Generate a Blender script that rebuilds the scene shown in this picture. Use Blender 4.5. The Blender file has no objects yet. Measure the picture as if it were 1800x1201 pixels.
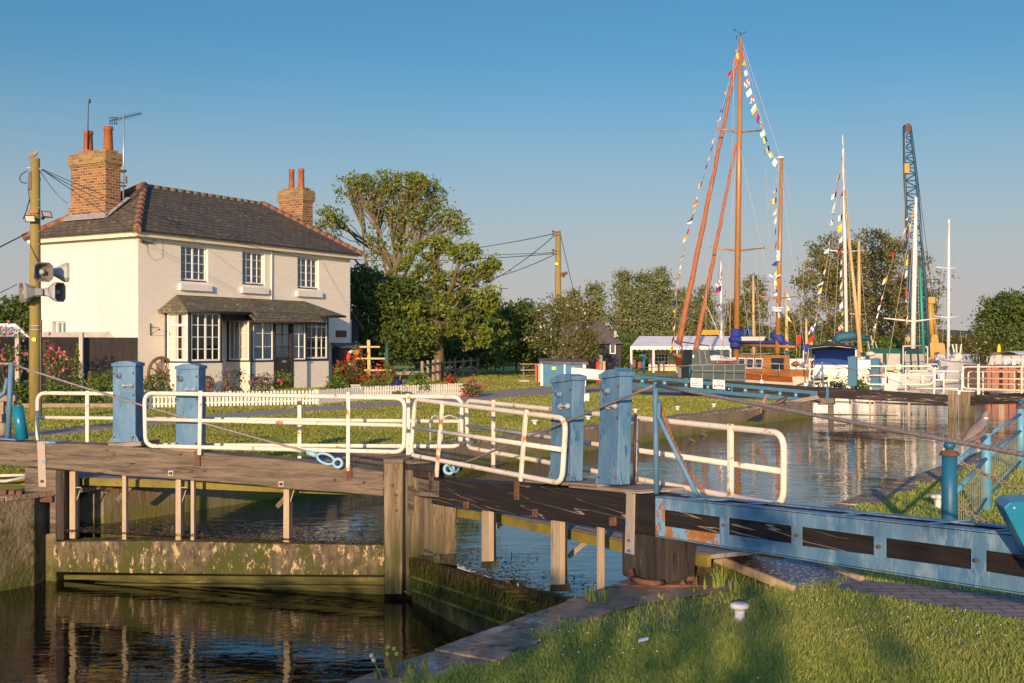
import bpy, math, random
import numpy as np
from mathutils import Vector, Matrix
random.seed(7); NR = np.random.default_rng(7)
SC = bpy.context.scene
COL = SC.collection
H = 1.65; F = 2000.0; HY = 608.0; CX = 900.0
def P(px, py, Y): return Vector(((px-CX)/F*Y, Y, H-(py-HY)/F*Y))
def W(px, py, z=0.0):
    Y = (H-z)*F/(py-HY); return Vector(((px-CX)/F*Y, Y, z))
def G(px, py): return W(px, py, 0.0)
AU = Vector((.555, .832, 0)); AV = Vector((.832, -.555, 0))
def UV(u, v, z=0.0): return AU*u+AV*v+Vector((0, 0, z))
class Plane:
    """vertical plane through p0 along d; pixel rays meet it, off pushes away from the camera"""
    def __init__(s, p0, p1):
        s.p0 = Vector((p0[0], p0[1], 0)); s.d = (Vector((p1[0], p1[1], 0))-s.p0).normalized()
        n = Vector((-s.d.y, s.d.x, 0)); s.n = n if n.y > 0 else -n
    def __call__(s, px, py, off=0.0):
        b = s.p0+s.n*off; k = (px-CX)/F
        # b.x+t dx = k (b.y + t dy)
        t = (k*b.y-b.x)/(s.d.x-k*s.d.y); q = b+s.d*t
        return Vector((q.x, q.y, H-(py-HY)/F*q.y))
# ---------------------------------------------------------------- materials
MATS = {}
def rgba(c): return (c[0], c[1], c[2], 1)
def M(name, c1, c2=None, scale=6, rough=.7, bump=0.0, bscale=None, metal=0, stretch=(1, 1, 1), c3=None, thr=.6, s3=2.0, soft=.06, coord='Object', rot=(0,0,0),
      zmask=None, spec=.4, trans=0.0, c4=None, thr4=.6, s4=5, crack=None):
    if name in MATS: return MATS[name]
    m = bpy.data.materials.new(name); m.use_nodes = True; MATS[name] = m
    nt = m.node_tree; N = nt.nodes; L = nt.links; b = N['Principled BSDF']
    b.inputs['Roughness'].default_value = rough; b.inputs['Metallic'].default_value = metal
    b.inputs['Specular IOR Level'].default_value = spec
    tc = N.new('ShaderNodeTexCoord'); mp = N.new('ShaderNodeMapping'); mp.inputs['Scale'].default_value = stretch; mp.inputs['Rotation'].default_value = rot
    L.new(tc.outputs[coord], mp.inputs[0])
    def noise(s, det=6, vec=mp.outputs[0], r=.6):
        n = N.new('ShaderNodeTexNoise'); n.inputs['Scale'].default_value = s; n.inputs['Detail'].default_value = det; n.inputs['Roughness'].default_value = r
        L.new(vec, n.inputs['Vector']); return n.outputs['Fac']
    def ramp(f, a, bb):
        r = N.new('ShaderNodeMapRange'); r.inputs[1].default_value = a; r.inputs[2].default_value = bb; L.new(f, r.inputs[0]); return r.outputs[0]
    def mix(f, a, bb):
        x = N.new('ShaderNodeMix'); x.data_type = 'RGBA'; L.new(f, x.inputs[0])
        for i, c in ((6, a), (7, bb)):
            if isinstance(c, tuple): x.inputs[i].default_value = rgba(c)
            else: L.new(c, x.inputs[i])
        return x.outputs[2]
    col = None
    if c2 is None: b.inputs['Base Color'].default_value = rgba(c1)
    else:
        col = mix(ramp(noise(scale), .35, .65), c1, c2)
    if c3 is not None:
        f = ramp(noise(s3, 8, r=.7), thr, thr+soft)
        if zmask:
            sx = N.new('ShaderNodeSeparateXYZ'); gm = N.new('ShaderNodeNewGeometry'); L.new(gm.outputs['Position'], sx.inputs[0])
            zz = ramp(sx.outputs[2], zmask[0], zmask[1]); ad = N.new('ShaderNodeMath'); ad.operation = 'ADD'; ad.use_clamp = True
            nn = noise(s3*1.7, 6)
            a2 = N.new('ShaderNodeMath'); a2.operation = 'MULTIPLY'; L.new(zz, a2.inputs[0]); L.new(ramp(nn, .3, .55), a2.inputs[1])
            L.new(f, ad.inputs[0]); L.new(a2.outputs[0], ad.inputs[1]); f = ad.outputs[0]
        col = mix(f, col if col is not None else c1, c3)
    if c4 is not None:
        col = mix(ramp(noise(s4, 8, r=.75), thr4, thr4+.04), col if col is not None else c1, c4)
    if crack:
        cc, cs, cw = crack; n = noise(cs, 3, r=.5); sb = N.new('ShaderNodeMath'); sb.operation = 'SUBTRACT'; sb.inputs[1].default_value = .5; L.new(n, sb.inputs[0]); ab = N.new('ShaderNodeMath'); ab.operation = 'ABSOLUTE'; L.new(sb.outputs[0], ab.inputs[0])
        ln = ramp(ab.outputs[0], cw, cw*.35); g = ramp(noise(cs*.6, 4), .48, .56); ml = N.new('ShaderNodeMath'); ml.operation = 'MULTIPLY'; L.new(ln, ml.inputs[0]); L.new(g, ml.inputs[1]); col = mix(ml.outputs[0], col if col is not None else c1, cc)
    if col is not None: L.new(col, b.inputs['Base Color'])
    if bump:
        bp = N.new('ShaderNodeBump'); bp.inputs['Strength'].default_value = 1; bp.inputs['Distance'].default_value = bump
        L.new(noise(bscale or scale*3, 8), bp.inputs['Height']); L.new(bp.outputs[0], b.inputs['Normal'])
    return m
def M_brick(name, c1, c2, mortar, sx, sy, ms=.012, off=.5, bump=.01, rough=.85, c3=None, thr=.6, s3=1.5, dark=None):
    m = bpy.data.materials.new(name); m.use_nodes = True; MATS[name] = m
    nt = m.node_tree; N = nt.nodes; L = nt.links; b = N['Principled BSDF']; b.inputs['Roughness'].default_value = rough; b.inputs['Specular IOR Level'].default_value = .3
    tc = N.new('ShaderNodeTexCoord'); br = N.new('ShaderNodeTexBrick'); br.offset = off
    # wobble
    nz = N.new('ShaderNodeTexNoise'); nz.inputs['Scale'].default_value = 3; L.new(tc.outputs['UV'], nz.inputs['Vector'])
    vm = N.new('ShaderNodeVectorMath'); vm.operation = 'SCALE'; vm.inputs[3].default_value = .02; L.new(nz.outputs['Color'], vm.inputs[0])
    va = N.new('ShaderNodeVectorMath'); L.new(tc.outputs['UV'], va.inputs[0]); L.new(vm.outputs[0], va.inputs[1])
    L.new(va.outputs[0], br.inputs['Vector'])
    br.inputs['Scale'].default_value = 1; br.inputs['Brick Width'].default_value = sx; br.inputs['Row Height'].default_value = sy; br.inputs['Mortar Size'].default_value = ms
    br.inputs['Mortar Smooth'].default_value = .3
    br.inputs['Color1'].default_value = rgba(c1); br.inputs['Color2'].default_value = rgba(c2); br.inputs['Mortar'].default_value = rgba(mortar)
    out = br.outputs['Color']
    n2 = N.new('ShaderNodeTexNoise'); n2.inputs['Scale'].default_value = s3; n2.inputs['Detail'].default_value = 8; n2.inputs['Roughness'].default_value = .7; L.new(tc.outputs['Object'], n2.inputs['Vector'])
    def mx(src, fac, c):
        x = N.new('ShaderNodeMix'); x.data_type = 'RGBA'; L.new(fac, x.inputs[0]); L.new(src, x.inputs[6]); x.inputs[7].default_value = rgba(c); return x.outputs[2]
    def rng(f, a, bb, to=1.0):
        r = N.new('ShaderNodeMapRange'); r.inputs[1].default_value = a; r.inputs[2].default_value = bb; r.inputs[4].default_value = to; L.new(f, r.inputs[0]); return r.outputs[0]
    if dark:
        n3 = N.new('ShaderNodeTexNoise'); n3.inputs['Scale'].default_value = .9; n3.inputs['Detail'].default_value = 5; L.new(tc.outputs['Object'], n3.inputs['Vector'])
        out = mx(out, rng(n3.outputs['Fac'], .4, .65, .5), dark)
    if c3: out = mx(out, rng(n2.outputs['Fac'], thr, thr+.08), c3)
    L.new(out, b.inputs['Base Color'])
    bp = N.new('ShaderNodeBump'); bp.inputs['Distance'].default_value = bump; bp.inputs['Strength'].default_value = 1
    ml = N.new('ShaderNodeMath'); ml.operation = 'MULTIPLY_ADD'; L.new(n2.outputs['Fac'], ml.inputs[0]); ml.inputs[1].default_value = .6
    iv = N.new('ShaderNodeMath'); iv.operation = 'SUBTRACT'; iv.inputs[0].default_value = 1; L.new(br.outputs['Fac'], iv.inputs[1])
    L.new(iv.outputs[0], ml.inputs[2]); L.new(ml.outputs[0], bp.inputs['Height']); L.new(bp.outputs[0], b.inputs['Normal'])
    return m
def M_leaf(name, c1, c2, trans=.35, c3=None):
    m = bpy.data.materials.new(name); m.use_nodes = True; MATS[name] = m
    nt = m.node_tree; N = nt.nodes; L = nt.links; b = N['Principled BSDF']; out = N['Material Output']
    at = N.new('ShaderNodeAttribute'); at.attribute_name = 'tone'
    cr = N.new('ShaderNodeValToRGB'); cr.color_ramp.elements[0].color = rgba(c1); cr.color_ramp.elements[1].color = rgba(c2)
    if c3: e = cr.color_ramp.elements.new(.93); e.color = rgba(c2); cr.color_ramp.elements[-1].color = rgba(c3)
    L.new(at.outputs['Fac'], cr.inputs[0]); L.new(cr.outputs[0], b.inputs['Base Color']); b.inputs['Roughness'].default_value = .55; b.inputs['Specular IOR Level'].default_value = .3
    tr = N.new('ShaderNodeBsdfTranslucent'); L.new(cr.outputs[0], tr.inputs[0])
    mx = N.new('ShaderNodeMixShader'); mx.inputs[0].default_value = trans; L.new(b.outputs[0], mx.inputs[1]); L.new(tr.outputs[0], mx.inputs[2]); L.new(mx.outputs[0], out.inputs[0])
    return m
# ---------------------------------------------------------------- mesh builder
class MB:
    def __init__(s): s.v = []; s.f = []; s.m = []; s.sm = []
    def add(s, vs, fs, mi=0, smooth=False):
        o = len(s.v); s.v += [tuple(v) for v in vs]; s.f += [tuple(i+o for i in f) for f in fs]; s.m += [mi]*len(fs); s.sm += [smooth]*len(fs); return s
    def prism(s, poly, ext, mi=0):
        """poly: list of Vectors (planar), ext: Vector extrusion"""
        n = len(poly); a = [Vector(p) for p in poly]; b = [p+ext for p in a]
        fs = [tuple(range(n)), tuple(range(2*n-1, n-1, -1))]+[(i, i+n, (i+1) % n+n, (i+1) % n) for i in range(n)]
        # orient
        nn = Vector((0, 0, 0))
        for i in range(n): nn += a[i].cross(a[(i+1) % n])
        if nn.dot(ext) > 0: fs = [f[::-1] for f in fs]
        return s.add(a+b, fs, mi)
    def box(s, c, sx, sy, sz, ax=None, mi=0):
        """centre, full sizes, ax = x axis direction (horizontal)"""
        c = Vector(c); X = Vector(ax).normalized() if ax is not None else Vector((1, 0, 0)); Z = Vector((0, 0, 1)); Yv = Z.cross(X)
        if abs(X.z) > 1e-4: Yv = Z.cross(X).normalized(); Z = X.cross(Yv)
        X = X*sx/2; Yv = Yv*sy/2; Z = Z*sz/2
        vs = [c+X*i+Yv*j+Z*k for k in (-1, 1) for j in (-1, 1) for i in (-1, 1)]
        return s.add(vs, [(0, 2, 3, 1), (4, 5, 7, 6), (0, 1, 5, 4), (2, 6, 7, 3), (0, 4, 6, 2), (1, 3, 7, 5)], mi)
    def bar(s, p0, p1, w, h, mi=0, up=(0, 0, 1)):
        p0 = Vector(p0); p1 = Vector(p1); X = (p1-p0).normalized(); U = Vector(up)
        if abs(X.dot(U)) > .98: U = Vector((0, 1, 0))
        Yv = U.cross(X).normalized(); Z = X.cross(Yv); Yv *= w/2; Z *= h/2
        vs = [b+Yv*j+Z*k for k in (-1, 1) for j in (-1, 1) for b in (p0, p1)]
        return s.add(vs, [(0, 2, 3, 1), (4, 5, 7, 6), (0, 1, 5, 4), (2, 6, 7, 3), (0, 4, 6, 2), (1, 3, 7, 5)], mi)
    def tube(s, pts, r, n=8, mi=0, cap=True, closed=False, flat=1.0):
        pts = [Vector(p) for p in pts]; m = len(pts); rs = r if isinstance(r, (list, tuple)) else [r]*m
        vs = []; prev = None
        for i, p in enumerate(pts):
            a = pts[(i-1) % m] if (i > 0 or closed) else p; b = pts[(i+1) % m] if (i < m-1 or closed) else p
            t = (b-a)
            t = t.normalized() if t.length > 1e-9 else Vector((0, 0, 1))
            if prev is None:
                u = t.cross(Vector((0, 0, 1)))
                if u.length < .05: u = t.cross(Vector((1, 0, 0)))
                u.normalize()
            else:
                u = prev-t*prev.dot(t)
                u = u.normalized() if u.length > 1e-6 else t.orthogonal().normalized()
            prev = u; w = t.cross(u)
            for k in range(n):
                an = 2*math.pi*k/n; vs.append(p+(u*math.cos(an)+w*math.sin(an)*flat)*rs[i])
        fs = []
        for i in range(m if closed else m-1):
            j = (i+1) % m
            for k in range(n): k2 = (k+1) % n; fs.append((i*n+k, i*n+k2, j*n+k2, j*n+k))
        s.add(vs, fs, mi, True)
        if cap and not closed:
            o = len(s.v)-len(vs); s.f += [tuple(o+k for k in range(n-1, -1, -1)), tuple(o+(m-1)*n+k for k in range(n))]; s.m += [mi]*2; s.sm += [False]*2
        return s
    def lathe(s, c, prof, n=16, axis=(0, 0, 1), mi=0):
        ax = Vector(axis).normalized(); c = Vector(c); u = ax.orthogonal().normalized(); w = ax.cross(u); m = len(prof)
        vs = [c+ax*z+(u*math.cos(2*math.pi*k/n)+w*math.sin(2*math.pi*k/n))*max(r, 1e-4) for r, z in prof for k in range(n)]
        fs = [(i*n+k, i*n+(k+1) % n, (i+1)*n+(k+1) % n, (i+1)*n+k) for i in range(m-1) for k in range(n)]
        fs += [tuple(range(n-1, -1, -1)), tuple((m-1)*n+k for k in range(n))]
        return s.add(vs, fs, mi, True)
    def torus(s, c, R, r, axis=(0, 0, 1), n=24, k=8, mi=0, a0=0, a1=2*math.pi, sc=1.0):
        ax = Vector(axis).normalized(); c = Vector(c); z = Vector((0, 0, 1)); u = z.cross(ax) if abs(ax.z) < .95 else Vector((1, 0, 0)); u.normalize(); w = ax.cross(u)
        full = abs(a1-a0-2*math.pi) < 1e-6
        pts = [c+(u*math.cos(a0+(a1-a0)*i/n)+w*math.sin(a0+(a1-a0)*i/n)*sc)*R for i in range(n if full else n+1)]
        return s.tube(pts, r, k, mi, closed=full)
    def blob(s, c, r, n=10, mi=0, jit=0.0):
        c = Vector(c); r = r if isinstance(r, (tuple, list)) else (r, r, r); vs = []; h = n//2
        for i in range(h+1):
            ph = math.pi*i/h
            for k in range(n):
                th = 2*math.pi*k/n; j = 1+random.uniform(-jit, jit)
                vs.append(c+Vector((r[0]*math.sin(ph)*math.cos(th)*j, r[1]*math.sin(ph)*math.sin(th)*j, r[2]*math.cos(ph)*j)))
        fs = [(i*n+k, (i+1)*n+k, (i+1)*n+(k+1) % n, i*n+(k+1) % n) for i in range(h) for k in range(n)]
        return s.add(vs, fs, mi, True)
    def build(s, name, mats, parent=None, org=None, bevel=0, seg=2, smooth=None):
        """vertices are in world space; org = world place of the thing's base"""
        o3 = Vector(org) if org is not None else (Vector(parent['org_']) if parent is not None and 'org_' in parent else Vector((0, 0, 0)))
        me = bpy.data.meshes.new(name); A = np.array(s.v, dtype=np.float64)-np.array(o3)
        me.from_pydata([tuple(x) for x in A], [], s.f)
        mats = mats if isinstance(mats, (list, tuple)) else [mats]
        for m in mats: me.materials.append(MATS[m] if isinstance(m, str) else m)
        me.polygons.foreach_set('material_index', s.m); me.polygons.foreach_set('use_smooth', s.sm if smooth is None else [smooth]*len(s.f))
        uv = me.uv_layers.new(name='UVMap'); data = np.zeros((len(me.loops), 2)); Zv = Vector((0, 0, 1))
        for p in me.polygons:
            n = p.normal
            u = Zv.cross(n)
            u = u.normalized() if u.length > .15 else Vector((1, 0, 0))
            if u.x < 0 or (abs(u.x) < 1e-6 and u.y < 0): u = -u
            v = n.cross(u)
            if v.z < 0: v = -v
            for li in p.loop_indices:
                co = Vector(s.v[me.loops[li].vertex_index]); data[li] = (co.dot(u), co.dot(v))
        uv.data.foreach_set('uv', data.ravel()); me.update()
        ob = bpy.data.objects.new(name, me); COL.objects.link(ob)
        if parent is not None: ob.parent = parent
        elif org is not None: ob.location = o3
        ob['org_'] = tuple(o3)
        if bevel:
            bm = ob.modifiers.new('bevel', 'BEVEL'); bm.width = bevel; bm.segments = seg; bm.limit_method = 'ANGLE'
        return ob
def tag(o, label, cat=None, group=None, kind=None):
    if label: o['label'] = label
    if cat: o['category'] = cat
    if group: o['group'] = group
    if kind: o['kind'] = kind
    return o
def thing(name, loc, label, cat, group=None):
    o = bpy.data.objects.new(name, None); COL.objects.link(o); o.location = loc; o['org_'] = tuple(loc); o.empty_display_size = .2
    return tag(o, label, cat, group)
def copy_tree(o, loc, rz=0, label=None, parent=None, scale=None):
    c = o.copy(); COL.objects.link(c)
    if parent is None:
        c.location = loc; c.rotation_euler = (0, 0, rz)
        if scale: c.scale = (scale,)*3
        if label: c['label'] = label
    else: c.parent = parent
    for ch in [x for x in CH.get(o.name, [])]: copy_tree(ch, None, parent=c)
    return c
CH = {}
def index_children(o):
    kids = [x for x in COL.objects if x.parent == o]; CH[o.name] = kids
    for k in kids: index_children(k)
def np_mesh(name, V, Fc, mat, parent=None, org=None, tone=None, quads=True):
    """V (n,3) world, Fc (m,k) indices"""
    o3 = np.array(org if org is not None else (parent['org_'] if parent is not None else (0, 0, 0)))
    me = bpy.data.meshes.new(name); n = len(V); m, k = Fc.shape
    me.vertices.add(n); me.vertices.foreach_set('co', (V-o3).astype(np.float32).ravel())
    me.loops.add(m*k); me.loops.foreach_set('vertex_index', Fc.astype(np.int32).ravel())
    me.polygons.add(m); me.polygons.foreach_set('loop_start', np.arange(0, m*k, k, dtype=np.int32))
    try: me.polygons.foreach_set('loop_total', np.full(m, k, dtype=np.int32))
    except Exception: pass
    me.update(calc_edges=True)
    if tone is not None:
        a = me.attributes.new('tone', 'FLOAT', 'FACE'); a.data.foreach_set('value', tone.astype(np.float32))
    me.materials.append(MATS[mat] if isinstance(mat, str) else mat)
    ob = bpy.data.objects.new(name, me); COL.objects.link(ob)
    if parent is not None: ob.parent = parent
    elif org is not None: ob.location = Vector(o3)
    ob['org_'] = tuple(float(x) for x in o3)
    return ob
def leaf_arrays(C, size, tone, up=.3, asp=.5):
    """C (n,3) centres -> diamond leaves"""
    n = len(C); d = NR.normal(size=(n, 3)); d[:, 2] -= .25; d /= np.linalg.norm(d, axis=1)[:, None]
    nn = NR.normal(size=(n, 3)); nn[:, 2] += up; w = np.cross(nn, d); w /= (np.linalg.norm(w, axis=1)[:, None]+1e-9)
    sz = size*NR.uniform(.6, 1.3, size=(n, 1))
    a = C-d*sz*.5; b = C+w*sz*asp*.5; c = C+d*sz*.5; e = C-w*sz*asp*.5
    V = np.stack([a, b, c, e], 1).reshape(-1, 3); Fc = np.arange(4*n).reshape(n, 4)
    return V, Fc, tone
def clump_points(blobs, per=45, sig=.3, dens=1.0, shell=.55):
    Cs = []; T = []; centres = []
    for (c, r, k) in blobs:
        c = np.array(c); r = np.array(r if hasattr(r, '__len__') else (r, r, r)); k = int(k*dens)
        d = NR.normal(size=(k, 3)); d /= np.linalg.norm(d, axis=1)[:, None]
        rad = NR.uniform(shell, 1.0, size=(k, 1))**.6*NR.uniform(.85, 1.12, size=(k, 1))
        cc = c+d*r*rad
        centres += [tuple(x) for x in cc]
        tt = np.clip(.5+NR.normal(size=k)*.2, 0, 1)
        pts = np.repeat(cc, per, 0)+NR.normal(size=(k*per, 3))*np.repeat(NR.uniform(.55, 1.35, (k, 1)), per, 0)*sig*np.array([1, 1, .6])
        Cs.append(pts); T.append(np.clip(np.repeat(tt, per)+NR.normal(size=k*per)*.15, 0, 1))
    return np.concatenate(Cs), np.concatenate(T), centres
def tree(name, base, label, cat, blobs, leafmat, leaf=.2, per=45, sig=.35, trunk_r=.2, fork=.3, limbs=None, group=None, bark='bark', twigs=.3, shell=.55, dens=1.0, asp=.5, zmin=.05, limb=1.0):
    base = Vector(base); t = thing(name, base, label, cat, group)
    Cp, T, cen = clump_points(blobs, per, sig, dens, shell)
    k = Cp[:, 2] > base.z+zmin; Cp = Cp[k]; T = T[k]
    V, Fc, T = leaf_arrays(Cp, leaf, T, asp=asp)
    np_mesh('crown', V, Fc, leafmat, parent=t, tone=T)
    b = MB(); top = max(blobs, key=lambda x: x[0][2]); topc = Vector(top[0])
    fk = base+(topc-base)*fork; fk.x += random.uniform(-.1, .1)
    fe = base.lerp(fk, 1.4)+Vector((random.uniform(-.2, .2), random.uniform(-.2, .2), 0)); b.tube([base-Vector((0, 0, .1)), base+Vector((0, 0, .15)), base.lerp(fk, .5)+Vector((random.uniform(-.1, .1), 0, 0)), fk, fe], [trunk_r*1.3, trunk_r*1.05, trunk_r*.9, trunk_r*.75, trunk_r*.3], 10); fk0 = fk
    for (c, r, kk) in blobs:
        c = Vector(c); sh = random.uniform(.72, 1.3); fk = base.lerp(fk0, sh) if sh < 1 else fk0.lerp(fe, (sh-1)/.4); dl = (c-fk).length; mid = fk.lerp(c, .5)+Vector((random.uniform(-.09, .09)*dl, random.uniform(-.09, .09)*dl, random.uniform(-.10, .02)*dl))
        rr = trunk_r*random.uniform(.3, .5)*limb
        b.tube([fk, fk.lerp(mid, .5)+Vector((random.uniform(-.04, .04)*dl, 0, -.02*dl)), mid, mid.lerp(c, .5)+Vector((random.uniform(-.04, .04)*dl, 0, .03*dl)), c], [rr, rr*.85, rr*.65, rr*.5, rr*.25], 7)
        near = [Vector(x) for x in cen if (Vector(x)-c).length < max(r if hasattr(r, '__len__') else (r,))*1.1]
        random.shuffle(near)
        for q in near[:int(len(near)*twigs)]:
            st = mid.lerp(c, random.random()); md = st.lerp(q, .5)+Vector([random.uniform(-.15, .15) for _ in range(3)])
            b.tube([st, md, q], [rr*.3, rr*.2, .012], 4, cap=False)
    b.build('trunk', bark, t)
    return t
def bush(name, c, r, label, cat='plant', leafmat='leaf_mid', leaf=.09, n=40, per=30, sig=.1, group=None, flowers=None, stems=True, shell=.3):
    c = Vector(c); r = r if isinstance(r, tuple) else (r, r, r)
    base = Vector((c.x, c.y, 0)); t = thing(name, base, label, cat, group)
    Cp, T, cen = clump_points([((c.x, c.y, c.z), r, n)], per, sig, shell=shell)
    k = Cp[:, 2] > .01; V, Fc, T = leaf_arrays(Cp[k], leaf, T[k])
    np_mesh('foliage', V, Fc, leafmat, parent=t, tone=T)
    if flowers:
        for fm, fs, fn, fname in flowers:
            random.shuffle(cen); q = np.array(cen)[NR.integers(0, len(cen), fn)]+NR.normal(size=(fn, 3))*sig*1.2
            q += (q-np.array(c))*.12; q[:, 1] -= .05; q[:, 2] = np.maximum(q[:, 2], .05)
            V, Fc, T = leaf_arrays(np.repeat(q, 5, 0)+NR.normal(size=(fn*5, 3))*fs*.3, fs, NR.uniform(0, 1, fn*5), asp=.9)
            np_mesh(fname, V, Fc, fm, parent=t, tone=T)
    if stems:
        b = MB()
        for _ in range(7):
            q = Vector(random.choice(cen)); b.tube([base+Vector((random.uniform(-.1, .1), 0, -.02)), base.lerp(q, .5)+Vector((random.uniform(-.05, .05), 0, 0)), q], [.012, .01, .005], 5)
        b.build('stem', 'stem', t)
    return t
def in_poly(x, y, poly):
    r = np.zeros(len(x), bool); n = len(poly)
    for i in range(n):
        x1, y1 = poly[i][0], poly[i][1]; x2, y2 = poly[(i+1) % n][0], poly[(i+1) % n][1]
        c = ((y1 > y) != (y2 > y)) & (x < (x2-x1)*(y-y1)/(y2-y1+1e-12)+x1); r ^= c
    return r
# ---------------------------------------------------------------- materials used
M('bark', (.16,.12,.06), (.09,.07,.04), 8, .9, .02, stretch=(1,1,.3))
M('bark_pale', (.22,.17,.09), (.11,.085,.045), 8, .9, .02, stretch=(1,1,.3))
M('stem', (.12,.14,.04), (.08,.09,.03), 8, .8)
M_leaf('leaf_oak', (.09,.14,.022), (.32,.35,.05), .4)
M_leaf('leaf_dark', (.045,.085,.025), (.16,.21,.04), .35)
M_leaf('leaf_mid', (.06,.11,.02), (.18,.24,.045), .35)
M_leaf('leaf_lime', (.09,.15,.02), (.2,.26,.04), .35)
M_leaf('leaf_willow', (.10,.11,.035), (.30,.26,.085), .35)
M_leaf('leaf_poplar', (.12,.15,.06), (.32,.33,.14), .35)
M_leaf('leaf_elder', (.06,.08,.02), (.19,.18,.05), .3, (.6,.55,.35))
M_leaf('reeds', (.16,.13,.05), (.34,.27,.12), .3)
M_leaf('grass_blade', (.27,.36,.07), (.68,.68,.17), .45, (.5,.42,.2))
M_leaf('grass_far', (.24,.28,.045), (.52,.48,.10), .45, (.5,.44,.16))
M_leaf('petal_pink', (.6,.12,.16), (.75,.3,.25), .3)
M_leaf('petal_magenta', (.6,.03,.12), (.75,.1,.25), .3)
M_leaf('petal_red', (.5,.02,.01), (.65,.08,.02), .3)
M_leaf('petal_white', (.7,.68,.55), (.8,.8,.7), .3)
M_leaf('petal_purple', (.3,.12,.4), (.5,.3,.5), .3)
M_leaf('petal_orange', (.7,.2,.01), (.8,.4,.02), .3)
M_leaf('petal_yellow', (.7,.5,.02), (.8,.65,.05), .3)
M_leaf('weed_brown', (.03,.025,.01), (.11,.08,.03), .15)
M_leaf('moss_leaf', (.03,.05,.01), (.09,.12,.015), .15)
M('turf', (.29,.30,.05), (.42,.39,.08), 3.5, .95, .05, 40, c3=(.17,.15,.06), thr=.62, s3=.8, soft=.15)
M('turf_near', (.17,.20,.05), (.28,.27,.09), 30, .95, .02, 90)
M('tarmac', (.33,.255,.205), (.42,.33,.265), 9, .95, .004, 120, c3=(.26,.20,.165), thr=.58, s3=.9, soft=.2)
M_brick('paving', (.20,.165,.15), (.28,.23,.20), (.12,.10,.08), .21, .1, .008, bump=.006, c3=(.12,.11,.08), s3=2)
M('coping', (.19,.125,.08), (.40,.28,.185), 9, .92, .02, 30, c3=(.50,.42,.31), thr=.57, s3=3.2, c4=(.06,.05,.035), thr4=.56, s4=4, crack=((.03,.025,.02), 3, .008))
M('mud', (.19,.125,.08), (.34,.245,.165), 6, .95, .02, 30, c3=(.3,.24,.16), thr=.6, s3=4)
M('lockstone', (.15,.115,.065), (.28,.22,.13), 5, .9, .03, 22, c3=(.075,.085,.012), thr=.50, s3=1.6, zmask=(-.25,-1.0), c4=(.09,.07,.04), thr4=.6, s4=2.4)
M('chamberwall', (.17,.13,.08), (.27,.21,.13), 2, .9, .02, 12, c3=(.14,.15,.018), thr=.66, s3=1.1, zmask=(-.22,-.36), stretch=(1,1,.35), c4=(.36,.29,.18), thr4=.66, s4=2)
M('cill', (.05,.038,.022), (.17,.13,.075), 16, .9, .025, 26, stretch=(1,1,.5), c3=(.06,.065,.012), thr=.53, s3=2.5, zmask=(-.60,-.86), c4=(.46,.34,.18), thr4=.56, s4=13)
M('mossboard', (.045,.045,.010), (.10,.095,.02), 4, .85, .01, 30, stretch=(.4,.4,1), c3=(.2,.15,.08), thr=.62, s3=4)
M('timber', (.12,.092,.065), (.24,.185,.13), 7, .85, .016, 36, stretch=(.3,.3,4), c3=(.085,.065,.055), thr=.54, s3=1.3, soft=.05, c4=(.06,.045,.035), thr4=.60, s4=9, crack=((.03,.022,.018), 2.6, .010))
M('timber_dark', (.011,.009,.009), (.028,.02,.017), 6, .75, .012, 30, stretch=(.2,.2,4.5), c4=(.12,.085,.06), thr4=.64, s4=6, crack=((.42,.32,.22), 2.2, .011))
M('timber_v', (.14,.105,.06), (.28,.215,.135), 5, .85, .012, 24, stretch=(3,3,.3), c3=(.05,.055,.012), thr=.62, s3=2, zmask=(.0,-.55), c4=(.10,.07,.045), thr4=.57, s4=4, crack=((.05,.035,.025), 3, .012))
M('timber_vd', (.018,.015,.013), (.055,.042,.034), 5, .85, .012, 24, stretch=(3,3,.3), c4=(.20,.155,.11), thr4=.60, s4=4, crack=((.01,.008,.007), 3, .014))
M('timber_wet', (.02,.022,.012), (.055,.055,.02), 5, .55, .012, 24, stretch=(2,2,.4))
M('rod', (.36,.27,.17), (.46,.36,.24), 9, .8, .004, 40, stretch=(3,3,.3), c4=(.2,.15,.09), thr4=.6, s4=5)
M('plank', (.22,.19,.17), (.33,.28,.24), 6, .85, .006, 30, stretch=(3,3,1))
M('yellow_edge', (.26,.20,.035), (.14,.13,.03), 4, .8, .004, 30, c3=(.10,.09,.03), thr=.6, s3=3)
M('blue_box', (.06,.155,.27), (.13,.24,.35), 5, .55, .004, 60, c3=(.03,.12,.21), thr=.58, s3=9, soft=.03, c4=(.26,.15,.08), thr4=.635, s4=11, stretch=(1.6,1.6,.6))
M('blue_bright', (.02,.26,.55), (.03,.30,.60), 3, .4, .002, 50, c4=(.2,.1,.05), thr4=.72, s4=7)
M('teal', (.010,.095,.165), (.016,.12,.21), 3, .45, .001, 40)
M('teal_near', (.008,.16,.26), (.012,.19,.31), 3, .3)
M('teal_post', (.30,.21,.11), (.10,.22,.24), 12, .45, .002, 40, c3=(.20,.36,.42), thr=.60, s3=5, c4=(.16,.09,.06), thr4=.70, s4=9)
M('teal_pale', (.07,.26,.40), (.16,.36,.48), 5, .45, .002, 40, c4=(.22,.12,.07), thr4=.68, s4=9)
M('beam_blue', (.06,.165,.29), (.15,.27,.37), 4, .5, .003, 50, c3=(.27,.37,.43), thr=.50, s3=7, soft=.16, stretch=(1,1,.4), c4=(.30,.14,.06), thr4=.62, s4=9)
M('beam_rust', (.40,.17,.05), (.28,.10,.035), 9, .8, .003, 50, c3=(.17,.36,.52), thr=.5, s3=6, soft=.03, c4=(.5,.36,.24), thr4=.6, s4=9)
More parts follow.
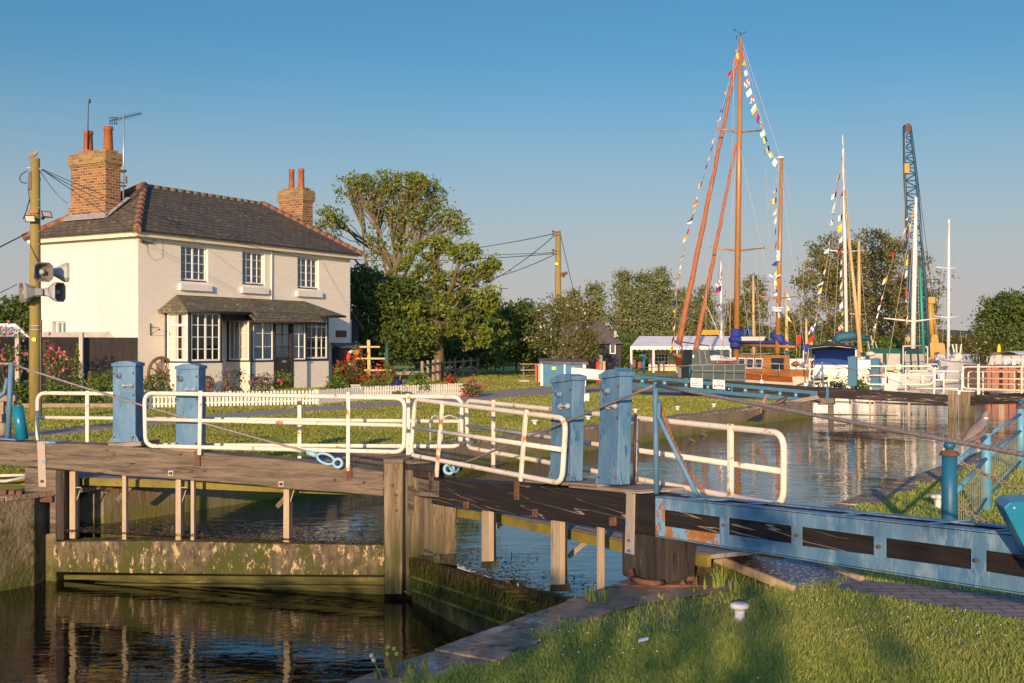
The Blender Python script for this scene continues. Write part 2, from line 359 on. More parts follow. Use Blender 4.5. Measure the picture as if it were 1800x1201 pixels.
M('strap_blue', (.33,.27,.21), (.42,.35,.27), 6, .6, .002, 50, c3=(.07,.26,.55), thr=.55, s3=6, soft=.03)
M('rail_white', (.78,.70,.57), (.70,.61,.48), 4, .45, .002, 40, c3=(.40,.18,.06), thr=.60, s3=9, soft=.03, c4=(.30,.34,.40), thr4=.66, s4=3)
M('rail_rusty', (.78,.70,.58), (.72,.6,.45), 4, .5, .002, 40, c3=(.45,.19,.05), thr=.55, s3=9, soft=.05, c4=(.22,.08,.03), thr4=.64, s4=12)
M('white', (.8,.78,.74), (.72,.70,.66), 4, .5)
M('rust', (.10,.05,.035), (.19,.085,.05), 12, .9, .006, 60)
M('rust_orange', (.42,.17,.05), (.3,.11,.04), 12, .85)
M('steel_rope', (.38,.33,.31), (.16,.13,.13), 90, .55, .003, 160, metal=.3)
M('iron', (.03,.03,.035), (.05,.045,.045), 10, .5)
M('grey_metal', (.42,.42,.42), (.5,.5,.5), 10, .4, metal=.6)
M('galv', (.36,.37,.38), (.48,.48,.48), 20, .5)
M('pole', (.27,.22,.05), (.24,.17,.06), 3, .85, .01, 20, stretch=(3,3,.3), c3=(.30,.20,.09), thr=.55, s3=2)
M('pole_low', (.42,.30,.11), (.32,.22,.08), 3, .85, .008, 20, stretch=(4,4,.3), c3=(.30,.27,.03), thr=.6, s3=2)
M('duct', (.10,.09,.10), rough=.6)
M('cable', (.02,.02,.022), rough=.6)
M('speaker', (.36,.37,.37), (.30,.31,.32), 5, .5)
M('speaker_in', (.16,.13,.11), rough=.7)
M_brick('wall_paint', (.90,.81,.66), (.86,.77,.62), (.86,.77,.62), .225, .075, .008, bump=.009, c3=(.66,.58,.49), thr=.64, s3=2.4)
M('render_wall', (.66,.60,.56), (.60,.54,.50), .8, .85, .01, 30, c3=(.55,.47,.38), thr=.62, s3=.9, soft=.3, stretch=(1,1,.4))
M_brick('brick', (.37,.145,.045), (.09,.055,.04), (.40,.30,.18), .26, .10, .014, bump=.01, c3=(.24,.13,.08), thr=.6, s3=3)
M_brick('brick_cap', (.36,.20,.08), (.14,.09,.05), (.32,.25,.14), .26, .10, .014, bump=.01, c3=(.28,.22,.08), thr=.55, s3=3)
M_brick('slate', (.085,.068,.05), (.12,.096,.07), (.03,.026,.026), .42, .24, .022, bump=.03, rough=.75, c3=(.30,.24,.10), thr=.57, s3=6, dark=(.13,.105,.06))
M_brick('shingle', (.13,.11,.075), (.22,.18,.11), (.05,.04,.03), .36, .17, .02, bump=.03, c3=(.32,.28,.18), thr=.57, s3=4, dark=(.13,.12,.05))
M('hiptile', (.24,.11,.06), (.17,.085,.05), 3, .85, .006, 20, c3=(.40,.28,.14), thr=.6, s3=4)
M('ridgetile', (.13,.10,.08), (.2,.16,.10), 4, .85, .006, 20, c3=(.3,.25,.1), thr=.6, s3=4)
M('terracotta', (.34,.105,.035), (.26,.08,.03), 4, .75, .003, 40)
M('lead', (.25,.24,.25), (.32,.3,.3), 5, .6)
M('paint_white', (.82,.80,.76), rough=.4)
M('black_wood', (.025,.022,.02), (.05,.04,.035), 6, .6)
M('sill_white', (.80,.75,.67), (.74,.69,.60), 4, .7)
M('curtain', (.85,.80,.72), (.62,.57,.50), 14, .9, stretch=(6,6,.2))
M('blind', (.58,.55,.52), (.45,.43,.41), 3, .9)
M('dark_room', (.03,.028,.026), (.07,.06,.05), 4, .9)
M('cream', (.74,.66,.50), (.66,.58,.44), 4, .7)
M('fence_dark', (.035,.028,.026), (.065,.05,.042), 5, .8, .004, 30, stretch=(4,4,.3))
M('concrete_post', (.42,.36,.3), (.5,.44,.36), 6, .9, .004)
M('picket', (.80,.75,.66), (.72,.66,.56), 8, .6, c3=(.4,.33,.22), thr=.68, s3=8)
M('raw_wood', (.52,.33,.12), (.6,.4,.17), 5, .7, .003, 40)
M('old_wood', (.22,.17,.12), (.30,.24,.18), 5, .85, .004, 30)
M('brown_wheel', (.20,.11,.05), (.13,.075,.035), 6, .7, .003)
M('life_red', (.75,.05,.03), rough=.5); M('life_white', (.8,.78,.74), rough=.5)
M('box_blue', (.015,.12,.22), (.02,.15,.26), 3, .5)
M('felt', (.10,.08,.07), (.16,.13,.11), 6, .9, .006)
M('shed_black', (.022,.022,.03), (.04,.038,.045), 5, .7, .01, 14, stretch=(.2,.2,5))
M('tent', (.80,.76,.72), (.72,.68,.66), 1.5, .8)
M('tent_side', (.70,.60,.46), (.62,.52,.40), 2, .8)
M('grey_board', (.36,.33,.3), (.44,.4,.36), 4, .8)
M('green_steel', (.022,.045,.045), (.035,.06,.055), 2, .45, .002, 10, c3=(.10,.09,.07), thr=.66, s3=3)
M('varnish', (.36,.12,.025), (.25,.075,.018), 3, .25, .002, 20, stretch=(.4,.4,4))
M('varnish_lt', (.42,.18,.05), (.30,.12,.03), 3, .25, stretch=(.4,.4,4))
M('mast_wood', (.40,.19,.06), (.30,.13,.04), 3, .3, stretch=(3,3,.2))
M('mast_pale', (.60,.42,.18), (.5,.34,.14), 3, .4)
M('mast_white', (.80,.76,.70), (.7,.66,.6), 3, .35)
M('sail_orange', (.40,.145,.07), (.32,.11,.055), 5, .8, .004, stretch=(3,3,.6))
M('rope', (.45,.38,.3), rough=.8)
M('sail_blue', (.02,.035,.20), (.03,.05,.26), 4, .7, .02, 8)
M('hull_white', (.82,.78,.72), (.78,.74,.67), 1.5, .3)
M('hull_cream', (.70,.62,.52), (.64,.55,.45), 1.5, .35)
M('antifoul', (.03,.06,.05), (.05,.04,.03), 3, .6)
M('canvas_dark', (.07,.055,.05), (.10,.08,.07), 4, .7, .008)
M('canvas_green', (.015,.09,.06), rough=.7)
M('canvas_teal', (.03,.12,.16), rough=.7)
M('clear_screen', (.45,.40,.33), (.6,.52,.42), 2, .2)
M('orange_hull', (.40,.16,.07), (.30,.12,.06), 2, .45)
M('crane_blue', (.015,.055,.10), (.02,.075,.13), 4, .6)
M('crane_green', (.02,.28,.22), rough=.5)
M('crane_yellow', (.50,.31,.06), (.4,.24,.05), 3, .5, c3=(.28,.14,.05), thr=.66, s3=6)
M('f_red', (.62,.02,.03), rough=.8); M('f_blue', (.02,.05,.28), rough=.8); M('f_yellow', (.75,.50,.02), rough=.8); M('f_white', (.75,.72,.68), rough=.8); M('f_black', (.02,.02,.025), rough=.8); M('f_orange', (.75,.22,.02), rough=.8)
M('sign_white', (.8,.78,.74), rough=.5); M('sign_red', (.6,.03,.03), rough=.5)
M('bird_body', (.22,.15,.11), (.30,.21,.16), 20, .9); M('bird_dark', (.07,.055,.045), rough=.9); M('bird_pale', (.36,.27,.21), rough=.9); M('bird_green', (.02,.08,.05), rough=.4)
M('plaque', (.16,.05,.04), rough=.6)
M('yellow_tag', (.8,.7,.02), rough=.5)
M('plastic', (.6,.66,.66), (.5,.56,.57), 8, .3)
def glass(name, col=(.02, .025, .03), rough=.03):
    m = bpy.data.materials.new(name); m.use_nodes = True; MATS[name] = m; N = m.node_tree.nodes; L = m.node_tree.links
    b = N['Principled BSDF']; b.inputs['Base Color'].default_value = (.9, .92, .92, 1); b.inputs['Roughness'].default_value = rough
    tr = N.new('ShaderNodeBsdfTransparent'); tr.inputs[0].default_value = (.85, .88, .88, 1); gl = N.new('ShaderNodeBsdfGlossy'); gl.inputs['Roughness'].default_value = rough
    fr = N.new('ShaderNodeFresnel'); fr.inputs[0].default_value = 1.5; mx = N.new('ShaderNodeMixShader'); ad = N.new('ShaderNodeMath'); ad.operation = 'MULTIPLY_ADD'; ad.inputs[1].default_value = 1; ad.inputs[2].default_value = .04; ad.use_clamp = True
    L.new(fr.outputs[0], ad.inputs[0]); L.new(ad.outputs[0], mx.inputs[0]); L.new(tr.outputs[0], mx.inputs[1]); L.new(gl.outputs[0], mx.inputs[2]); L.new(mx.outputs[0], N['Material Output'].inputs[0])
glass('glass')
def boat_glass():
    M('boat_glass', (.02, .03, .05), rough=.08, spec=.8)
boat_glass()
def water(name, col, sc, dist, rough=.03, sc2=None, ior=1.33):
    m = bpy.data.materials.new(name); m.use_nodes = True; MATS[name] = m; N = m.node_tree.nodes; L = m.node_tree.links
    b = N['Principled BSDF']; b.inputs['Base Color'].default_value = rgba(col); b.inputs['Roughness'].default_value = rough; b.inputs['IOR'].default_value = ior; b.inputs['Specular IOR Level'].default_value = .6
    tc = N.new('ShaderNodeTexCoord'); mp = N.new('ShaderNodeMapping'); mp.inputs['Rotation'].default_value = (0, 0, .25); mp.inputs['Scale'].default_value = (.35, 1.1, 1); L.new(tc.outputs['Object'], mp.inputs[0])
    n1 = N.new('ShaderNodeTexNoise'); n1.inputs['Scale'].default_value = sc; n1.inputs['Detail'].default_value = 3; n1.inputs['Distortion'].default_value = .6; L.new(mp.outputs[0], n1.inputs[0])
    n2 = N.new('ShaderNodeTexNoise'); n2.inputs['Scale'].default_value = sc2 or sc*.13; n2.inputs['Detail'].default_value = 2; L.new(tc.outputs['Object'], n2.inputs[0])
    mr = N.new('ShaderNodeMapRange'); mr.inputs[1].default_value = .38; mr.inputs[2].default_value = .62; mr.inputs[3].default_value = .25; L.new(n2.outputs['Fac'], mr.inputs[0])
    ml = N.new('ShaderNodeMath'); ml.operation = 'MULTIPLY'; L.new(n1.outputs['Fac'], ml.inputs[0]); L.new(mr.outputs[0], ml.inputs[1])
    bp = N.new('ShaderNodeBump'); bp.inputs['Distance'].default_value = dist; L.new(ml.outputs[0], bp.inputs['Height']); L.new(bp.outputs[0], b.inputs['Normal'])
water('water_low', (.010, .008, .004), 9, .006, .02, ior=1.45)
water('water_high', (.02, .022, .016), 5, .009, .02, ior=1.75)
def diamond():
    m = bpy.data.materials.new('diamond_plate'); m.use_nodes = True; MATS['diamond_plate'] = m; N = m.node_tree.nodes; L = m.node_tree.links
    b = N['Principled BSDF']; b.inputs['Base Color'].default_value = (.34, .30, .30, 1); b.inputs['Roughness'].default_value = .42; b.inputs['Metallic'].default_value = .5
    tc = N.new('ShaderNodeTexCoord'); mp = N.new('ShaderNodeMapping'); mp.inputs['Rotation'].default_value = (0, 0, .78); L.new(tc.outputs['Object'], mp.inputs[0])
    ck = N.new('ShaderNodeTexVoronoi'); ck.inputs['Scale'].default_value = 26; L.new(mp.outputs[0], ck.inputs['Vector'])
    mr = N.new('ShaderNodeMapRange'); mr.inputs[1].default_value = .25; mr.inputs[2].default_value = .45; mr.inputs[3].default_value = 1; mr.inputs[4].default_value = 0; L.new(ck.outputs['Distance'], mr.inputs[0])
    bp = N.new('ShaderNodeBump'); bp.inputs['Distance'].default_value = .008; L.new(mr.outputs[0], bp.inputs['Height']); L.new(bp.outputs[0], b.inputs['Normal'])
    x = N.new('ShaderNodeMix'); x.data_type = 'RGBA'; L.new(mr.outputs[0], x.inputs[0]); x.inputs[6].default_value = (.16, .14, .14, 1); x.inputs[7].default_value = (.45, .40, .38, 1); L.new(x.outputs[2], b.inputs['Base Color'])
diamond()
# ================================================================ setting: ground, water, lock walls
VR = -3.75; VL = -11.4; ZW = -.45; ZL = -1.0
PL_L = Plane((-5.15, 12.8), (-1.08, 11.9)); PL_R = Plane((-1.08, 11.9), (.91, 7.91))
BAS = [UV(34, VL), UV(35.5, -14.4), UV(46, -21), UV(52, -27), UV(85, -30)]
def poly_mesh(name, polys, mat, kind='structure', label=None):
    b = MB()
    for p in polys: b.add(p, [tuple(range(len(p)))])
    o = b.build(name, mat)
    o['kind'] = kind
    if label: o['label'] = label
    return o
def V3(x, y, z=0): return Vector((x, y, z))
# land as sheets that share edges: left bank with the far land, right bank
left_land = [UV(-22, VL-.001), UV(34, VL)]+BAS[1:]+[UV(85, 18), UV(60, 18), UV(60, 800), UV(900, 800), UV(1500, -700), UV(300, -1200), UV(-60, -300), UV(-60, VL-.001)]
poly_mesh('ground', [left_land, [UV(-60, VR), UV(-22, VR), UV(34, VR), UV(34, 18), UV(60, 18), UV(60, 800), UV(-60, 300)]], 'turf')
z = ZW
gl = Vector((-5.6, 12.95, z)); gm = Vector((-1.05, 12.0, z)); gr = Vector((1.05, 7.85, z))
poly_mesh('water', [[gl+Vector((-.2, .1, 0)), UV(34, VL-.4, z), UV(34.5, -31, z), UV(86, -31, z), UV(86, 19, z), UV(33.9, 19, z), UV(33.9, VR+.4, z), gr+Vector((.3, 0, 0)), gr, gm, gl]], 'water_high')
poly_mesh('lower_water', [[UV(-60, VL-1.2, ZL), UV(8.6, VL-1.2, ZL), UV(9.6, -7.5, ZL), UV(8.0, VR+.3, ZL), UV(-60, VR+.3, ZL)]], 'water_low')
# ---- lock walls: solid slabs with a coping of their own
def wall(name, pts, zt, zb, th, mat, label, out):
    """pts along the face, th thick away from the water (out = direction into the land)"""
    b = MB()
    for a, c in zip(pts[:-1], pts[1:]):
        n = max(1, int((c-a).length/1.2)); P0 = [a.lerp(c, i/n) for i in range(n+1)]
        for p, q in zip(P0[:-1], P0[1:]):
            b.add([p+V3(0, 0, zb), q+V3(0, 0, zb), q+V3(0, 0, zt), p+V3(0, 0, zt)], [(0, 1, 2, 3)])
        o_ = out; b.add([a+V3(0, 0, zt), c+V3(0, 0, zt), c+o_*th+V3(0, 0, zt), a+o_*th+V3(0, 0, zt)], [(0, 1, 2, 3)])
    o = b.build(name, mat); tag(o, label, 'wall', kind='thing'); return o
wall('lock_wall', [UV(-22, VL), UV(7.55, VL)], .004, -2, .02, 'lockstone', 'mossy concrete lock wall on the far side below the left gate', -AV)
wall('chamber_wall', [UV(8.45, VL), UV(33.3, VL), UV(34, VL-.3)]+BAS[1:], .004, -2, .02, 'chamberwall', 'stained concrete wall of the lock chamber along the far lawn', -AV)
wall('near_wall', [UV(-22, VR), UV(6.75, VR)], .004, -2, .02, 'lockstone', 'near side lock wall below the gates, under the weathered coping', AV)
wall('near_chamber_wall', [UV(7.4, VR), UV(34, VR), UV(34, 18)], .004, -2, .02, 'chamberwall', 'near wall of the lock chamber above the gates', AV)
# recess return by the left heel post
b = MB(); a = UV(7.55, VL); hb = Vector((-5.25, 12.98, 0))
b.add([a+V3(0, 0, -2), hb+V3(0, 0, -2), hb+V3(0, 0, .004), a+V3(0, 0, .004)], [(0, 1, 2, 3)])
q = UV(8.45, VL); hb2 = Vector((-5.55, 13.3, 0))
b.add([hb2+V3(0, 0, -2), q+V3(0, 0, -2), q+V3(0, 0, .004), hb2+V3(0, 0, .004)], [(0, 1, 2, 3)])
b.add([a+V3(0, 0, .006), hb+V3(0, 0, .006), hb2+V3(0, 0, .006), q+V3(0, 0, .006), q-AV*.5+V3(0, 0, .006), a-AV*.5+V3(0, 0, .006)], [tuple(range(6))])
o = b.build('heel_recess', 'lockstone'); tag(o, 'hollow stone quoin in the wall holding the left gate heel', 'quoin', kind='thing')
# coping strips: sheets 4 mm up, rough inner edge
def strip(name, v0, u0, u1, w, sgn, mat, z=.008, jag=.06):
    b = MB(); n = int((u1-u0)/.35); prev = None
    for i in range(n+1):
        u = u0+(u1-u0)*i/n; p = UV(u, v0, z); q = UV(u, v0+sgn*(w+random.uniform(-jag, jag)), z-.003)
        if prev: b.add([prev[0], p, q, prev[1]], [(0, 1, 2, 3)])
        prev = (p, q)
    o = b.build(name, mat); o['kind'] = 'structure'; return o
def slabs(name, v0, u0, u1, w, sgn, mat, z=.010):
    b = MB(); u = u0
    while u < u1:
        l = random.uniform(.7, 1.3); g = .008; n = 5; top = []; 
        for i in range(n+1): top.append((u+g+(l-2*g)*i/n, v0+sgn*(-.012+random.uniform(-.006, .006))))
        for i in range(n, -1, -1): top.append((u+g+(l-2*g)*i/n, v0+sgn*(w+random.uniform(-.035, .035))))
        t = random.uniform(-.004, .004); vs = [UV(x, y, z+t) for x, y in top]
        if sgn > 0: vs = vs[::-1]
        b.prism(vs, V3(0, 0, -.05)); u += l
    o = b.build(name, mat, bevel=.006); o['kind'] = 'structure'; return o
slabs('coping', VR, -20, 34, .38, 1, 'coping')
slabs('coping', VL, -22, 34, .40, -1, 'coping')
# worn stone pad around the near heel post
pad = [G(1000, 1056), G(1060, 1056), G(1110, 1030), G(1175, 1028), G(1230, 1015), G(1290, 1018), G(1300, 1040), G(1240, 1048), G(1180, 1058), G(1110, 1070), G(1060, 1085), G(1010, 1092), G(950, 1100)]
poly_mesh('stone_pad', [[p+V3(0, 0, .014) for p in pad]], 'mud')
# ---- paths
brick_path = [G(1467, 1036), G(1540, 1050), G(1627, 1066), G(1720, 1080), G(1800, 1091), G(2000, 1125), G(2000, 1080), G(1780, 1050), G(1667, 1037), G(1580, 1028), G(1520, 1022), G(1500, 1020)]
poly_mesh('brick_path', [[p+V3(0, 0, .010) for p in brick_path]], 'paving')
up = [(-90, 783), (45, 761), (162, 749), (250, 740), (400, 727), (600, 712), (712, 705), (790, 700), (850, 690), (900, 685), (950, 681)]
lo = [(-90, 795), (50, 772), (162, 761), (250, 751), (400, 737), (625, 720), (725, 712), (800, 708), (850, 704), (920, 697), (1000, 693)]
tar = [G(*p) for p in up]+[G(1035, 681), G(1090, 681), G(1130, 684), G(1250, 690), G(1290, 692), G(1310, 696), G(1180, 692), G(1100, 690), G(1050, 690)]+[G(*p) for p in lo[::-1]]
poly_mesh('path', [[p+V3(0, 0, .008) for p in tar]], 'tarmac')
quay = [G(1300, 693), G(1390, 694), G(1440, 697), UV(34.2, -11.8), UV(33.6, -12.5), G(1400, 704), G(1330, 701), G(1180, 692.6), G(1180, 689)]
poly_mesh('quay_path', [[Vector((p.x, p.y, .012)) for p in [G(1180, 689.5), G(1300, 690.5), G(1440, 694), G(1452, 699), G(1400, 700), G(1300, 699), G(1180, 695)]]], 'tarmac')
# ---- near foreground ground sheet (bare soil between the blades)
nt = [UV(-6, VR+.42, .003), UV(5.8, VR+.42, .003), UV(7.6, VR+.5, .003), UV(26, VR+.45, .003), UV(26, 8, .003), UV(-6, 8, .003)]
poly_mesh('lawn_soil', [nt], 'turf_near')
# ---- distant low hills
def hill(name, x0, x1, y, h, mat):
    b = MB(); n = 40; vs = []
    for i in range(n+1):
        x = x0+(x1-x0)*i/n; hh = h*(.35+.65*math.sin(math.pi*i/n))*(1+.25*math.sin(i*1.7)+.15*math.sin(i*3.9))
        vs += [V3(x, y-6*hh, -.5), V3(x, y, max(hh, .4)), V3(x, y+8*hh, -.5)]
    b.add(vs, [(3*i+k, 3*i+3+k, 3*i+4+k, 3*i+1+k) for i in range(n) for k in (0, 1)], 0, True); o = b.build(name, mat); o['kind'] = 'structure'
M('hillgreen', (.05,.075,.045), (.08,.10,.06), .08, .95)
hill('distant_hills', -250, 420, 520, 9, 'hillgreen')

# ================================================================ grass
BOX_BASE = []
def grass_field(name, n, az0, az1, d0, d1, test, hgt, wid, mat, label, zb=0.0, pw=1.0, tuft=None):
    az = NR.uniform(az0, az1, n); t = NR.uniform(0, 1, n)
    d = 1/((1-t)/d0**pw+t/d1**pw)**(1/pw)
    x = np.tan(az)*d; y = d
    k = test(x, y); x = x[k]; y = y[k]; n = len(x)
    # patchiness from a few sines
    pt = .5+.25*np.sin(x*2.1+1.3*np.sin(y*1.7))+.25*np.sin(y*2.9+x*.9+2*np.sin(x*.7))
    h = hgt*(.45+.75*NR.uniform(0, 1, n))*(.6+.7*pt)*(1+.0*d[k]); w = wid*(.6+.8*NR.uniform(0, 1, n))*np.maximum(1, d[k]/9)
    a = NR.uniform(0, 2*np.pi, n); dx = np.cos(a); dy = np.sin(a); l1 = NR.uniform(0, .35, n)*h; l2 = l1+NR.uniform(.0, .9, n)*h
    la = NR.uniform(0, 2*np.pi, n); lx = np.cos(la); ly = np.sin(la)
    B = np.stack([x, y, np.full(n, zb)], 1)
    v0 = B+np.stack([-dx*w/2, -dy*w/2, 0*w], 1); v1 = B+np.stack([dx*w/2, dy*w/2, 0*w], 1)
    m = B+np.stack([lx*l1, ly*l1, h*.55], 1); v2 = m+np.stack([dx*w*.4, dy*w*.4, 0*w], 1); v3 = m-np.stack([dx*w*.4, dy*w*.4, 0*w], 1)
    tp = B+np.stack([lx*l2, ly*l2, h*(1-.25*(l2/(h+1e-6)))], 1)
    V = np.stack([v0, v1, v2, v3, tp], 1).reshape(-1, 3)
    i = np.arange(n)*5
    F = np.stack([np.stack([i, i+1, i+2], 1), np.stack([i, i+2, i+3], 1), np.stack([i+3, i+2, i+4], 1)], 1).reshape(-1, 3)
    tone = np.clip(.1+.6*pt*(.6+.4*np.sin(x*.8+y*.6+1))+NR.normal(size=n)*.2, 0, 1); tone = np.where(NR.uniform(size=n) < .03+.16*(np.sin(x*1.3+2*np.sin(y*.9))*np.sin(y*1.1+x*.4) > .55), 1.0, np.minimum(tone, .9))
    o = np_mesh(name, V, F, mat, tone=np.repeat(tone, 3)); tag(o, label, 'grass', kind='stuff'); return o
padp = [(p.x, p.y) for p in pad]; bpp = [(p.x, p.y) for p in brick_path]; tarp = [(p.x, p.y) for p in tar]
def near_test(x, y):
    v = x*.832-y*.555; u = x*.555+y*.832
    k = (v > VR+.34+.10*np.sin(u*5.3)+.06*np.sin(u*17)) & ~in_poly(x, y, bpp) & ~(in_poly(x, y, padp) & (NR.uniform(size=len(x)) > .06)) & (u < 33)
    k &= ~((u > 5.8) & (u < 9.1) & (v < VR+.95) & (NR.uniform(size=len(x)) > .25))
    return k
def left_test(x, y):
    v = x*.832-y*.555; u = x*.555+y*.832
    k = (v < VL-.36-.08*np.sin(u*4.1)) & ~in_poly(x, y, tarp) & ((u < 34) | (v < -19-(u-34)*.6)) & ~((u > 32.5) & (v > -15))
    # house block
    A_ = (-12.75, 38.8); ft = (x-A_[0])*.506+(y-A_[1])*.863; nn = (x-A_[0])*.863-(y-A_[1])*.506
    k &= ~((ft > -.2) & (ft < 12) & (nn < 1.3) & (nn > -6))
    return k
grass_field('near_grass', 330000, -.42, .62, 4.6, 9.2, near_test, .046, .0042, 'grass_blade', 'short green grass of the near lawn beside the lock gate', pw=1)
grass_field('island_grass', 140000, .1, .62, 9, 40, near_test, .05, .008, 'grass_blade', 'grass on the near bank behind the blue beam', pw=1)
grass_field('lawn_grass', 420000, -.62, .36, 14, 75, left_test, .055, .011, 'grass_far', 'mown lawn between the lock and the white cottage', pw=1)
M('daisy', (.75,.74,.68), rough=.8)
n_ = 420; x_ = NR.uniform(-.6, 4.2, n_); y_ = NR.uniform(5.4, 8.5, n_); k_ = near_test(x_, y_) & (np.sin(x_*3.1+y_*2)+np.sin(y_*4.3-x_) > .1); x_ = x_[k_]; y_ = y_[k_]
C_ = np.stack([x_, y_, NR.uniform(.03, .05, len(x_))], 1); a_ = NR.uniform(0, 6.28, len(x_)); r_ = .0055
V_ = np.stack([C_+np.stack([np.cos(a_+q)*r_, np.sin(a_+q)*r_, np.sin(q+a_)*r_*.4], 1) for q in (0, 1.57, 3.14, 4.71)], 1).reshape(-1, 3)
tag(np_mesh('daisies', V_, np.arange(len(V_)).reshape(-1, 4), 'daisy'), 'tiny white daisies sprinkled through the near grass', 'flowers', kind='stuff')
# taller weeds
def weeds(n, cx, cy, r, h, label, mat='grass_blade', name='weed', flower=None):
    base = G(cx, cy); t = thing(name, base, label, 'weed')
    Cc = []; V = []; b = MB()
    for i in range(n):
        a = random.uniform(0, 6.28); q = base+V3(math.cos(a), math.sin(a))*random.uniform(0, r); L_ = random.uniform(.5, 1)*h; a2 = random.uniform(0, 6.28); d = V3(math.cos(a2), math.sin(a2))
        w = d.cross(V3(0, 0, 1))*.006; p1 = q+d*L_*.15+V3(0, 0, L_*.6); p2 = q+d*L_*.45+V3(0, 0, L_)
        b.add([q-w, q+w, p1+w*.8, p1-w*.8, p2], [(0, 1, 2, 3), (3, 2, 4)])
    b.build('foliage', mat, t)
    if flower:
        f = MB()
        for i in range(flower[1]):
            a = random.uniform(0, 6.28); q = base+V3(math.cos(a), math.sin(a))*r*.4; tp = q+V3(random.uniform(-.04, .04), 0, h*random.uniform(1.1, 1.6))
            f.tube([q, q.lerp(tp, .5)+V3(.01, 0, 0), tp], .0025, 4, 1); f.blob(tp, .012, 6, 0)
        f.build('flower_head', [flower[0], 'stem'], t)
    return t
M('weed_green', (.16,.22,.04), (.24,.28,.06), 9, .8)
M('flower_yellow', (.5,.42,.08), rough=.8); M('flower_cream', (.6,.5,.38), rough=.8)
weeds(26, 1043, 1060, .10, .14, 'clump of bright dock leaves on the coping by the gate', 'weed_green')
weeds(30, 1160, 1056, .5, .05, 'thin grass creeping over the worn stone pad', 'weed_green')
weeds(60, 1262, 1035, .28, .16, 'tall lit grass tufts under the end of the ramp', 'weed_green')
weeds(14, 1283, 1128, .06, .10, 'bright grass tuft in front of the nearest bollard', 'weed_green')
weeds(14, 735, 1185, .10, .10, 'low weeds on the near end of the coping', 'weed_green')
weeds(10, 668, 1196, .03, .09, 'pale seed heads growing over the coping edge at the bottom of the picture', 'weed_green', flower=('flower_cream', 3))
weeds(10, 690, 1192, .03, .10, 'tall yellow flowered weed on the coping edge', 'weed_green', flower=('flower_yellow', 5))
# ================================================================ lock gates
def K(pl, pts, off=0.0): return [pl(px, py, off) for px, py in pts]
def slab(b, pl, pts, off, th, mi=0): b.prism(K(pl, pts, off), pl.n*th, mi); return b
def rot_about(): pass
gL = thing('lock_gate', PL_L(380, 1000, .1), 'left leaf of the near lock gates with a weathered grey brown balance beam', 'lock gate', 'leaves of the near lock gates')
gR = thing('lock_gate', PL_R(960, 1050, .1), 'right leaf of the near lock gates with a black beam cased in rusty blue steel', 'lock gate', 'leaves of the near lock gates')
# --- left leaf
b = MB()
xs_t = [(-120, 766), (0, 776), (75, 779), (170, 782), (245, 787), (350, 796), (450, 804), (530, 812), (600, 821), (674, 828)]
xs_b = [(674, 873), (600, 866), (500, 860), (450, 853), (300, 842), (235, 838), (150, 830), (90, 824), (0, 817), (-120, 808)]
tt = K(PL_L, xs_t); bb = K(PL_L, xs_b[::-1])
for i in range(len(tt)-1):
    pass
b.prism(K(PL_L, xs_t+xs_b), PL_L.n*.28); b.build('balance_beam', 'timber', gL, bevel=.012)
b = MB(); slab(b, PL_L, [(98, 826), (112, 827), (112, 950), (98, 948)], .0, .26); b.build('heel_post', 'timber_vd', gL, bevel=.006)
b = MB(); slab(b, PL_L, [(43, 822), (98, 826), (98, 871), (43, 867)], -.01, .3); slab(b, PL_L, [(87, 871), (98, 872), (98, 940), (87, 938)], .0, .2); b.build('heel_block', 'timber', gL, bevel=.01)
b = MB(); slab(b, PL_L, [(674, 812), (708, 814), (706, 1045), (676, 1045)], -.03, .34); b.build('mitre_post', 'timber_v', gL, bevel=.012)
b = MB(); slab(b, PL_L, [(673, 807), (709, 808), (708, 816), (674, 815)], -.05, .38); b.build('post_cap', 'timber', gL, bevel=.012)
b = MB(); slab(b, PL_L, [(92, 953), (250, 951), (450, 955), (676, 959), (676, 1012), (450, 1011), (200, 1008), (92, 1006)], -.02, .30); b.build('cill_beam', 'cill', gL, bevel=.015)
b = MB(); slab(b, PL_L, [(70, 940), (98, 938), (98, 1030), (70, 1030)], -.0, .3); b.build('quoin_foot', 'lockstone', gL, bevel=.02)
b = MB(); slab(b, PL_L, [(112, 1011), (676, 1015), (676, 1023), (112, 1019)], .05, .05); slab(b, PL_L, [(106, 1025), (676, 1030), (676, 1034), (106, 1030)], .0, .06); slab(b, PL_L, [(100, 1018), (676, 1020), (676, 1090), (100, 1085)], .16, .03); b.build('lower_boards', 'mossboard', gL, bevel=.005)
# skin of the leaf under high water (behind the cill)
for px, w, y0, y1, mt in ((127, 10, 829, 947, 'rod'), (218, 7, 834, 949, 'rod'), (313, 9, 843, 953, 'rod'), (338, 6, 845, 952, 'rod'), (503, 10, 858, 958, 'rod')):
    b = MB(); slab(b, PL_L, [(px-w/2, y0), (px+w/2, y0), (px+w/2, y1), (px-w/2, y1)], .08, .05)
    if w > 8:
        slab(b, PL_L, [(px+w/2, y0+3), (px+w/2+4, y0+3), (px+w/2+4, y1-2), (px+w/2, y1-2)], .14, .04)
        b.bar(PL_L(px+3, 857, .1), PL_L(px+16, 857, .1), .02, .012); b.bar(PL_L(px+14, 862, .12), PL_L(px+6, 886, .12), .012, .012)
    b.build('paddle_rod', mt, gL, bevel=.003)
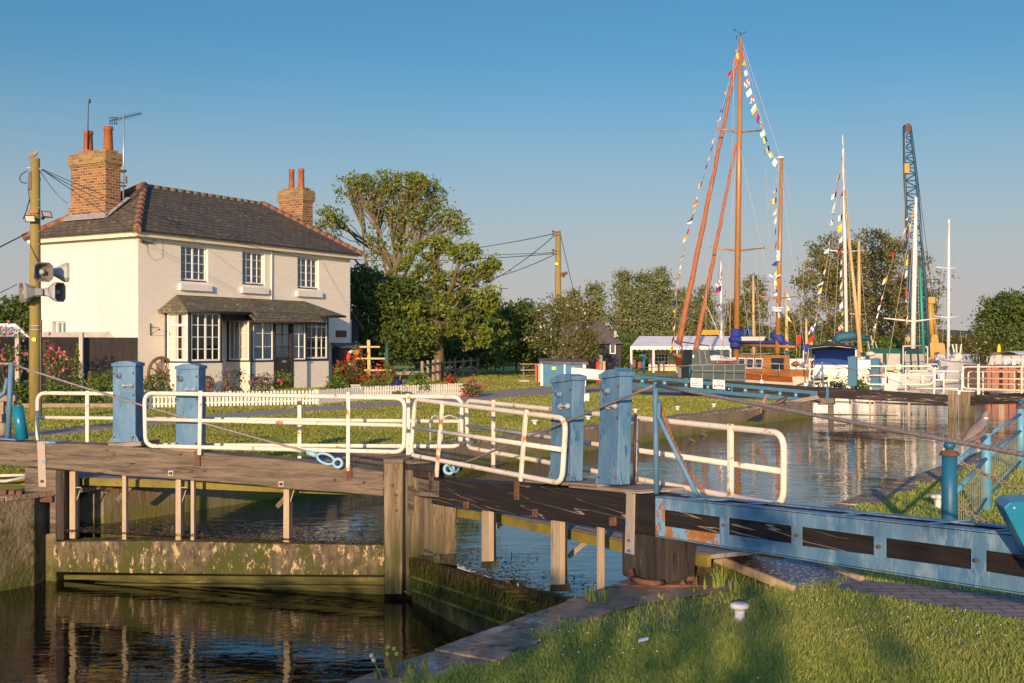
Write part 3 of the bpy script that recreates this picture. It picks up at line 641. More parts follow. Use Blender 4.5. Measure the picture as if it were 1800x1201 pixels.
# straps, plates and bolts
b = MB(); slab(b, PL_L, [(65, 779), (79, 779), (81, 856), (68, 856)], -.014, .014); slab(b, PL_L, [(65, 776), (97, 777), (97, 779.5), (65, 779)], -.014, .3); b.build('steel_strap', 'strap_blue', gL)
b = MB(); slab(b, PL_L, [(584, 837), (706, 848), (706, 860), (584, 848)], -.022, .022); b.build('strap_plate', 'timber', gL)
for px, py in ((589, 843), (640, 848), (690, 853), (494, 851), (300, 832), (697, 870), (697, 897), (74, 846)):
    b = MB(); b.lathe(PL_L(px, py, -.024), [(.016, 0), (.016, .018), (.007, .022)], 8, axis=-PL_L.n); b.build('bolt', 'rust', gL)
b = MB()
for px, py in ((494, 851), (300, 832)): slab(b, PL_L, [(px-4.5, py-4.5), (px+4.5, py-4.5), (px+4.5, py+4.5), (px-4.5, py+4.5)], -.010, .012)
b.build('washer_plate', 'concrete_post', gL)
for px, py in ((613, 0), (346, 0)):
    y = 820 if px > 500 else 793
    b = MB(); slab(b, PL_L, [(px-5, y), (px+5, y), (px+5, y+26), (px-5, y+26)], -.026, .02); b.build('rail_bracket', 'rust', gL)
# --- walkways behind the leaves
def walkway(pl, pts, off, width, label, edge, braces=()):
    """pts near edge top pixels, on plane off"""
    A = K(pl, pts, off); t = thing('plank_walkway', A[0], label, 'walkway', 'plank walkways behind the gates')
    b = MB(); n = 5
    for a, c in zip(A[:-1], A[1:]):
        for k in range(n):
            w = width/n; o = pl.n*(k*w); b.prism([a+o, c+o, c+o+pl.n*(w-.008), a+o+pl.n*(w-.008)], V3(0, 0, -.03))
    b.build('planks', 'plank', t)
    b = MB()
    for a, c in zip(A[:-1], A[1:]):
        b.prism([a-pl.n*.03+V3(0, 0, -.004), c-pl.n*.03+V3(0, 0, -.004), c-pl.n*.03+V3(0, 0, -.085), a-pl.n*.03+V3(0, 0, -.085)], pl.n*.03)
        b.prism([a+pl.n*(width)+V3(0, 0, -.004), c+pl.n*(width)+V3(0, 0, -.004), c+pl.n*(width)+V3(0, 0, -.085), a+pl.n*(width)+V3(0, 0, -.085)], pl.n*.03)
    b.build('edge_board', edge, t)
    b = MB()
    for a, c in zip(A[:-1], A[1:]):
        pass
    for a, s in braces:
        p = A[a].lerp(A[a+1], s)+pl.n*.3; b = MB(); b.bar(p+V3(0, 0, -.06), p-pl.d*.03+V3(0, 0, -.06)-pl.n*.3, .05, .05); b.bar(p-pl.n*.05+V3(0, 0, -.06), p-pl.n*.25-pl.d*.12+V3(0, 0, -.26), .03, .04); b.build('brace', 'old_wood', t)
    return t
walkway(PL_L, [(85, 838), (330, 845), (480, 851), (700, 858)], .40, .75, 'grey plank walkway with a yellow edge behind the left leaf', 'yellow_edge', [(0, .55), (2, .1)])
wR = walkway(PL_R, [(800, 893), (880, 903), (1000, 929), (1100, 951), (1180, 965), (1250, 975)], .34, .62, 'grey plank walkway with a mossy edge behind the right leaf', 'yellow_edge', [(0, .7), (2, .02)])
# --- right leaf
b = MB()
T_ = [(758, 842), (870, 850), (980, 858), (1100, 867), (1156, 873)]; B_ = [(1156, 942), (1040, 925), (900, 904), (758, 886)]
b.prism(K(PL_R, T_+B_), PL_R.n*.26)
T2 = [(1156.2, 875), (1480, 910), (1800, 945), (3300, 1107)]; B2 = [(3300, 1276), (1800, 1040), (1480, 990), (1156.2, 940)]
b.prism(K(PL_R, T2+B2, .01), PL_R.n*.24); b.build('balance_beam', 'timber_dark', gR, bevel=.008)
# steel casing: strips proud of the timber
b = MB(); r = MB()
def lerp(a, c, t): return a+(c-a)*t
def casT(px): return 875+(px-1152)*(945-875)/648.
def casB(px): return 941+(px-1152)*(1042-941)/648.
holes = [(1167, 1265, 896, 909, 925, 939), (1280, 1391, 910, 924.5, 940, 955.5), (1408.5, 1536, 926, 943, 959.5, 976), (1556, 1707, 945.5, 965, 980, 1001), (1731.5, 1890, 967.5, 988, 1004.5, 1030), (1925, 2140, 991, 1015, 1034, 1064), (2180, 2480, 1020, 1052, 1075, 1122), (2540, 3100, 1061, 1121, 1130, 1219)]
edges = [1152]+[x for h in holes for x in h[:2]]+[3290]
for i in range(0, len(edges), 2):   # uprights
    x0, x1 = edges[i], edges[i+1]
    tgt = r if i == 0 else b
    slab(tgt, PL_R, [(x0, casT(x0)), (x1, casT(x1)), (x1, casB(x1)), (x0, casB(x0))], -.006, .008)
for j, (x0, x1, a0, a1, c0, c1) in enumerate(holes):
    slab(b, PL_R, [(x0, casT(x0)), (x1, casT(x1)), (x1, a1), (x0, a0)], -.006, .008)
    slab(r if j == 0 else b, PL_R, [(x0, c0), (x1, c1), (x1, casB(x1)), (x0, casB(x0))], -.006, .008)
# top and bottom flanges
for x0, x1 in ((1152, 1480), (1480, 1800), (1800, 3290)):
    for y, o in ((casT, .0), (casB, .0)):
        a = PL_R(x0, y(x0), -.006); c = PL_R(x1, y(x1), -.006); up = V3(0, 0, .004 if y is casT else -.004)
        b.prism([a+up, c+up, c+up+PL_R.n*.075, a+up+PL_R.n*.075], V3(0, 0, .006 if y is casT else -.006))
        if y is casT: b.prism([a+up+PL_R.n*.20, c+up+PL_R.n*.20, c+up+PL_R.n*.275, a+up+PL_R.n*.275], V3(0, 0, .006))
for x in (1300, 1470, 1620, 1740):
    a = PL_R(x, casT(x), -.004); c = PL_R(x+10, casT(x+10), -.004); b.prism([a+V3(0,0,.012), c+V3(0,0,.012), c+PL_R.n*.27+V3(0,0,.012), a+PL_R.n*.27+V3(0,0,.012)], V3(0, 0, .004))
b.build('steel_casing', 'beam_blue', gR); tag(r.build('steel_casing', 'beam_rust', gR), 'rusted end of the blue casing')
b = MB(); slab(b, PL_R, [(1101, 866), (1114, 868), (1112, 975), (1098, 972)], -.016, .014); slab(b, PL_R, [(1101, 863.5), (1125, 865), (1125, 868), (1101, 866)], -.016, .26); b.build('steel_strap', 'strap_blue', gR)
b = MB(); slab(b, PL_R, [(1114, 937), (1172, 944), (1172, 1027), (1112, 1023)], .02, .24); slab(b, PL_R, [(1092, 935), (1113.5, 938), (1113.5, 985), (1110, 1020), (1092, 1012)], .0, .10); b.build('heel_post', 'timber_vd', gR, bevel=.02)
b = MB(); slab(b, PL_R, [(712, 808), (724, 813), (724, 1048), (712, 1045)], -.02, .3); slab(b, PL_R, [(724.5, 872), (763, 878), (763, 978), (724.5, 975)], .05, .25); b.build('mitre_post', 'timber_v', gR, bevel=.012)
b = MB(); slab(b, PL_R, [(712, 974), (763, 978), (763, 1055), (712, 1048)], .04, .26); b.build('post_foot', 'timber_wet', gR, bevel=.012)
b = MB(); slab(b, PL_R, [(722, 826), (760, 829), (760, 842.5), (722, 839)], -.01, .25); slab(b, PL_R, [(711, 815), (762, 818), (762, 830), (711, 826)], -.03, .32); b.build('post_cap', 'timber_vd', gR, bevel=.01)
b = MB(); slab(b, PL_R, [(722, 862), (768, 866), (768, 874), (722, 871)], -.022, .022); slab(b, PL_R, [(716, 853), (724, 854), (724, 905), (716, 905)], -.024, .02); slab(b, PL_R, [(735, 842), (770, 846), (770, 864), (735, 862)], -.012, .012); b.build('strap_plate', 'timber', gR)
for px, py in ((755, 871), (818, 888), (939, 902), (1076, 917), (907, 872), (753, 852), (1106, 950), (1106, 968), (1272, 923), (1401, 941), (1546, 961), (1718, 985), (720, 880), (720, 905)):
    b = MB(); b.lathe(PL_R(px, py, -.02), [(.010, 0), (.010, .012), (.005, .015)], 8, axis=-PL_R.n); b.build('bolt', 'rust', gR)
for px, py, w, h in ((818, 888, 4, 6), (939, 902, 4, 7), (1076, 917, 5, 7.5), (907, 863, 3.5, 16), (757, 850, 3.5, 12)): b = MB(); slab(b, PL_R, [(px-w, py-h), (px+w, py-h), (px+w, py+h), (px-w, py+h)], -.012, .014); b.build('washer_plate', 'rust', gR)
for px, w, y0, y1 in ((855, 17, 897, 995), (978, 20, 915, 1036), (1053, 8, 925, 1036)):
    b = MB(); slab(b, PL_R, [(px-w/2, y0), (px+w/2-3, y0), (px+w/2-3, y1), (px-w/2, y1)], .06, .045)
    if w > 10: slab(b, PL_R, [(px+w/2-2, y0), (px+w/2+2, y0), (px+w/2+2, y1-1), (px+w/2-2, y1-1)], .14, .04)
    b.build('paddle_rod', 'rod', gR, bevel=.003)
    if w > 10:
        b = MB(); slab(b, PL_R, [(px-w/2-1, y1-8), (px+w/2, y1-8), (px+w/2, y1+4), (px-w/2-1, y1+4)], .05, .08); b.build('rod_foot', 'timber_wet', gR)
# planking of the leaf down into the lower water, with hanging weed
gt = [(724, 981), (800, 1006), (873, 1027), (976, 1053), (1070, 1078), (1100, 1082)]
b = MB(); slab(b, PL_R, gt+[(1100, 1220), (976, 1180), (873, 1130), (724, 1070)], .0, .12); b.build('leaf_planking', 'timber_wet', gR)
b = MB()
slab(b, PL_R, [(724, 1012), (873, 1060), (1000, 1100), (1000, 1106), (873, 1065), (724, 1016)], -.04, .05); slab(b, PL_R, [(724, 1035), (873, 1090), (1000, 1135), (1000, 1141), (873, 1095), (724, 1039)], -.05, .06); b.build('waling', 'mossboard', gR)
def ribbons(name, pa, pb, n, lo, hi, wid, mat, drop, off):
    a = np.array(PL_R(*pa, off)); c = np.array(PL_R(*pb, off)); t = NR.uniform(0, 1, n); C = a[None]*(1-t)[:, None]+c[None]*t[:, None]-np.array(PL_R.n)[None]*NR.uniform(0, .05, (n, 1)); C[:, 2] += .015-drop*NR.uniform(0, 1, n)
    ln = NR.uniform(lo, hi, n)*(.5+.5*np.abs(np.sin(t*23+np.sin(t*61)))); d = np.array(PL_R.d)[None]*NR.uniform(.3, 1, (n, 1))*wid/2; k = NR.normal(size=(n, 3))*.012; k[:, 2] = 0
    z = np.zeros((n, 3)); z[:, 2] = -ln; V = np.stack([C-d, C+d, C+z*.5+d*.8+k, C+z*.5-d*.8+k, C+z+k*1.5], 1).reshape(-1, 3); i = np.arange(n)*5
    Fc = np.concatenate([np.stack([i, i+1, i+2], 1), np.stack([i, i+2, i+3], 1), np.stack([i+3, i+2, i+4], 1)]); T = NR.uniform(0, 1, n); o = np_mesh(name, V, Fc, mat, parent=gR, tone=np.concatenate([T, T, T])); o['kind'] = 'stuff'
ribbons('hanging_weed', (724, 981), (1090, 1080), 2600, .05, .2, .016, 'weed_brown', .02, -.0)
ribbons('moss', (724, 986), (1090, 1086), 4200, .05, .14, .014, 'moss_leaf', .34, -.0)
# floating debris behind both leaves
def debris(n, pa, pb, pl, w, label, mat, s):
    a = pl(*pa); c = pl(*pb); t = NR.uniform(0, 1, n); C = np.array(a)[None]*(1-t)[:, None]+np.array(c)[None]*t[:, None]
    C += np.array(pl.n)[None]*(NR.uniform(0, 1, n)**2.2*w*(.4+.6*np.abs(np.sin(t*9))))[:, None]; C[:, 2] = ZW+.012+NR.uniform(0, .02, n)
    d = NR.normal(size=(n, 3)); d[:, 2] *= .1; d /= np.linalg.norm(d, axis=1)[:, None]; wd = np.cross(d, [0, 0, 1.]); sz = s*NR.uniform(.4, 2.2, (n, 1))
    V = np.stack([C-d*sz, C+wd*sz*.25, C+d*sz, C-wd*sz*.25], 1).reshape(-1, 3); o = np_mesh('floating_weed', V, np.arange(4*n).reshape(n, 4), mat, tone=NR.uniform(0, 1, n)); tag(o, label, 'floating weed', kind='stuff')
M_leaf('scum', (.02,.018,.012), (.30,.26,.2), .1)
debris(2600, (100, 950), (676, 957), PL_L, 1.1, 'scum and broken reeds floating behind the left leaf', 'scum', .022)
debris(1800, (740, 985), (1095, 1075), PL_R, 1.0, 'dark floating weed drifting behind the right leaf', 'scum', .022)
M_leaf('reed_float', (.3,.2,.05), (.5,.38,.08), .2)
debris(60, (890, 1030), (965, 1050), PL_R, .25, 'yellow reeds caught against the gate between two posts', 'reed_float', .10)
# loose green boards (pads) under the winding boxes
for pl, pts, lab in ((PL_L, [(190, 780), (248, 777), (248, 784), (190, 787)], 'left'), (PL_L, [(283, 789), (350, 789), (350, 796), (283, 796)], ''), (PL_R, [(915, 842), (1050, 852), (1050, 858), (915, 847)], ''), (PL_R, [(1000, 851), (1120, 862), (1120, 868), (1000, 857)], '')):
    b = MB(); slab(b, pl, pts, .02, .40); b.build('box_plinth', 'old_wood', gL if pl is PL_L else gR)

# ================================================================ handrails
RG = 'white tubular handrails along the near gates'
def railframe(pl, off, corners, mid, posts, label, r=.0235, rad=.11, mat='rail_white', name='handrail', group=RG, pm='rail_rusty', lean=None):
    """corners TL,TR,BR,BL pixels; a closed rounded frame"""
    C = K(pl, corners, off); t = thing(name, C[3], label, 'handrail', group)
    pts = []
    for i in range(4):
        p, c, n = C[i-1], C[i], C[(i+1) % 4]; a = c+(p-c).normalized()*rad; e = c+(n-c).normalized()*rad
        for s in range(6):
            u = s/5; pts.append(a*(1-u)**2+c*2*u*(1-u)+e*u*u)
    b = MB(); b.tube(pts, r, 10, closed=True); b.build('frame', mat, t)
    m = K(pl, mid, off); b = MB(); b.tube(m, r*.9, 10); b.build('mid_rail', mat, t)
    for (tx, ty, bx, by, w) in posts:
        b = MB(); a = pl(bx, by, off-.012); c = pl(tx, ty, off-.012); b.bar(a, c, w*.82, w*.6, up=pl.n); b.build('post', pm, t, bevel=.006)
    return t
railframe(PL_L, .52, [(66, 691), (812, 698), (811, 785), (66, 781)], [(66, 734), (812, 741)], [(154, 687, 154, 783, .055), (527, 694, 527, 812, .055), (718, 692, 718, 803, .055)], 'back white handrail on the left leaf, rusty at its posts')
railframe(PL_L, -.03, [(254, 691), (712, 700), (710, 795), (256, 784)], [(253, 737), (712, 748)], [(353, 687, 351, 800, .05), (613, 689, 612, 828, .05)], 'front white handrail on the left leaf, ending by the mitre posts', pm='rail_rusty')
railframe(PL_R, -.02, [(730, 702), (995, 736), (988, 850), (722, 800)], [(727, 752), (990, 791)], [(778, 705, 767, 838, .052), (925, 720, 915, 846, .048)], 'front white handrail on the right leaf, leaning and streaked with rust', r=.0225)
railframe(PL_R, .50, [(820, 704), (1378, 762), (1377, 890), (822, 787)], [(820, 748), (1377, 829)], [(867, 703, 867, 822, .05), (1120, 731, 1117, 862, .04), (1284, 745, 1284, 880, .052)], 'long white handrail on the right leaf running out over the chamber', r=.0225)

M('catch_metal', (.25,.33,.40), (.35,.36,.34), 30, .6, c3=(.3,.2,.1), thr=.55, s3=30)
# ================================================================ winding boxes (paddle gear)
def winding_box(pl, px0, px1, ty, by, depth, off, label, bolts, wheel, lean=0.0, letter=0):
    a = pl(px0, by, off); c = pl(px1, by, off); w = (c-a).length; d = (c-a).normalized(); n = pl.n; h = abs(pl(px0, ty, off).z-a.z)
    # local build in an upright frame, then lean
    org = (a+c)/2; t = thing('winding_box', org, label, 'winding box', 'blue boxes of paddle gear on the gates')
    t.rotation_mode = 'XYZ'
    b = MB(); hh = h-.03
    A = a; b.prism([A, A+d*w, A+d*w+n*depth, A+n*depth], V3(0, 0, hh)); 
    for q, s in ((a, -1), (c, 1)): b.prism([q, q+d*s*.05, q+V3(0, 0, .09)], n*.02)
    b.build('body', 'blue_box', t, bevel=.006)
    b = MB(); e = .012; z0 = V3(0, 0, hh+.001)
    prof = [a-d*e-n*e+z0, a-d*e-n*e+z0+V3(0, 0, .035), a+d*w*.3-n*e+z0+V3(0, 0, .058), a+d*w*.5-n*e+z0+V3(0, 0, .062), a+d*w*.7-n*e+z0+V3(0, 0, .058), c+d*e-n*e+z0+V3(0, 0, .035), c+d*e-n*e+z0]
    b.prism(prof, n*(depth+2*e)); b.build('lid', 'blue_box', t, bevel=.004)
    for u in (.08, .92):
        for zz in (.91, .62, .07): b = MB(); b.lathe(a+d*w*u+V3(0, 0, hh*zz), [(.011, 0), (.011, .008), (.005, .012)], 8, axis=-n); b.build('bolt', 'rust', t)
    b = MB(); q = a+d*w*wheel[0]+V3(0, 0, hh*wheel[1]); b.lathe(q, [(.032, 0), (.032, .02), (.02, .022), (.02, .04), (.012, .042)], 16, axis=-n)
    b.build('shaft_boss', 'blue_box', t); b = MB(); b.lathe(q-n*.04, [(.014, 0), (.014, .01)], 10, axis=-n); b.build('shaft_end', 'rust', t)
    b = MB(); q1 = a+d*w*.5+V3(0, 0, hh*bolts); q2 = a+d*w*.84+V3(0, 0, hh*bolts)
    for q in (q1, q2): b.lathe(q, [(.026, 0), (.026, .02), (.014, .022), (.014, .035)], 14, axis=-n)
    b.bar(q1-n*.028, q2-n*.028, .012, .016, up=n); b.build('catch', 'catch_metal', t)
    if letter:
        b = MB()
        for row, (x0, x1, zz) in enumerate(((.06, .92, .70), (.35, .85, .645))):
            x = x0
            while x < x1:
                lw = random.uniform(.025, .04)
                if random.random() > .14:
                    q = a+d*w*x+V3(0, 0, hh*zz)-n*.003; b.prism([q, q+d*w*lw*.25, q+d*w*lw*.25+V3(0, 0, .016), q+V3(0, 0, .016)], n*.004); b.prism([q+d*w*lw*.3+V3(0, 0, .006*row), q+d*w*lw+V3(0, 0, .006*row), q+d*w*lw+V3(0, 0, .004+.006*row), q+d*w*lw*.3+V3(0, 0, .004+.006*row)], n*.004)
                x += lw+.02
        b.build('lettering', 'beam_blue', t)
    if lean:  # tip sideways about the viewing-ish axis through the base
        t.rotation_euler = (0, lean, 0)
    return t
winding_box(PL_L, 198, 238, 640, 778, .17, .10, 'leftmost blue winding box, its plate facing the camera above the beam', .75, (.28, .88), letter=1)
winding_box(PL_L, 309, 349, 645, 789, .17, .12, 'second blue winding box from the left, half behind the white front rail', .75, (.22, .88))
winding_box(PL_R, 966, 1003, 668, 846, .11, .06, 'battered blue winding box crossed by the wire rope, nearer the mitre posts', .75, (.45, .88), lean=.022)
winding_box(PL_R, 1050, 1085, 660, 852, .11, .06, 'tallest blue winding box with flaking paint, beside the blue strut', .73, (.45, .88), lean=.028)

# ================================================================ stay posts, wire ropes
def strut_post(pl, top, bot, off, label, brace, plate, r, mat='blue_box'):
    a = pl(*bot, off); c = pl(*top, off); t = thing('stay_post', a, label, 'stay post', 'blue posts carrying the wire ropes')
    b = MB(); b.tube([a, c], r, 12); b.tube([c-V3(0, 0, .02), c+V3(0, 0, .02)], [r*1.1, r*.7], 10); b.build('post', mat, t)
    b = MB(); p = [pl(x, y, off) for x, y in brace]; b.tube(p, r*.85, 10); b.build('brace', mat, t)
    b = MB(); q = [pl(x, y, off) for x, y in plate]; b.prism([q[0]-pl.n*.05, q[1]-pl.n*.05, q[1]+pl.n*.07, q[0]+pl.n*.07], V3(0, 0, .015)); b.build('foot_plate', mat, t)
    return t, a, c
PR, pa, pc = strut_post(PL_R, (1152, 677), (1154, 868), .03, 'slim blue post with a slanting brace near the end of the long rail', [(1158, 708), (1158, 735), (1226, 872)], [(1222, 878), (1275, 880)], .019)
b = MB(); b.tube([PL_R(1159, 704, .1), PL_R(1159, 737, .1)], .017, 10); b.build('sleeve', 'blue_box', PR)
PLl, la, lc = strut_post(PL_L, (20, 640), (14, 772), .12, 'leaning blue post carrying the wire rope at the left edge', [(13, 665), (8, 690), (-30, 720)], [(-10, 771), (32, 774)], .03)
# chain links
def chain(pts, r, w, n, mat, name, label, cat='chain', group=None, parent=None):
    b = MB(); L_ = []
    for i in range(n+1):
        s = i/n*(len(pts)-1); k = min(int(s), len(pts)-2); L_.append(Vector(pts[k]).lerp(Vector(pts[k+1]), s-k))
    for i in range(n):
        a, c = L_[i], L_[i+1]; d = (c-a).normalized(); m = (a+c)/2; u = d.orthogonal().normalized(); v = d.cross(u)
        if i % 2: u, v = v, u
        ln = (c-a).length*.72
        ring = [m+d*ln*math.cos(t)+u*w*math.sin(t) for t in [2*math.pi*k/8 for k in range(8)]]
        b.tube(ring, r, 4, closed=True)
    o = b.build(name, mat, parent, org=None if parent else pts[0])
    if not parent: tag(o, label, cat, group)
    return o
chain([PL_R(1163, 716, .1), PL_R(1180, 770, .1), PL_R(1205, 820, .1), PL_R(1240, 868, .1)], .004, .011, 34, 'rust_orange', 'rusty_chain', 'thin rusty chain hanging beside the slanting blue brace')
def rope(pts, r, mat, name, label, cat='wire rope', group=None, n=8):
    b = MB(); b.tube(pts, r, n); o = b.build(name, mat, org=pts[0]); return tag(o, label, cat, group)
def smooth_pts(pts, sag=0.0, n=12):
    out = []
    for i in range(n+1):
        t = i/n; p = Vector(pts[0]).lerp(Vector(pts[1]), t); p.z -= sag*4*t*(1-t); out.append(p)
    return out
e0 = pc+V3(0, 0, .0)
RGp = 'steel wire ropes staying the gates'
rope(smooth_pts([e0, PL_R(3290, 1080, .03)], .0), .0125, 'steel_rope', 'wire_rope', 'thick twisted wire rope from the slim blue post to the right edge', group=RGp)
rope(smooth_pts([e0, PL_R(806, 818, -.0)], -.0), .0095, 'steel_rope', 'wire_rope', 'wire rope slanting across the two battered blue boxes', group=RGp)
rope(smooth_pts([lc, PL_L(545, 795, -.10)], .03), .0115, 'steel_rope', 'wire_rope', 'wire rope running down in front of the two left winding boxes', group=RGp)
rope(smooth_pts([lc, PL_L(-150, 634, .1)], .0), .015, 'steel_rope', 'wire_rope', 'short wire rope leaving the picture at the left edge', group=RGp)
def shackle(pts, r, label, mat='blue_bright'):
    t = thing('shackle', pts[0], label, 'shackle', 'blue shackles at the ends of the ropes')
    a, c = Vector(pts[0]), Vector(pts[1]); d = (c-a).normalized(); n = V3(0, -1, 0)
    b = MB(); b.tube([a, a+d*.12], r*2.4, 10); b.build('ferrule', mat, t)
    m = a+d*.22; u = d.cross(n).normalized(); ring = [m+d*.10*math.cos(x)+u*.05*math.sin(x) for x in [2*math.pi*k/16 for k in range(16)]]
    b = MB(); b.tube(ring, r*1.3, 8, closed=True); b.build('link', mat, t)
    b = MB(); b.torus(a+d*.36, .045, .017, axis=n, n=14); b.build('eye', mat, t)
M('shackle_blue', (.22,.42,.58), (.3,.5,.62), 6, .4)
shackle([PL_L(540, 795, -.10), PL_L(590, 813, -.10)], .011, 'pale blue shackle and eye on the left beam', 'shackle_blue')
shackle([PL_R(812, 816, .02), PL_R(776, 830, .05)], .010, 'pale blue shackle lying behind the right mitre post', 'shackle_blue')
# cylinder stand at the left
b = MB(); a = P(40, 773, 13.0); c = P(31, 714, 13.0); b.tube([a, c], [.065, .062], 16); o = b.build('blue_drum', 'teal_near', org=a); tag(o, 'short glossy teal cylinder standing by the leaning post', 'cylinder')
# thin black post with the weathered inner edge behind the tall box
rp = rope([PL_R(1114, 862, .3), PL_R(1117, 728, .3)], .010, 'iron', 'marker_post', 'thin dark post between the tall box and the slim blue post', 'post')
# --- metal ramp down to the brick path
r0 = wR
rt = thing('ramp', G(1450, 1010), 'metal chequer plate ramp with timber edges leading down to the brick path', 'ramp')
a = W(1262, 978, .115); b_ = W(1400, 1036, .012); c = W(1510, 1021, .012); d = W(1350, 958, .125)
b = MB(); b.prism([a, b_, c, d], V3(0, 0, -.012)); b.build('tread_plate', 'diamond_plate', rt)
b = MB(); b.bar(a+V3(-.02, -.02, -.01), b_+V3(-.02, -.02, .0), .035, .06); b.bar(d+V3(.02, .03, -.01), c+V3(.03, .02, .0), .035, .06); b.build('edge_timber', 'rod', rt, bevel=.006)
b = MB(); cc = W(1500, 1024, .01)
# --- near ironwork on the stone pad
t = thing('anchor_iron', G(1150, 1030), 'rusty iron collar and anchor strap at the foot of the near heel post', 'anchor')
b = MB(); p0 = W(1108, 1028, .02); b.bar(W(1105, 1030, .02), W(1245, 1030, .02), .03, .02); b.tube([W(1112, 1018, .06), W(1130, 1024, .06), W(1150, 1026, .06), W(1166, 1024, .05)], .022, 8); b.build('strap', 'rust', t)
b = MB(); b.prism([W(1103, 1020, .0), W(1118, 1023, .0), W(1112, 1002, .10), W(1104, 1000, .10)], V3(.01, .06, 0)); b.prism([W(1175, 1024, 0), W(1192, 1026, 0), W(1184, 1003, .07), W(1175, 1005, .07)], V3(.01, .06, 0)); b.build('lug', 'rust', t)
b = MB()
for x in (1125, 1145, 1200, 1222): b.lathe(W(x, 1029, .02), [(.024, 0), (.024, .02), (.012, .022), (.012, .035)], 6)
b.build('nut', 'rust', t)
b = MB(); b.tube([W(1190, 1016, .06), W(1210, 1017, .06), W(1226, 1018, .05)], .02, 8); b.build('eye', 'rust', t)
# left bank end: timbers and irons by the heel
t = thing('anchor_iron', P(40, 880, 12.8), 'rusty anchor irons and bolts on top of the far lock wall', 'anchor')
b = MB(); b.prism([P(0, 880, 12.6), P(92, 884, 12.75), P(92, 872, 12.75), P(0, 868, 12.6)], V3(0, .18, 0)); b.build('strap', 'rust', t, bevel=.01)
b = MB()
for x in (6, 20, 33): b.prism([P(x-6, 880, 12.5), P(x+5, 880, 12.5), P(x+5, 862, 12.5), P(x-6, 863, 12.5)], V3(0, .09, 0))
b.build('lug', 'rust', t, bevel=.012)
t = thing('kerb_timber', P(20, 862, 13.4), 'yellow mossy timber kerbs stacked behind the left heel post', 'timber kerb')
b = MB(); b.prism([P(-60, 872, 13.3), P(70, 872, 13.3), P(70, 858, 13.3), P(-60, 856, 13.3)], V3(0, .3, 0)); b.prism([P(-60, 855, 13.5), P(72, 856, 13.5), P(72, 841, 13.5), P(-60, 843, 13.5)], V3(0, .3, 0)); b.build('kerb', 'yellow_edge', t, bevel=.012)
b = MB(); b.tube([P(-60, 838, 13.3), P(47, 835, 13.3)], .018, 8); b.build('rail', 'rail_white', t)
b = MB(); b.tube([P(-60, 847, 13.25), P(10, 846, 13.25), P(45, 839, 13.25)], .018, 8); b.build('pipe', 'galv', t)
# grass debris on the cill top
A1 = PL_L(112, 951, .04); B1 = PL_L(676, 957, .04); n = 1200; t_ = NR.uniform(0, 1, n); C = np.array(A1)[None]*(1-t_)[:, None]+np.array(B1)[None]*t_[:, None]; C += np.array(PL_L.n)[None]*NR.uniform(-.05, .2, n)[:, None]; C[:, 2] += .0
V, Fc, T = leaf_arrays(C, .035, NR.uniform(0, 1, n), asp=.3); o = np_mesh('cill_weed', V, Fc, 'moss_leaf', parent=gL, tone=T); o['kind'] = 'stuff'
# ================================================================ right bank: posts, rails, mesh, chain, dove
def fence_post(base, h, r, label, mat):
    t = thing('railing_post', base, label, 'post', 'blue railing posts with ball tops')
    b = MB(); b.lathe(base, [(r, -.02), (r*.93, h*.55), (r*.86, h)], 18); b.build('shaft', mat, t)
    b = MB(); b.lathe(base+V3(0, 0, h), [(r*1.12, 0), (r*1.15, .012), (r*1.0, .03), (r*.5, .036), (r*.45, .05)], 18); b.build('collar', [MATS['rust']], t)
    b = MB(); b.lathe(base+V3(0, 0, h+.045), [(r*.42, 0), (r*.68, .018), (r*.72, .035), (r*.5, .058), (r*.15, .068)], 16); b.build('ball', 'teal_near' if h < .8 else 'teal', t)
    return t
PA = V3(3.23, 8.4); PB = V3(4.75, 11.4); PC = V3(6.75, 15.1); PD = V3(8.6, 18.8)
fence_post(PA, .84, .062, 'dark blue post with a rusty collar, nearest the blue balance beam', 'teal')
fence_post(PB, .78, .054, 'pale faded blue post beside the perched dove', 'teal_pale')
fence_post(PC, .82, .054, 'pale blue ball topped post at the right edge', 'teal_pale')
fence_post(PD, .80, .054, 'farthest pale blue post, beyond the right edge', 'teal_pale')
def rail_panel(a, c, label, zs=(.74, .52, .12)):
    t = thing('railing', (a+c)/2, label, 'railing', 'sloping blue railings with rusty bars')
    d = (c-a).normalized(); b = MB()
    for z in zs[:2]: b.tube([a+V3(0, 0, z), c+V3(0, 0, z)], .019, 10)
    b.build('rail', 'teal_pale', t)
    b = MB(); b.tube([a+V3(0, 0, zs[2]), c+V3(0, 0, zs[2])], .016, 10); b.build('lower_rail', 'teal', t)
    b = MB(); L_ = (c-a).length; n = int(L_/.19)
    for i in range(1, n): p = a+d*(L_*i/n); b.tube([p+V3(0, 0, zs[2]), p+V3(0, 0, zs[1])], .0045, 5, cap=False)
    b.build('bars', 'teal_post', t)
rail_panel(PA+V3(.05, .1), PB, 'blue railing between the dark post and the dove')
rail_panel(PB, PC, 'blue railing beyond the dove, running to the edge', )
chain(smooth_pts([PA+V3(.06, 0, .80), V3(3.9, 7.6, .58)], .05, 8), .0065, .016, 26, 'old_wood', 'hanging_chain', 'upper pale chain hanging from the dark blue post', group='pale chains looped from the dark blue post')
chain(smooth_pts([PA+V3(.06, 0, .46), V3(3.75, 7.8, .28)], .04, 8), .0065, .016, 22, 'old_wood', 'hanging_chain', 'lower pale chain that ends behind the teal bracket', group='pale chains looped from the dark blue post')
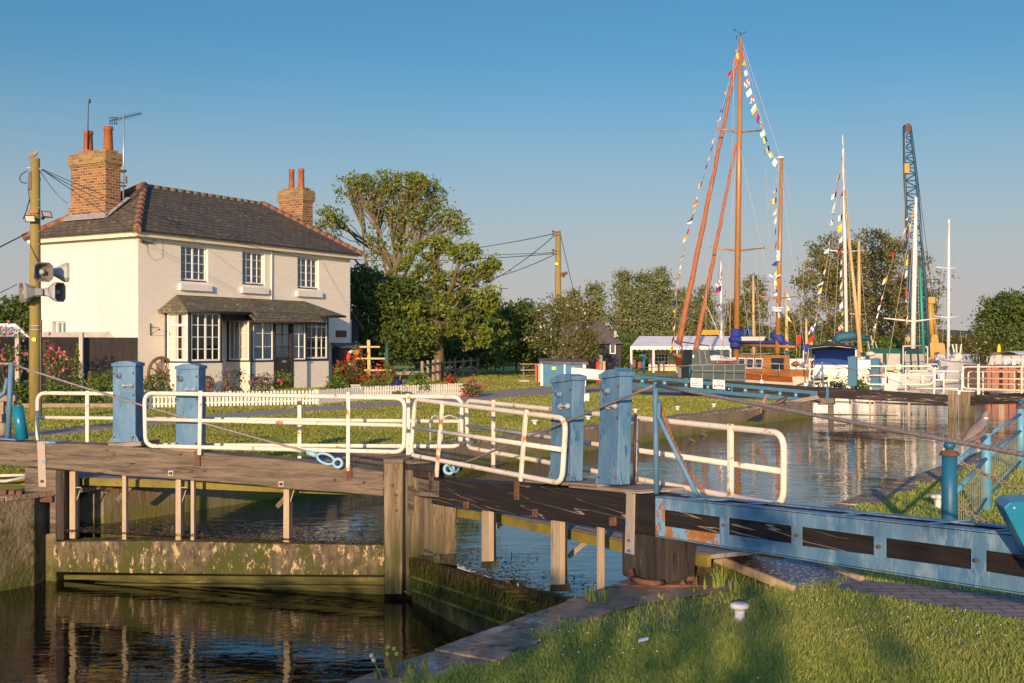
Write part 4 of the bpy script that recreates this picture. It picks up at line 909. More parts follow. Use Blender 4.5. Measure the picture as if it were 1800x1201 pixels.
# teal steel bracket at the right edge
t = thing('steel_bracket', P(1800, 930, 4.9), 'bright teal steel bracket bolted to the blue beam at the right edge', 'bracket')
b = MB(); b.prism([P(1764, 893, 4.9), P(1776, 882, 4.9), P(1860, 879, 4.9), P(1880, 1010, 4.9), P(1820, 1000, 4.9)], V3(.05, .22, 0)); b.build('body', 'teal_near', t, bevel=.006)
b = MB(); b.lathe(P(1782, 893, 4.9), [(.006, 0), (.006, .006), (.003, .009)], 8, axis=(0, -1, 0)); b.build('bolt', 'galv', t)
# bollards
def bollard(base, h, r, label, mat='hull_white'):
    t = thing('mooring_bollard', base, label, 'bollard', 'small white mushroom bollards on both banks')
    b = MB(); b.lathe(base, [(r*.6, -.02), (r*.53, h*.3), (r*.53, h*.68)], 14); b.build('stem', 'white_worn', t)
    b = MB(); b.lathe(base+V3(0, 0, h*.64), [(r*.55, 0), (r*.95, h*.10), (r, h*.2), (r*.93, h*.30), (r*.6, h*.35)], 18); b.build('cap', 'white_worn', t)
M('white_worn', (.76,.72,.66), (.62,.58,.52), 30, .6, .002, 60, c3=(.42,.32,.2), thr=.63, s3=20)
M('white_worn', (.76,.72,.66), (.62,.58,.52), 30, .6, .002, 60, c3=(.42,.32,.2), thr=.63, s3=20)
bollard(G(1300, 1094), .118, .057, 'nearest white mushroom bollard in the foreground grass')
for px, py, lab in ((1117, 727, 'white bollard left of the blue strut on the far lawn edge'), (1191, 722, 'white bollard in the middle of the far lawn'), (1255, 717, 'white bollard on the lawn below the two red and white signs'), (1311, 711, 'tiny white bollard on the far lawn near the quay path'), (1034, 740, 'white bollard between the two battered blue boxes'), (940, 748, 'white bollard showing between the right leaf rails')):
    bollard(G(px, py), .12, .075, lab)
bollard(G(1650, 893), .14, .085, 'white bollard on the near bank left of the dark blue post')
bollard(G(1740, 800), .14, .085, 'white bollard farther along the near bank by the railing')
# plastic scrap
b = MB(); q = G(1131, 1139); b.prism([q+V3(-.030, -.01, .03), q+V3(.028, .004, .04), q+V3(.03, .022, .045), q+V3(-.026, .012, .035)], V3(.002, .004, .012)); o = b.build('plastic_scrap', 'plastic', org=q, bevel=.003); tag(o, 'small piece of pale plastic litter lying in the near grass', 'litter')
# birds: one continuous body each
def bird(name, p, s, heading, label, cat, mats, pitch=.6, neck=0.0, legs=.12, long=1.0, fat=1.0):
    """s = body length; heading radians"""
    t = thing(name, p, label, cat); d = V3(math.cos(heading), math.sin(heading)); up = V3(0, 0, 1)
    def q(f, z): return Vector(p)+d*(f*s)+up*(z*s)
    L_ = legs
    sp = [(-.62, L_-.20*pitch, .02), (-.42, L_-.02*pitch+.02, .055), (-.2, L_+.12, .13), (0, L_+.2+.05*pitch, .165), (.14, L_+.26+.14*pitch, .14), (.22, L_+.34+.24*pitch+neck*.4, .078), (.26, L_+.40+.32*pitch+neck, .068), (.31, L_+.41+.36*pitch+neck, .075), (.37, L_+.40+.36*pitch+neck, .03), (.42, L_+.38+.35*pitch+neck, .006)]
    b = MB(); b.tube([q(f*long, z) for f, z, r in sp], [r*s*fat for f, z, r in sp], 12, flat=1.0); b.build('body', mats[0], t)
    for sd in (-1, 1):
        w = d.cross(up)*sd*s
        b = MB(); b.tube([q(.12, L_+.30+.1*pitch)+w*.13*fat, q(-.05, L_+.22)+w*.155*fat, q(-.3, L_+.08)+w*.10, q(-.56, L_-.10*pitch)+w*.03], [.035*s, .085*s, .05*s, .006*s], 8, flat=.35); b.build('wing', mats[1], t)
        b = MB(); b.tube([q(.0, L_+.08)+w*.05, q(.02, L_*.4)+w*.05, q(.03, 0)+w*.05], .012*s+.001, 5); b.tube([q(-.02, .01)+w*.05, q(.09, .01)+w*.05], .012*s+.001, 5); b.build('leg', mats[2], t)
        b = MB(); b.blob(q(.31, L_+.43+.36*pitch+neck)+w*.062, .012*s+.001, 8); b.build('eye', 'iron', t)
    b = MB(); b.tube([q(.35, L_+.40+.36*pitch+neck), q(.46, L_+.375+.35*pitch+neck)], [.02*s, .003*s], 6); b.build('beak', mats[3], t)
    return t
M('pigeon_wing', (.10,.085,.085), (.16,.13,.125), 12, .9)
M('bird_pigeon', (.17,.135,.13), (.26,.19,.165), 8, .9); M('beak', (.6,.4,.12), rough=.5); M('bird_leg', (.5,.15,.08), rough=.6)
bird('pigeon', Vector(PA).lerp(PB, .70)+V3(0, 0, .757), .36, .35, 'grey brown wood pigeon perched on the sloping rail by the pale blue post', 'bird', ['bird_pigeon', 'pigeon_wing', 'bird_leg', 'beak'], pitch=.78, legs=.05, fat=1.25)
b = MB(); pg = bpy.data.objects['pigeon']; qn = Vector(pg['org_'])+V3(math.cos(.35), math.sin(.35), 0)*.36*.24+V3(0, -.030, .36*.62); b.blob(qn, (.022, .012, .012), 8); b.build('neck_patch', 'white', pg)
bird('duck', G(1337, 726), .5, -.3, 'brown duck preening on the lip of the far chamber wall', 'duck', ['bird_body', 'bird_dark', 'bird_leg', 'beak'], pitch=.7, neck=.05, legs=.16)
bird('duck', G(1374, 712), .5, .2, 'dark headed duck resting on the quay by the far gate', 'duck', ['bird_dark', 'bird_body', 'bird_leg', 'beak'], pitch=.1, legs=.03)
for px, py, lab in ((1236, 768, 'small dark duck swimming off the end of the long rail'), (1215, 778, 'duckling swimming close under the far chamber wall')):
    w = W(px, py, ZW-.02); bird('duck', w, .3, math.pi, lab, 'duck', ['bird_dark', 'bird_body', 'bird_leg', 'beak'], pitch=.3, neck=.05, legs=-.02)
# ================================================================ left telegraph pole with horns, lamps and dove
def telegraph(base, h, r, label, mat_low, duct=True, lean=0.0):
    t = thing('telegraph_pole', base, label, 'telegraph pole'); b = MB(); top = base+V3(lean, 0, h); mid = base.lerp(top, .42)
    b.lathe(base-V3(0, 0, .1), [(r*1.15, 0), (r, h*.45), (r*.82, h+.1)], 16)
    b.build('pole', mat_low, t)
    return t, top
Yp = 25.0; pb = P(62, 740, Yp); pb.z = 0
tp, ttop = telegraph(pb, P(60, 279, Yp).z, .118, 'mossy telegraph pole at the left carrying loudspeakers and floodlights', 'pole')
b = MB(); b.bar(P(71, 738, Yp), P(71, 562, Yp), .05, .06); b.bar(P(70, 562, Yp-.02), P(70, 470, Yp), .02, .03); b.build('cable_duct', 'duct', tp)
b = MB(); b.prism([P(48, 333, Yp-.1), P(56, 333, Yp-.1), P(56, 302, Yp-.1), P(50, 302, Yp-.1)], V3(0, .1, 0)); b.build('junction_box', 'iron', tp, bevel=.01)
b = MB(); b.prism([P(56, 600, Yp-.13), P(63, 600, Yp-.13), P(63, 594, Yp-.13), P(56, 594, Yp-.13)], V3(0, .012, 0)); b.build('yellow_tag', 'yellow_tag', tp)
b = MB()
for y in (573, 580): b.tube([P(52, y, Yp-.1), P(58, y, Yp-.14), P(66, y, Yp-.14), P(70, y, Yp-.1)], .012, 5)
for y in (352, 366, 384, 407, 430): b.tube([P(66, y, Yp-.1), P(69, y-1, Yp-.16)], .008, 4)
b.tube([P(48, 295, Yp), P(76, 297, Yp)], .02, 6)
b.build('fittings', 'galv', tp)
b = MB()
b.tube([P(48, 300, Yp), P(38, 306, Yp), P(34, 314, Yp), P(38, 321, Yp), P(47, 322, Yp)], .012, 5, cap=False)
b.tube([P(66, 300, Yp), P(71, 315, Yp), P(68, 330, Yp)], .01, 5, cap=False); b.tube([P(52, 350, Yp), P(46, 372, Yp), P(40, 386, Yp)], .012, 5, cap=False); b.tube([P(50, 325, Yp), P(51, 345, Yp), P(56, 372, Yp)], .01, 5)
b.build('loose_cable', 'cable', tp)
b = MB(); b.bar(P(50, 372, Yp-.1), P(68, 372, Yp-.1), .06, .07); b.build('lamp_bracket', 'rust_orange', tp)
def floodlight(c, d, label):
    t = thing('floodlight', c, label, 'floodlight', 'floodlights on the left pole'); d = Vector(d).normalized(); b = MB(); s = d.cross(V3(0, 0, 1)).normalized(); u = s.cross(d)
    pts = lambda k, w, h: [c+d*k+s*w*i+u*h*j for i, j in ((-1, -1), (1, -1), (1, 1), (-1, 1))]
    A = pts(0, .07, .04); B = pts(.08, .12, .075); b.add(A+B, [(3, 2, 1, 0), (0, 1, 5, 4), (1, 2, 6, 5), (2, 3, 7, 6), (3, 0, 4, 7)]); b.build('housing', 'iron', t)
    b = MB(); B2 = pts(.081, .125, .08); b.add(B2, [(0, 1, 2, 3)]); I = pts(.085, .1, .058); b.build('rim', 'iron', t)
    b = MB(); b.add(I, [(0, 1, 2, 3)]); b.build('lens', 'clear_screen', t)
    b = MB(); b.bar(c-d*.0, c-d*.12, .05, .05); b.build('arm', 'iron', t)
floodlight(P(56, 383, Yp-.17), (-.1, -1, -.35), 'square floodlight facing the lock on the left pole')
floodlight(P(79, 380, Yp-.1), (.75, -.5, .45), 'floodlight tilted up to the right of the left pole')
def horn(c, d, label):
    """octagonal loudspeaker horn facing d"""
    t = thing('loudspeaker', c, label, 'loudspeaker', 'grey horn loudspeakers on the left pole'); d = Vector(d).normalized(); s = d.cross(V3(0, 0, 1)).normalized(); u = s.cross(d); b = MB()
    def ring(k, w, h): 
        f = .62; return [c+d*k+s*w*i+u*h*j for i, j in ((-1, -f), (-f, -1), (f, -1), (1, -f), (1, f), (f, 1), (-f, 1), (-1, f))]
    secs = [(-.02, .05, .05), (0, .09, .085), (.16, .11, .10), (.34, .19, .2), (.36, .2, .21), (.42, .2, .21)]
    vs = []; [vs.extend(ring(*x)) for x in secs]; fs = [(i*8+k, i*8+(k+1) % 8, (i+1)*8+(k+1) % 8, (i+1)*8+k) for i in range(len(secs)-1) for k in range(8)]
    b.add(vs, fs+[tuple(range(7, -1, -1))]); b.build('horn', 'speaker', t)
    b = MB(); vs = ring(.42, .2, .21)+ring(.41, .17, .18)+ring(.28, .12, .12); b.add(vs, [(i*8+k, i*8+(k+1) % 8, (i+1)*8+(k+1) % 8, (i+1)*8+k) for i in range(2) for k in range(8)]+[tuple(16+k for k in range(8))]); b.build('mouth', ['speaker_in'], t)
    b = MB(); b.lathe(c+d*.285, [(.07, 0), (.07, .03), (.045, .05), (.045, .10), (.01, .11)], 12, axis=d); b.build('driver', 'speaker', t)
horn(P(66, 479, Yp-.14), (.62, -.75, -.03), 'topmost loudspeaker, its round driver facing the lock')
horn(P(84, 478, Yp+.05), (.9, .55, 0), 'pale loudspeaker turned away behind the topmost one')
horn(P(73, 514, Yp-.12), (-.80, -.60, -.05), 'lower loudspeaker pointing left of the pole')
horn(P(76, 514, Yp), (.95, -.20, 0), 'lower loudspeaker pointing right toward the cottage')
dv = P(55, 278, Yp)+V3(0, 0, 0)
bird('dove', P(59, 278.5, Yp), .30, .1, 'fawn collared dove on top of the left pole', 'bird', ['bird_pale', 'bird_body', 'bird_leg', 'beak'], pitch=.35, legs=.04)
# timber crate stand at far left, bank beds
t = thing('log_stool', G(14, 765), 'stacked brown timber stand behind the leaning post at the left edge', 'timber stand')
b = MB(); b.bar(P(-30, 700, 20), P(30, 700, 20), .16, .1); b.bar(P(22, 712, 20), P(22, 694, 20), .1, .14); b.bar(P(-30, 735, 20), P(10, 735, 20), .3, .14); b.build('top', 'old_wood', t, bevel=.01)
b = MB(); b.tube([P(4, 765, 20), P(4, 738, 20)], .09, 10); b.tube([P(-25, 765, 20), P(-25, 705, 20)], .09, 10); b.bar(P(4, 700, 20), P(4, 728, 20), .07, .07); b.build('leg', 'old_wood', t)
# ================================================================ the cottage
HA = V3(-12.75, 38.8); HF = V3(.506, .863).normalized(); HG = V3(-HF.y, HF.x); HN = -HG   # along the front, back, outward
HL = 11.5; HD = 5.2; ZE = 5.56
def HX(t, o, z): return HA+HF*t+HN*o+V3(0, 0, z)
def hpx(px, py, o=0.0):
    """front plane offset o outward: returns t, z"""
    k = (px-CX)/F; b = HA+HN*o; t = (k*b.y-b.x)/(HF.x-k*HF.y); q = b+HF*t; return t, H-(py-HY)/F*q.y
house = thing('cottage', HX(5, 2, 0), 'two storey white lock keeper cottage with a dark slate roof', 'cottage')
def holed(b, org, dx, L_, z0, z1, holes, mi=0):
    """wall sheet in the plane org + dx*t with rectangular holes (t0,t1,z0,z1)"""
    ts = sorted({0, L_}|{h[0] for h in holes}|{h[1] for h in holes}); zs = sorted({z0, z1}|{h[2] for h in holes}|{h[3] for h in holes})
    for i in range(len(ts)-1):
        for j in range(len(zs)-1):
            tm = (ts[i]+ts[i+1])/2; zm = (zs[j]+zs[j+1])/2
            if any(h[0] < tm < h[1] and h[2] < zm < h[3] for h in holes): continue
            b.add([org+dx*ts[i]+V3(0, 0, zs[j]), org+dx*ts[i+1]+V3(0, 0, zs[j]), org+dx*ts[i+1]+V3(0, 0, zs[j+1]), org+dx*ts[i]+V3(0, 0, zs[j+1])], [(0, 1, 2, 3)], mi)
def reveals(b, org, dx, inn, holes, dep, mi=0):
    for t0, t1, a, c in holes:
        q = [org+dx*t0+V3(0, 0, a), org+dx*t1+V3(0, 0, a), org+dx*t1+V3(0, 0, c), org+dx*t0+V3(0, 0, c)]
        for i in range(4):
            p, r = q[i], q[(i+1) % 4]; b.add([p, r, r+inn*dep, p+inn*dep], [(0, 1, 2, 3)], mi)
wins = []
for a, c, d_, e in ((318, 362, 431, 494), (426, 462, 441, 500), (523, 557, 452, 507)):
    t0, z1 = hpx(a, d_); t1, _ = hpx(c+3.5, d_); _, z0 = hpx(a, e); wins.append((t0, t1, z0, z1))
b = MB(); bay_h = (1.25, 8.75, .0, 3.1)
holed(b, HA, HF, HL, 0, ZE, wins); reveals(b, HA, HF, HG, wins, .16)
b.build('front_wall', 'wall_paint', house)
sw = (3.72, 4.45, 2.06, 2.52)
b = MB(); holed(b, HA+V3(0, 0, 0), HG, HD, 0, ZE, [sw]); reveals(b, HA, HG, HF, [sw], .2)
b.build('side_wall', 'render_wall', house)
b = MB(); b.add([HX(HL, 0, 0), HX(HL, -HD, 0), HX(HL, -HD, ZE), HX(HL, 0, ZE)], [(0, 1, 2, 3)]); b.add([HX(0, -HD, 0), HX(0, -HD, ZE), HX(HL, -HD, ZE), HX(HL, -HD, 0)], [(0, 1, 2, 3)]); b.build('back_wall', 'render_wall', house)
def sash(org, dx, out, w, h, nx, ny, label=None, frame='paint_white', inner='blind', mull=(), parent=None, fw=.05, bars=.024, transom=None, dep=.05):
    """window in the plane org (lower left) along dx; part with frame, pane, backing"""
    f = MB(); d = out
    def bx(t0, t1, a, c, k=0.0, th=dep): f.prism([org+dx*t0+V3(0, 0, a)+d*k, org+dx*t1+V3(0, 0, a)+d*k, org+dx*t1+V3(0, 0, c)+d*k, org+dx*t0+V3(0, 0, c)+d*k], -d*th)
    bx(0, fw, 0, h); bx(w-fw, w, 0, h); bx(fw, w-fw, 0, fw*1.3); bx(fw, w-fw, h-fw, h)
    for m in mull: bx(w*m-fw*.6, w*m+fw*.6, fw*1.3, h-fw, .002)
    for i in range(1, nx):
        if any(abs(i/nx-m) < .02 for m in mull): continue
        bx(w*i/nx-bars/2, w*i/nx+bars/2, fw*1.3, h-fw, -.008, .03)
    for j in range(1, ny): bx(fw, w-fw, h*j/ny-bars/2, h*j/ny+bars/2, -.01, .028)
    if transom: bx(fw, w-fw, h*transom-.04, h*transom+.04, .003)
    wn = f.build('window', frame, parent if parent else house)
    g = MB(); k = -.035; g.add([org+dx*fw*.5+V3(0, 0, fw*.5)+d*k, org+dx*(w-fw*.5)+V3(0, 0, fw*.5)+d*k, org+dx*(w-fw*.5)+V3(0, 0, h-fw*.5)+d*k, org+dx*fw*.5+V3(0, 0, h-fw*.5)+d*k], [(0, 1, 2, 3)]); g.build('pane', 'glass', wn)
    # curtain / blind hangs behind the glass as real folded cloth
    c = MB(); k = -.075; n = 24; vs = []
    for i in range(n+1):
        wv = .018*math.sin(i*1.9)+.01*math.sin(i*.7); p = org+dx*(w*i/n)+d*(k+wv); vs += [p+V3(0, 0, .02), p+V3(0, 0, h-.02)]
    skip = (9, 10, 11, 12, 13, 14) if inner == 'curtain_open' else ()
    c.add(vs, [(2*i, 2*i+2, 2*i+3, 2*i+1) for i in range(n) if i not in skip]); c.build('curtain', 'curtain' if inner.startswith('curtain') else inner, wn)
    if inner == 'curtain_open' or inner == 'dark_room':
        c = MB(); c.add([org+d*-.4, org+dx*w+d*-.4, org+dx*w+d*-.4+V3(0, 0, h), org+d*-.4+V3(0, 0, h)], [(0, 1, 2, 3)]); c.build('interior', 'dark_room', wn)
    return wn
for (t0, t1, z0, z1) in wins:
    wn = sash(HX(t0+.02, -.10, z0+.05), HF, HN, t1-t0-.04, z1-z0-.05, 4, 4, inner='blind', mull=(.5,), bars=.02, fw=.045)
    s = MB(); s.prism([HX(t0-.12, 0, z0-.33), HX(t1+.10, 0, z0-.33), HX(t1+.10, 0, z0-.10), HX(t0-.12, 0, z0-.10)], HN*.13); s.build('sill', 'sill_white', wn, bevel=.01)
    s = MB(); s.prism([HX(t0, -.05, z0+.001), HX(t1, -.05, z0+.001), HX(t1, -.05, z0+.05), HX(t0, -.05, z0+.05)], -HN*.08); s.build('ledge', 'black_wood', wn)
wn = sash(HA+HG*(sw[0]+.05)+HF*.12+V3(0, 0, sw[2]), HG, -HF, sw[1]-sw[0]-.1, sw[3]-sw[2], 2, 1, inner='blind', fw=.04)
# ---- roof
OV = .38; RZ = 7.62
def R(t, o, z): return HX(t, o, z)
e = [R(-OV, OV, ZE), R(HL+OV, OV, ZE), R(HL+OV, -HD-OV, ZE), R(-OV, -HD-OV, ZE)]; r0 = R(2.6, -2.6, RZ); r1 = R(8.9, -2.6, RZ)
b = MB(); b.add([e[0], e[1], r1, r0], [(0, 1, 2, 3)]); b.add([e[3], e[0], r0], [(0, 1, 2)]); b.add([e[1], e[2], r1], [(0, 1, 2)]); b.add([e[2], e[3], r0, r1], [(0, 1, 2, 3)])
b.build('roof', 'slate', house)
b = MB(); lo = [p+V3(0, 0, -.05) for p in e]; b.add([e[0], e[1], e[2], e[3]]+lo, [(0, 1, 5, 4), (1, 2, 6, 5), (2, 3, 7, 6), (3, 0, 4, 7)]); b.build('roof_edge', 'black_wood', house)
b = MB()
q = [R(-OV+.12, OV-.12, ZE-.14), R(HL+OV-.12, OV-.12, ZE-.14), R(HL+OV-.12, -HD-OV+.12, ZE-.14), R(-OV+.12, -HD-OV+.12, ZE-.14)]
for i in range(4): b.bar(q[i], q[(i+1) % 4], .03, .12)
i_ = [R(.0, .0, ZE-.051), R(HL, 0, ZE-.051), R(HL, -HD, ZE-.051), R(0, -HD, ZE-.051)]
b.add([p+V3(0, 0, -.054) for p in e]+i_, [(0, 1, 5, 4), (1, 2, 6, 5), (2, 3, 7, 6), (3, 0, 4, 7)]); b.build('fascia', 'cream', house)
def hip(a, c, mat, n, name, r=.11):
    b = MB()
    for i in range(n):
        p = a.lerp(c, i/n); q = a.lerp(c, (i+1.12)/n) if i < n-1 else c; b.tube([p+V3(0, 0, -.02), q+V3(0, 0, -.015)], [r*1.08, r*.95], 10)
    b.build(name, mat, house)
hip(e[0]+V3(0, 0, .03), r0+V3(0, 0, .03), 'hiptile', 10, 'hip_tiles', .13); hip(e[3]+V3(0, 0, .03), r0+V3(0, 0, .03), 'hiptile', 10, 'hip_tiles', .13)
hip(e[1]+V3(0, 0, .03), r1+V3(0, 0, .03), 'hiptile', 14, 'hip_tiles', .12); hip(e[2]+V3(0, 0, .03), r1+V3(0, 0, .03), 'hiptile', 14, 'hip_tiles', .12); hip(r0, r1, 'ridgetile', 16, 'ridge_tiles', .09)
# ---- chimneys
def chimney(t0, t1, s0, s1, zb, zc, zt, pots, lead=True):
    c = MB()
    def blk(g, z0, z1): c.prism([HX(t0-g, -(s0-g), z0), HX(t1+g, -(s0-g), z0), HX(t1+g, -(s1+g), z0), HX(t0-g, -(s1+g), z0)], V3(0, 0, z1-z0))
    blk(0, zb, zc); ch = c.build('chimney', 'brick', house)
    c = MB(); 
    if lead: blk(.06, zb, zb+(zc-zb)*.40); c.build('chimney_base', 'brick', ch)
    c = MB(); blk(.035, zc, zc+.07); blk(.075, zc+.07, zt-.10); blk(.05, zt-.10, zt-.04); blk(-.06, zt-.04, zt+.06); c.build('chimney_cap', 'brick_cap', ch)
    for (tt_, ss, h_, r_) in pots:
        c = MB(); c.lathe(HX(tt_, -ss, zt), [(r_*1.05, 0), (r_, .1), (r_*.86, h_*.85), (r_*1.05, h_*.87), (r_*1.02, h_*.92), (r_*.9, h_*.93), (r_*.95, h_), (r_*.7, h_)], 16); c.build('chimney_pot', 'terracotta', ch)
    return ch
ch1 = chimney(.62, 1.28, 2.36, 4.22, 5.7, 8.12, 8.62, [(.9, 3.62, .84, .17), (.95, 2.62, .92, .17)])
ch2 = chimney(10.6, 11.25, 1.85, 3.18, 5.9, 7.85, 8.42, [(10.9, 2.75, .92, .13), (10.9, 2.2, .90, .14)], lead=False)
b = MB(); b.prism([HX(.40, -2.15, 5.56+.40*.79+.30), HX(.40, -4.4, 5.56+.40*.79+.30), HX(.62, -4.3, 5.56+.62*.79+.36), HX(.62, -2.25, 5.56+.62*.79+.36)], V3(0, 0, .03)); b.prism([HX(.45, -2.12, 6.18), HX(1.5, -2.12, 6.99), HX(1.5, -2.30, 7.01), HX(.45, -2.30, 6.2)], V3(0, 0, .03)); b.build('lead_flashing', 'lead', house)
# ---- aerial and whip
t = thing('tv_aerial', P(217, 350, 41), 'white television aerial mast clamped to the left chimney', 'aerial')
b = MB(); b.tube([P(217, 350, 40.6), P(217.5, 200, 40.6)], .03, 8); b.build('mast', 'grey_metal', t)
b = MB(); b.tube([P(193, 213, 40.6), P(249, 199, 40.9)], .018, 6)
for i in range(14):
    s = .12+i*.065; p = P(193, 213, 40.6).lerp(P(249, 199, 40.9), s); b.tube([p+V3(-.03, -.12, .05), p+V3(.03, .12, -.05)], .008, 4)
for y in (207, 218): b.tube([P(192, y, 40.4), P(207, y, 40.9)], .012, 4)
for x in (193, 197, 201, 205): b.tube([P(x, 206, 40.5), P(x, 218, 40.6)], .010, 4)
b.build('antenna', 'iron', t)
b = MB(); [b.tube([P(212, y, 40.5), P(222, y, 40.5)], .03, 6) for y in (300, 302, 321, 327)]; b.prism([P(216, 322, 40.4), P(222, 322, 40.4), P(222, 310, 40.4), P(216, 310, 40.4)], V3(0, .1, 0)); b.build('clamp', 'iron', t)
t = thing('whip_aerial', P(154, 228, 41.2), 'thin dark whip aerial standing behind the left chimney pot', 'aerial'); b = MB(); b.tube([P(154, 262, 41.2), P(155, 200, 41.2), P(156, 180, 41.2)], [.02, .016, .012], 6); b.blob(P(157.5, 178, 41.2), (.05, .05, .09), 8); b.build('rod', 'iron', t)
# ---- bays, porch
DB = 1.19; ZS = 1.08; ZT = 2.86
def bay(t0, t1, d, z_base, front, side_l, side_r, wallmat='wall_paint'):
    b = MB(); b.prism([HX(t0, 0, 0), HX(t1, 0, 0), HX(t1, d, 0), HX(t0, d, 0)], V3(0, 0, ZS-.02)); b.build('bay_wall', wallmat, house)
    b = MB(); b.prism([HX(t0-.03, 0, ZS-.02), HX(t1+.03, 0, ZS-.02), HX(t1+.03, d+.04, ZS-.02), HX(t0-.03, d+.04, ZS-.02)], V3(0, 0, .05)); b.build('bay_sill', 'black_wood', house)
    b = MB()
    for tt_, dd in ((t0+.04, d-.04), (t1-.04, d-.04), (t0+.04, .05), (t1-.04, .05)): b.bar(HX(tt_, dd, ZS), HX(tt_, dd, ZT), .085, .085, up=HF)
    b.prism([HX(t0, 0, ZT-.06), HX(t1, 0, ZT-.06), HX(t1, d, ZT-.06), HX(t0, d, ZT-.06)], V3(0, 0, .06)); b.build('bay_frame', 'black_wood', house)
bay(1.19, 2.74, DB, ZS, 0, 0, 0)
hh = ZT-ZS-.1
sash(HX(1.19+.085, DB-.01, ZS+.035), HF, HN, 1.55-.17, hh, 4, 4, inner='dark_room', mull=(.5,), fw=.05)
sash(HX(1.19+.01, .10, ZS+.035), HN, -HF, DB-.2, hh, 2, 4, inner='curtain_open', transom=.745, fw=.06)
# porch
TP0, TP1 = 4.19, 7.32; bay(TP0, 5.95-.45, DB, ZS, 0, 0, 0); 
bay(6.42, TP1, DB, ZS, 0, 0, 0)
pd0, pz = hpx(482, 577, DB), 0
sash(HX(TP0+.01, .10, ZS+.035), HN, -HF, DB-.2, hh-.2, 4, 3, inner='curtain', fw=.05)
sash(HX(TP0+.15, DB-.01, ZS+.035), HF, HN, 1.05, hh-.18, 2, 3, inner='curtain', fw=.04)
sash(HX(6.52, DB-.01, ZS+.035), HF, HN, .72, hh-.18, 2, 3, inner='curtain', fw=.04)
# door
b = MB(); b.prism([HX(5.52, DB-.06, 0), HX(6.40, DB-.06, 0), HX(6.40, DB-.06, 1.15), HX(5.52, DB-.06, 1.15)], HN*.05); 
for z0, z1 in ((.2, .5), (.6, 1.05)): b.prism([HX(5.62, DB-.008, z0), HX(6.30, DB-.008, z0), HX(6.30, DB-.008, z1), HX(5.62, DB-.008, z1)], HN*.012)
for a, c in ((5.42, 5.52), (6.40, 6.52)): b.prism([HX(a, DB-.05, 0), HX(c, DB-.05, 0), HX(c, DB-.05, 2.78), HX(a, DB-.05, 2.78)], HN*.07)
b.prism([HX(5.42, DB-.05, 2.55), HX(6.52, DB-.05, 2.55), HX(6.52, DB-.05, 2.78), HX(5.42, DB-.05, 2.78)], HN*.08); dr = b.build('door', 'black_wood', house)
b = MB(); c = HX(6.0, DB+.004, 1.03); b.prism([HX(5.9, DB+.005, 1.02), HX(6.12, DB+.005, 1.02), HX(6.12, DB+.005, 1.09), HX(5.9, DB+.005, 1.09)], HN*.01); b.build('letter_plate', 'grey_metal', dr)
wd = sash(HX(5.52, DB-.03, 1.15), HF, HN, .88, 1.38, 2, 3, inner='curtain', frame='black_wood', fw=.05)
# right bay, slightly set back
bay(7.36, 8.80, 1.05, ZS, 0, 0, 0); sash(HX(7.36+.085, 1.04, ZS+.06), HF, HN, 1.44-.17, hh, 4, 4, inner='dark_room', mull=(.5,), fw=.05)
# porch / bay roofs
b = MB(); A0 = [HX(.86, 1.42, 2.88), HX(9.35, 1.42, 2.88), HX(9.35, .02, 2.88), HX(8.55, .01, 3.46), HX(1.72, .01, 3.46), HX(.86, .02, 2.88)]
b.add([A0[0], A0[1], A0[3], A0[4]], [(0, 1, 2, 3)]); b.add([A0[5], A0[0], A0[4]], [(0, 1, 2)]); b.add([A0[1], A0[2], A0[3]], [(0, 1, 2)]); u_ = [p+V3(0, 0, -.09) for p in (A0[0], A0[1], A0[2], A0[5])]
b.add([A0[0], A0[1], A0[2], A0[5]]+u_, [(0, 4, 5, 1), (1, 5, 6, 2), (3, 7, 4, 0), (4, 7, 6, 5)]); pr = b.build('porch_roof', 'shingle', house)
b = MB(); a0 = [HX(3.85, .80, 3.17), HX(7.75, .80, 3.17), HX(7.75, 1.72, 2.56), HX(3.85, 1.72, 2.56)]; b.prism([p+V3(0, 0, .0) for p in a0], V3(0, 0, .05)); b.build('lower_porch_roof', 'shingle', house)
b = MB(); b.prism([HX(3.88, 1.38, 2.50), HX(7.72, 1.38, 2.50), HX(7.72, 1.68, 2.50), HX(3.88, 1.68, 2.50)], V3(0, 0, .06)); b.prism([HX(2.8, .1, 2.56), HX(4.1, .1, 2.56), HX(4.1, DB-.1, 2.56), HX(2.8, DB-.1, 2.56)], V3(0, 0, .3)); b.build('soffit', 'black_wood', house)
b = MB()
for a, c, z, o in ((.86, 3.9, 2.83, 1.47), (7.75, 9.35, 2.83, 1.47), (3.83, 7.77, 2.52, 1.77)): b.tube([HX(a, o, z), HX(c, o, z)], .045, 8)
b.tube([HX(3.9, 1.45, 2.84), HX(4.02, 1.5, 2.74), HX(4.10, 1.42, 2.5), HX(4.12, 1.27, 2.2), HX(4.12, 1.27, 0)], .035, 8); b.build('gutter', 'black_wood', house)
b = MB(); b.tube([HX(7.0, .04, ZE-.1), HX(7.0, .04, 3.4)], .03, 8) if False else b.tube([HX(hpx(476, 500)[0], .04, ZE-.1), HX(hpx(476, 500)[0], .04, 3.4)], .028, 8); b.build('downpipe', 'paint_white', house)
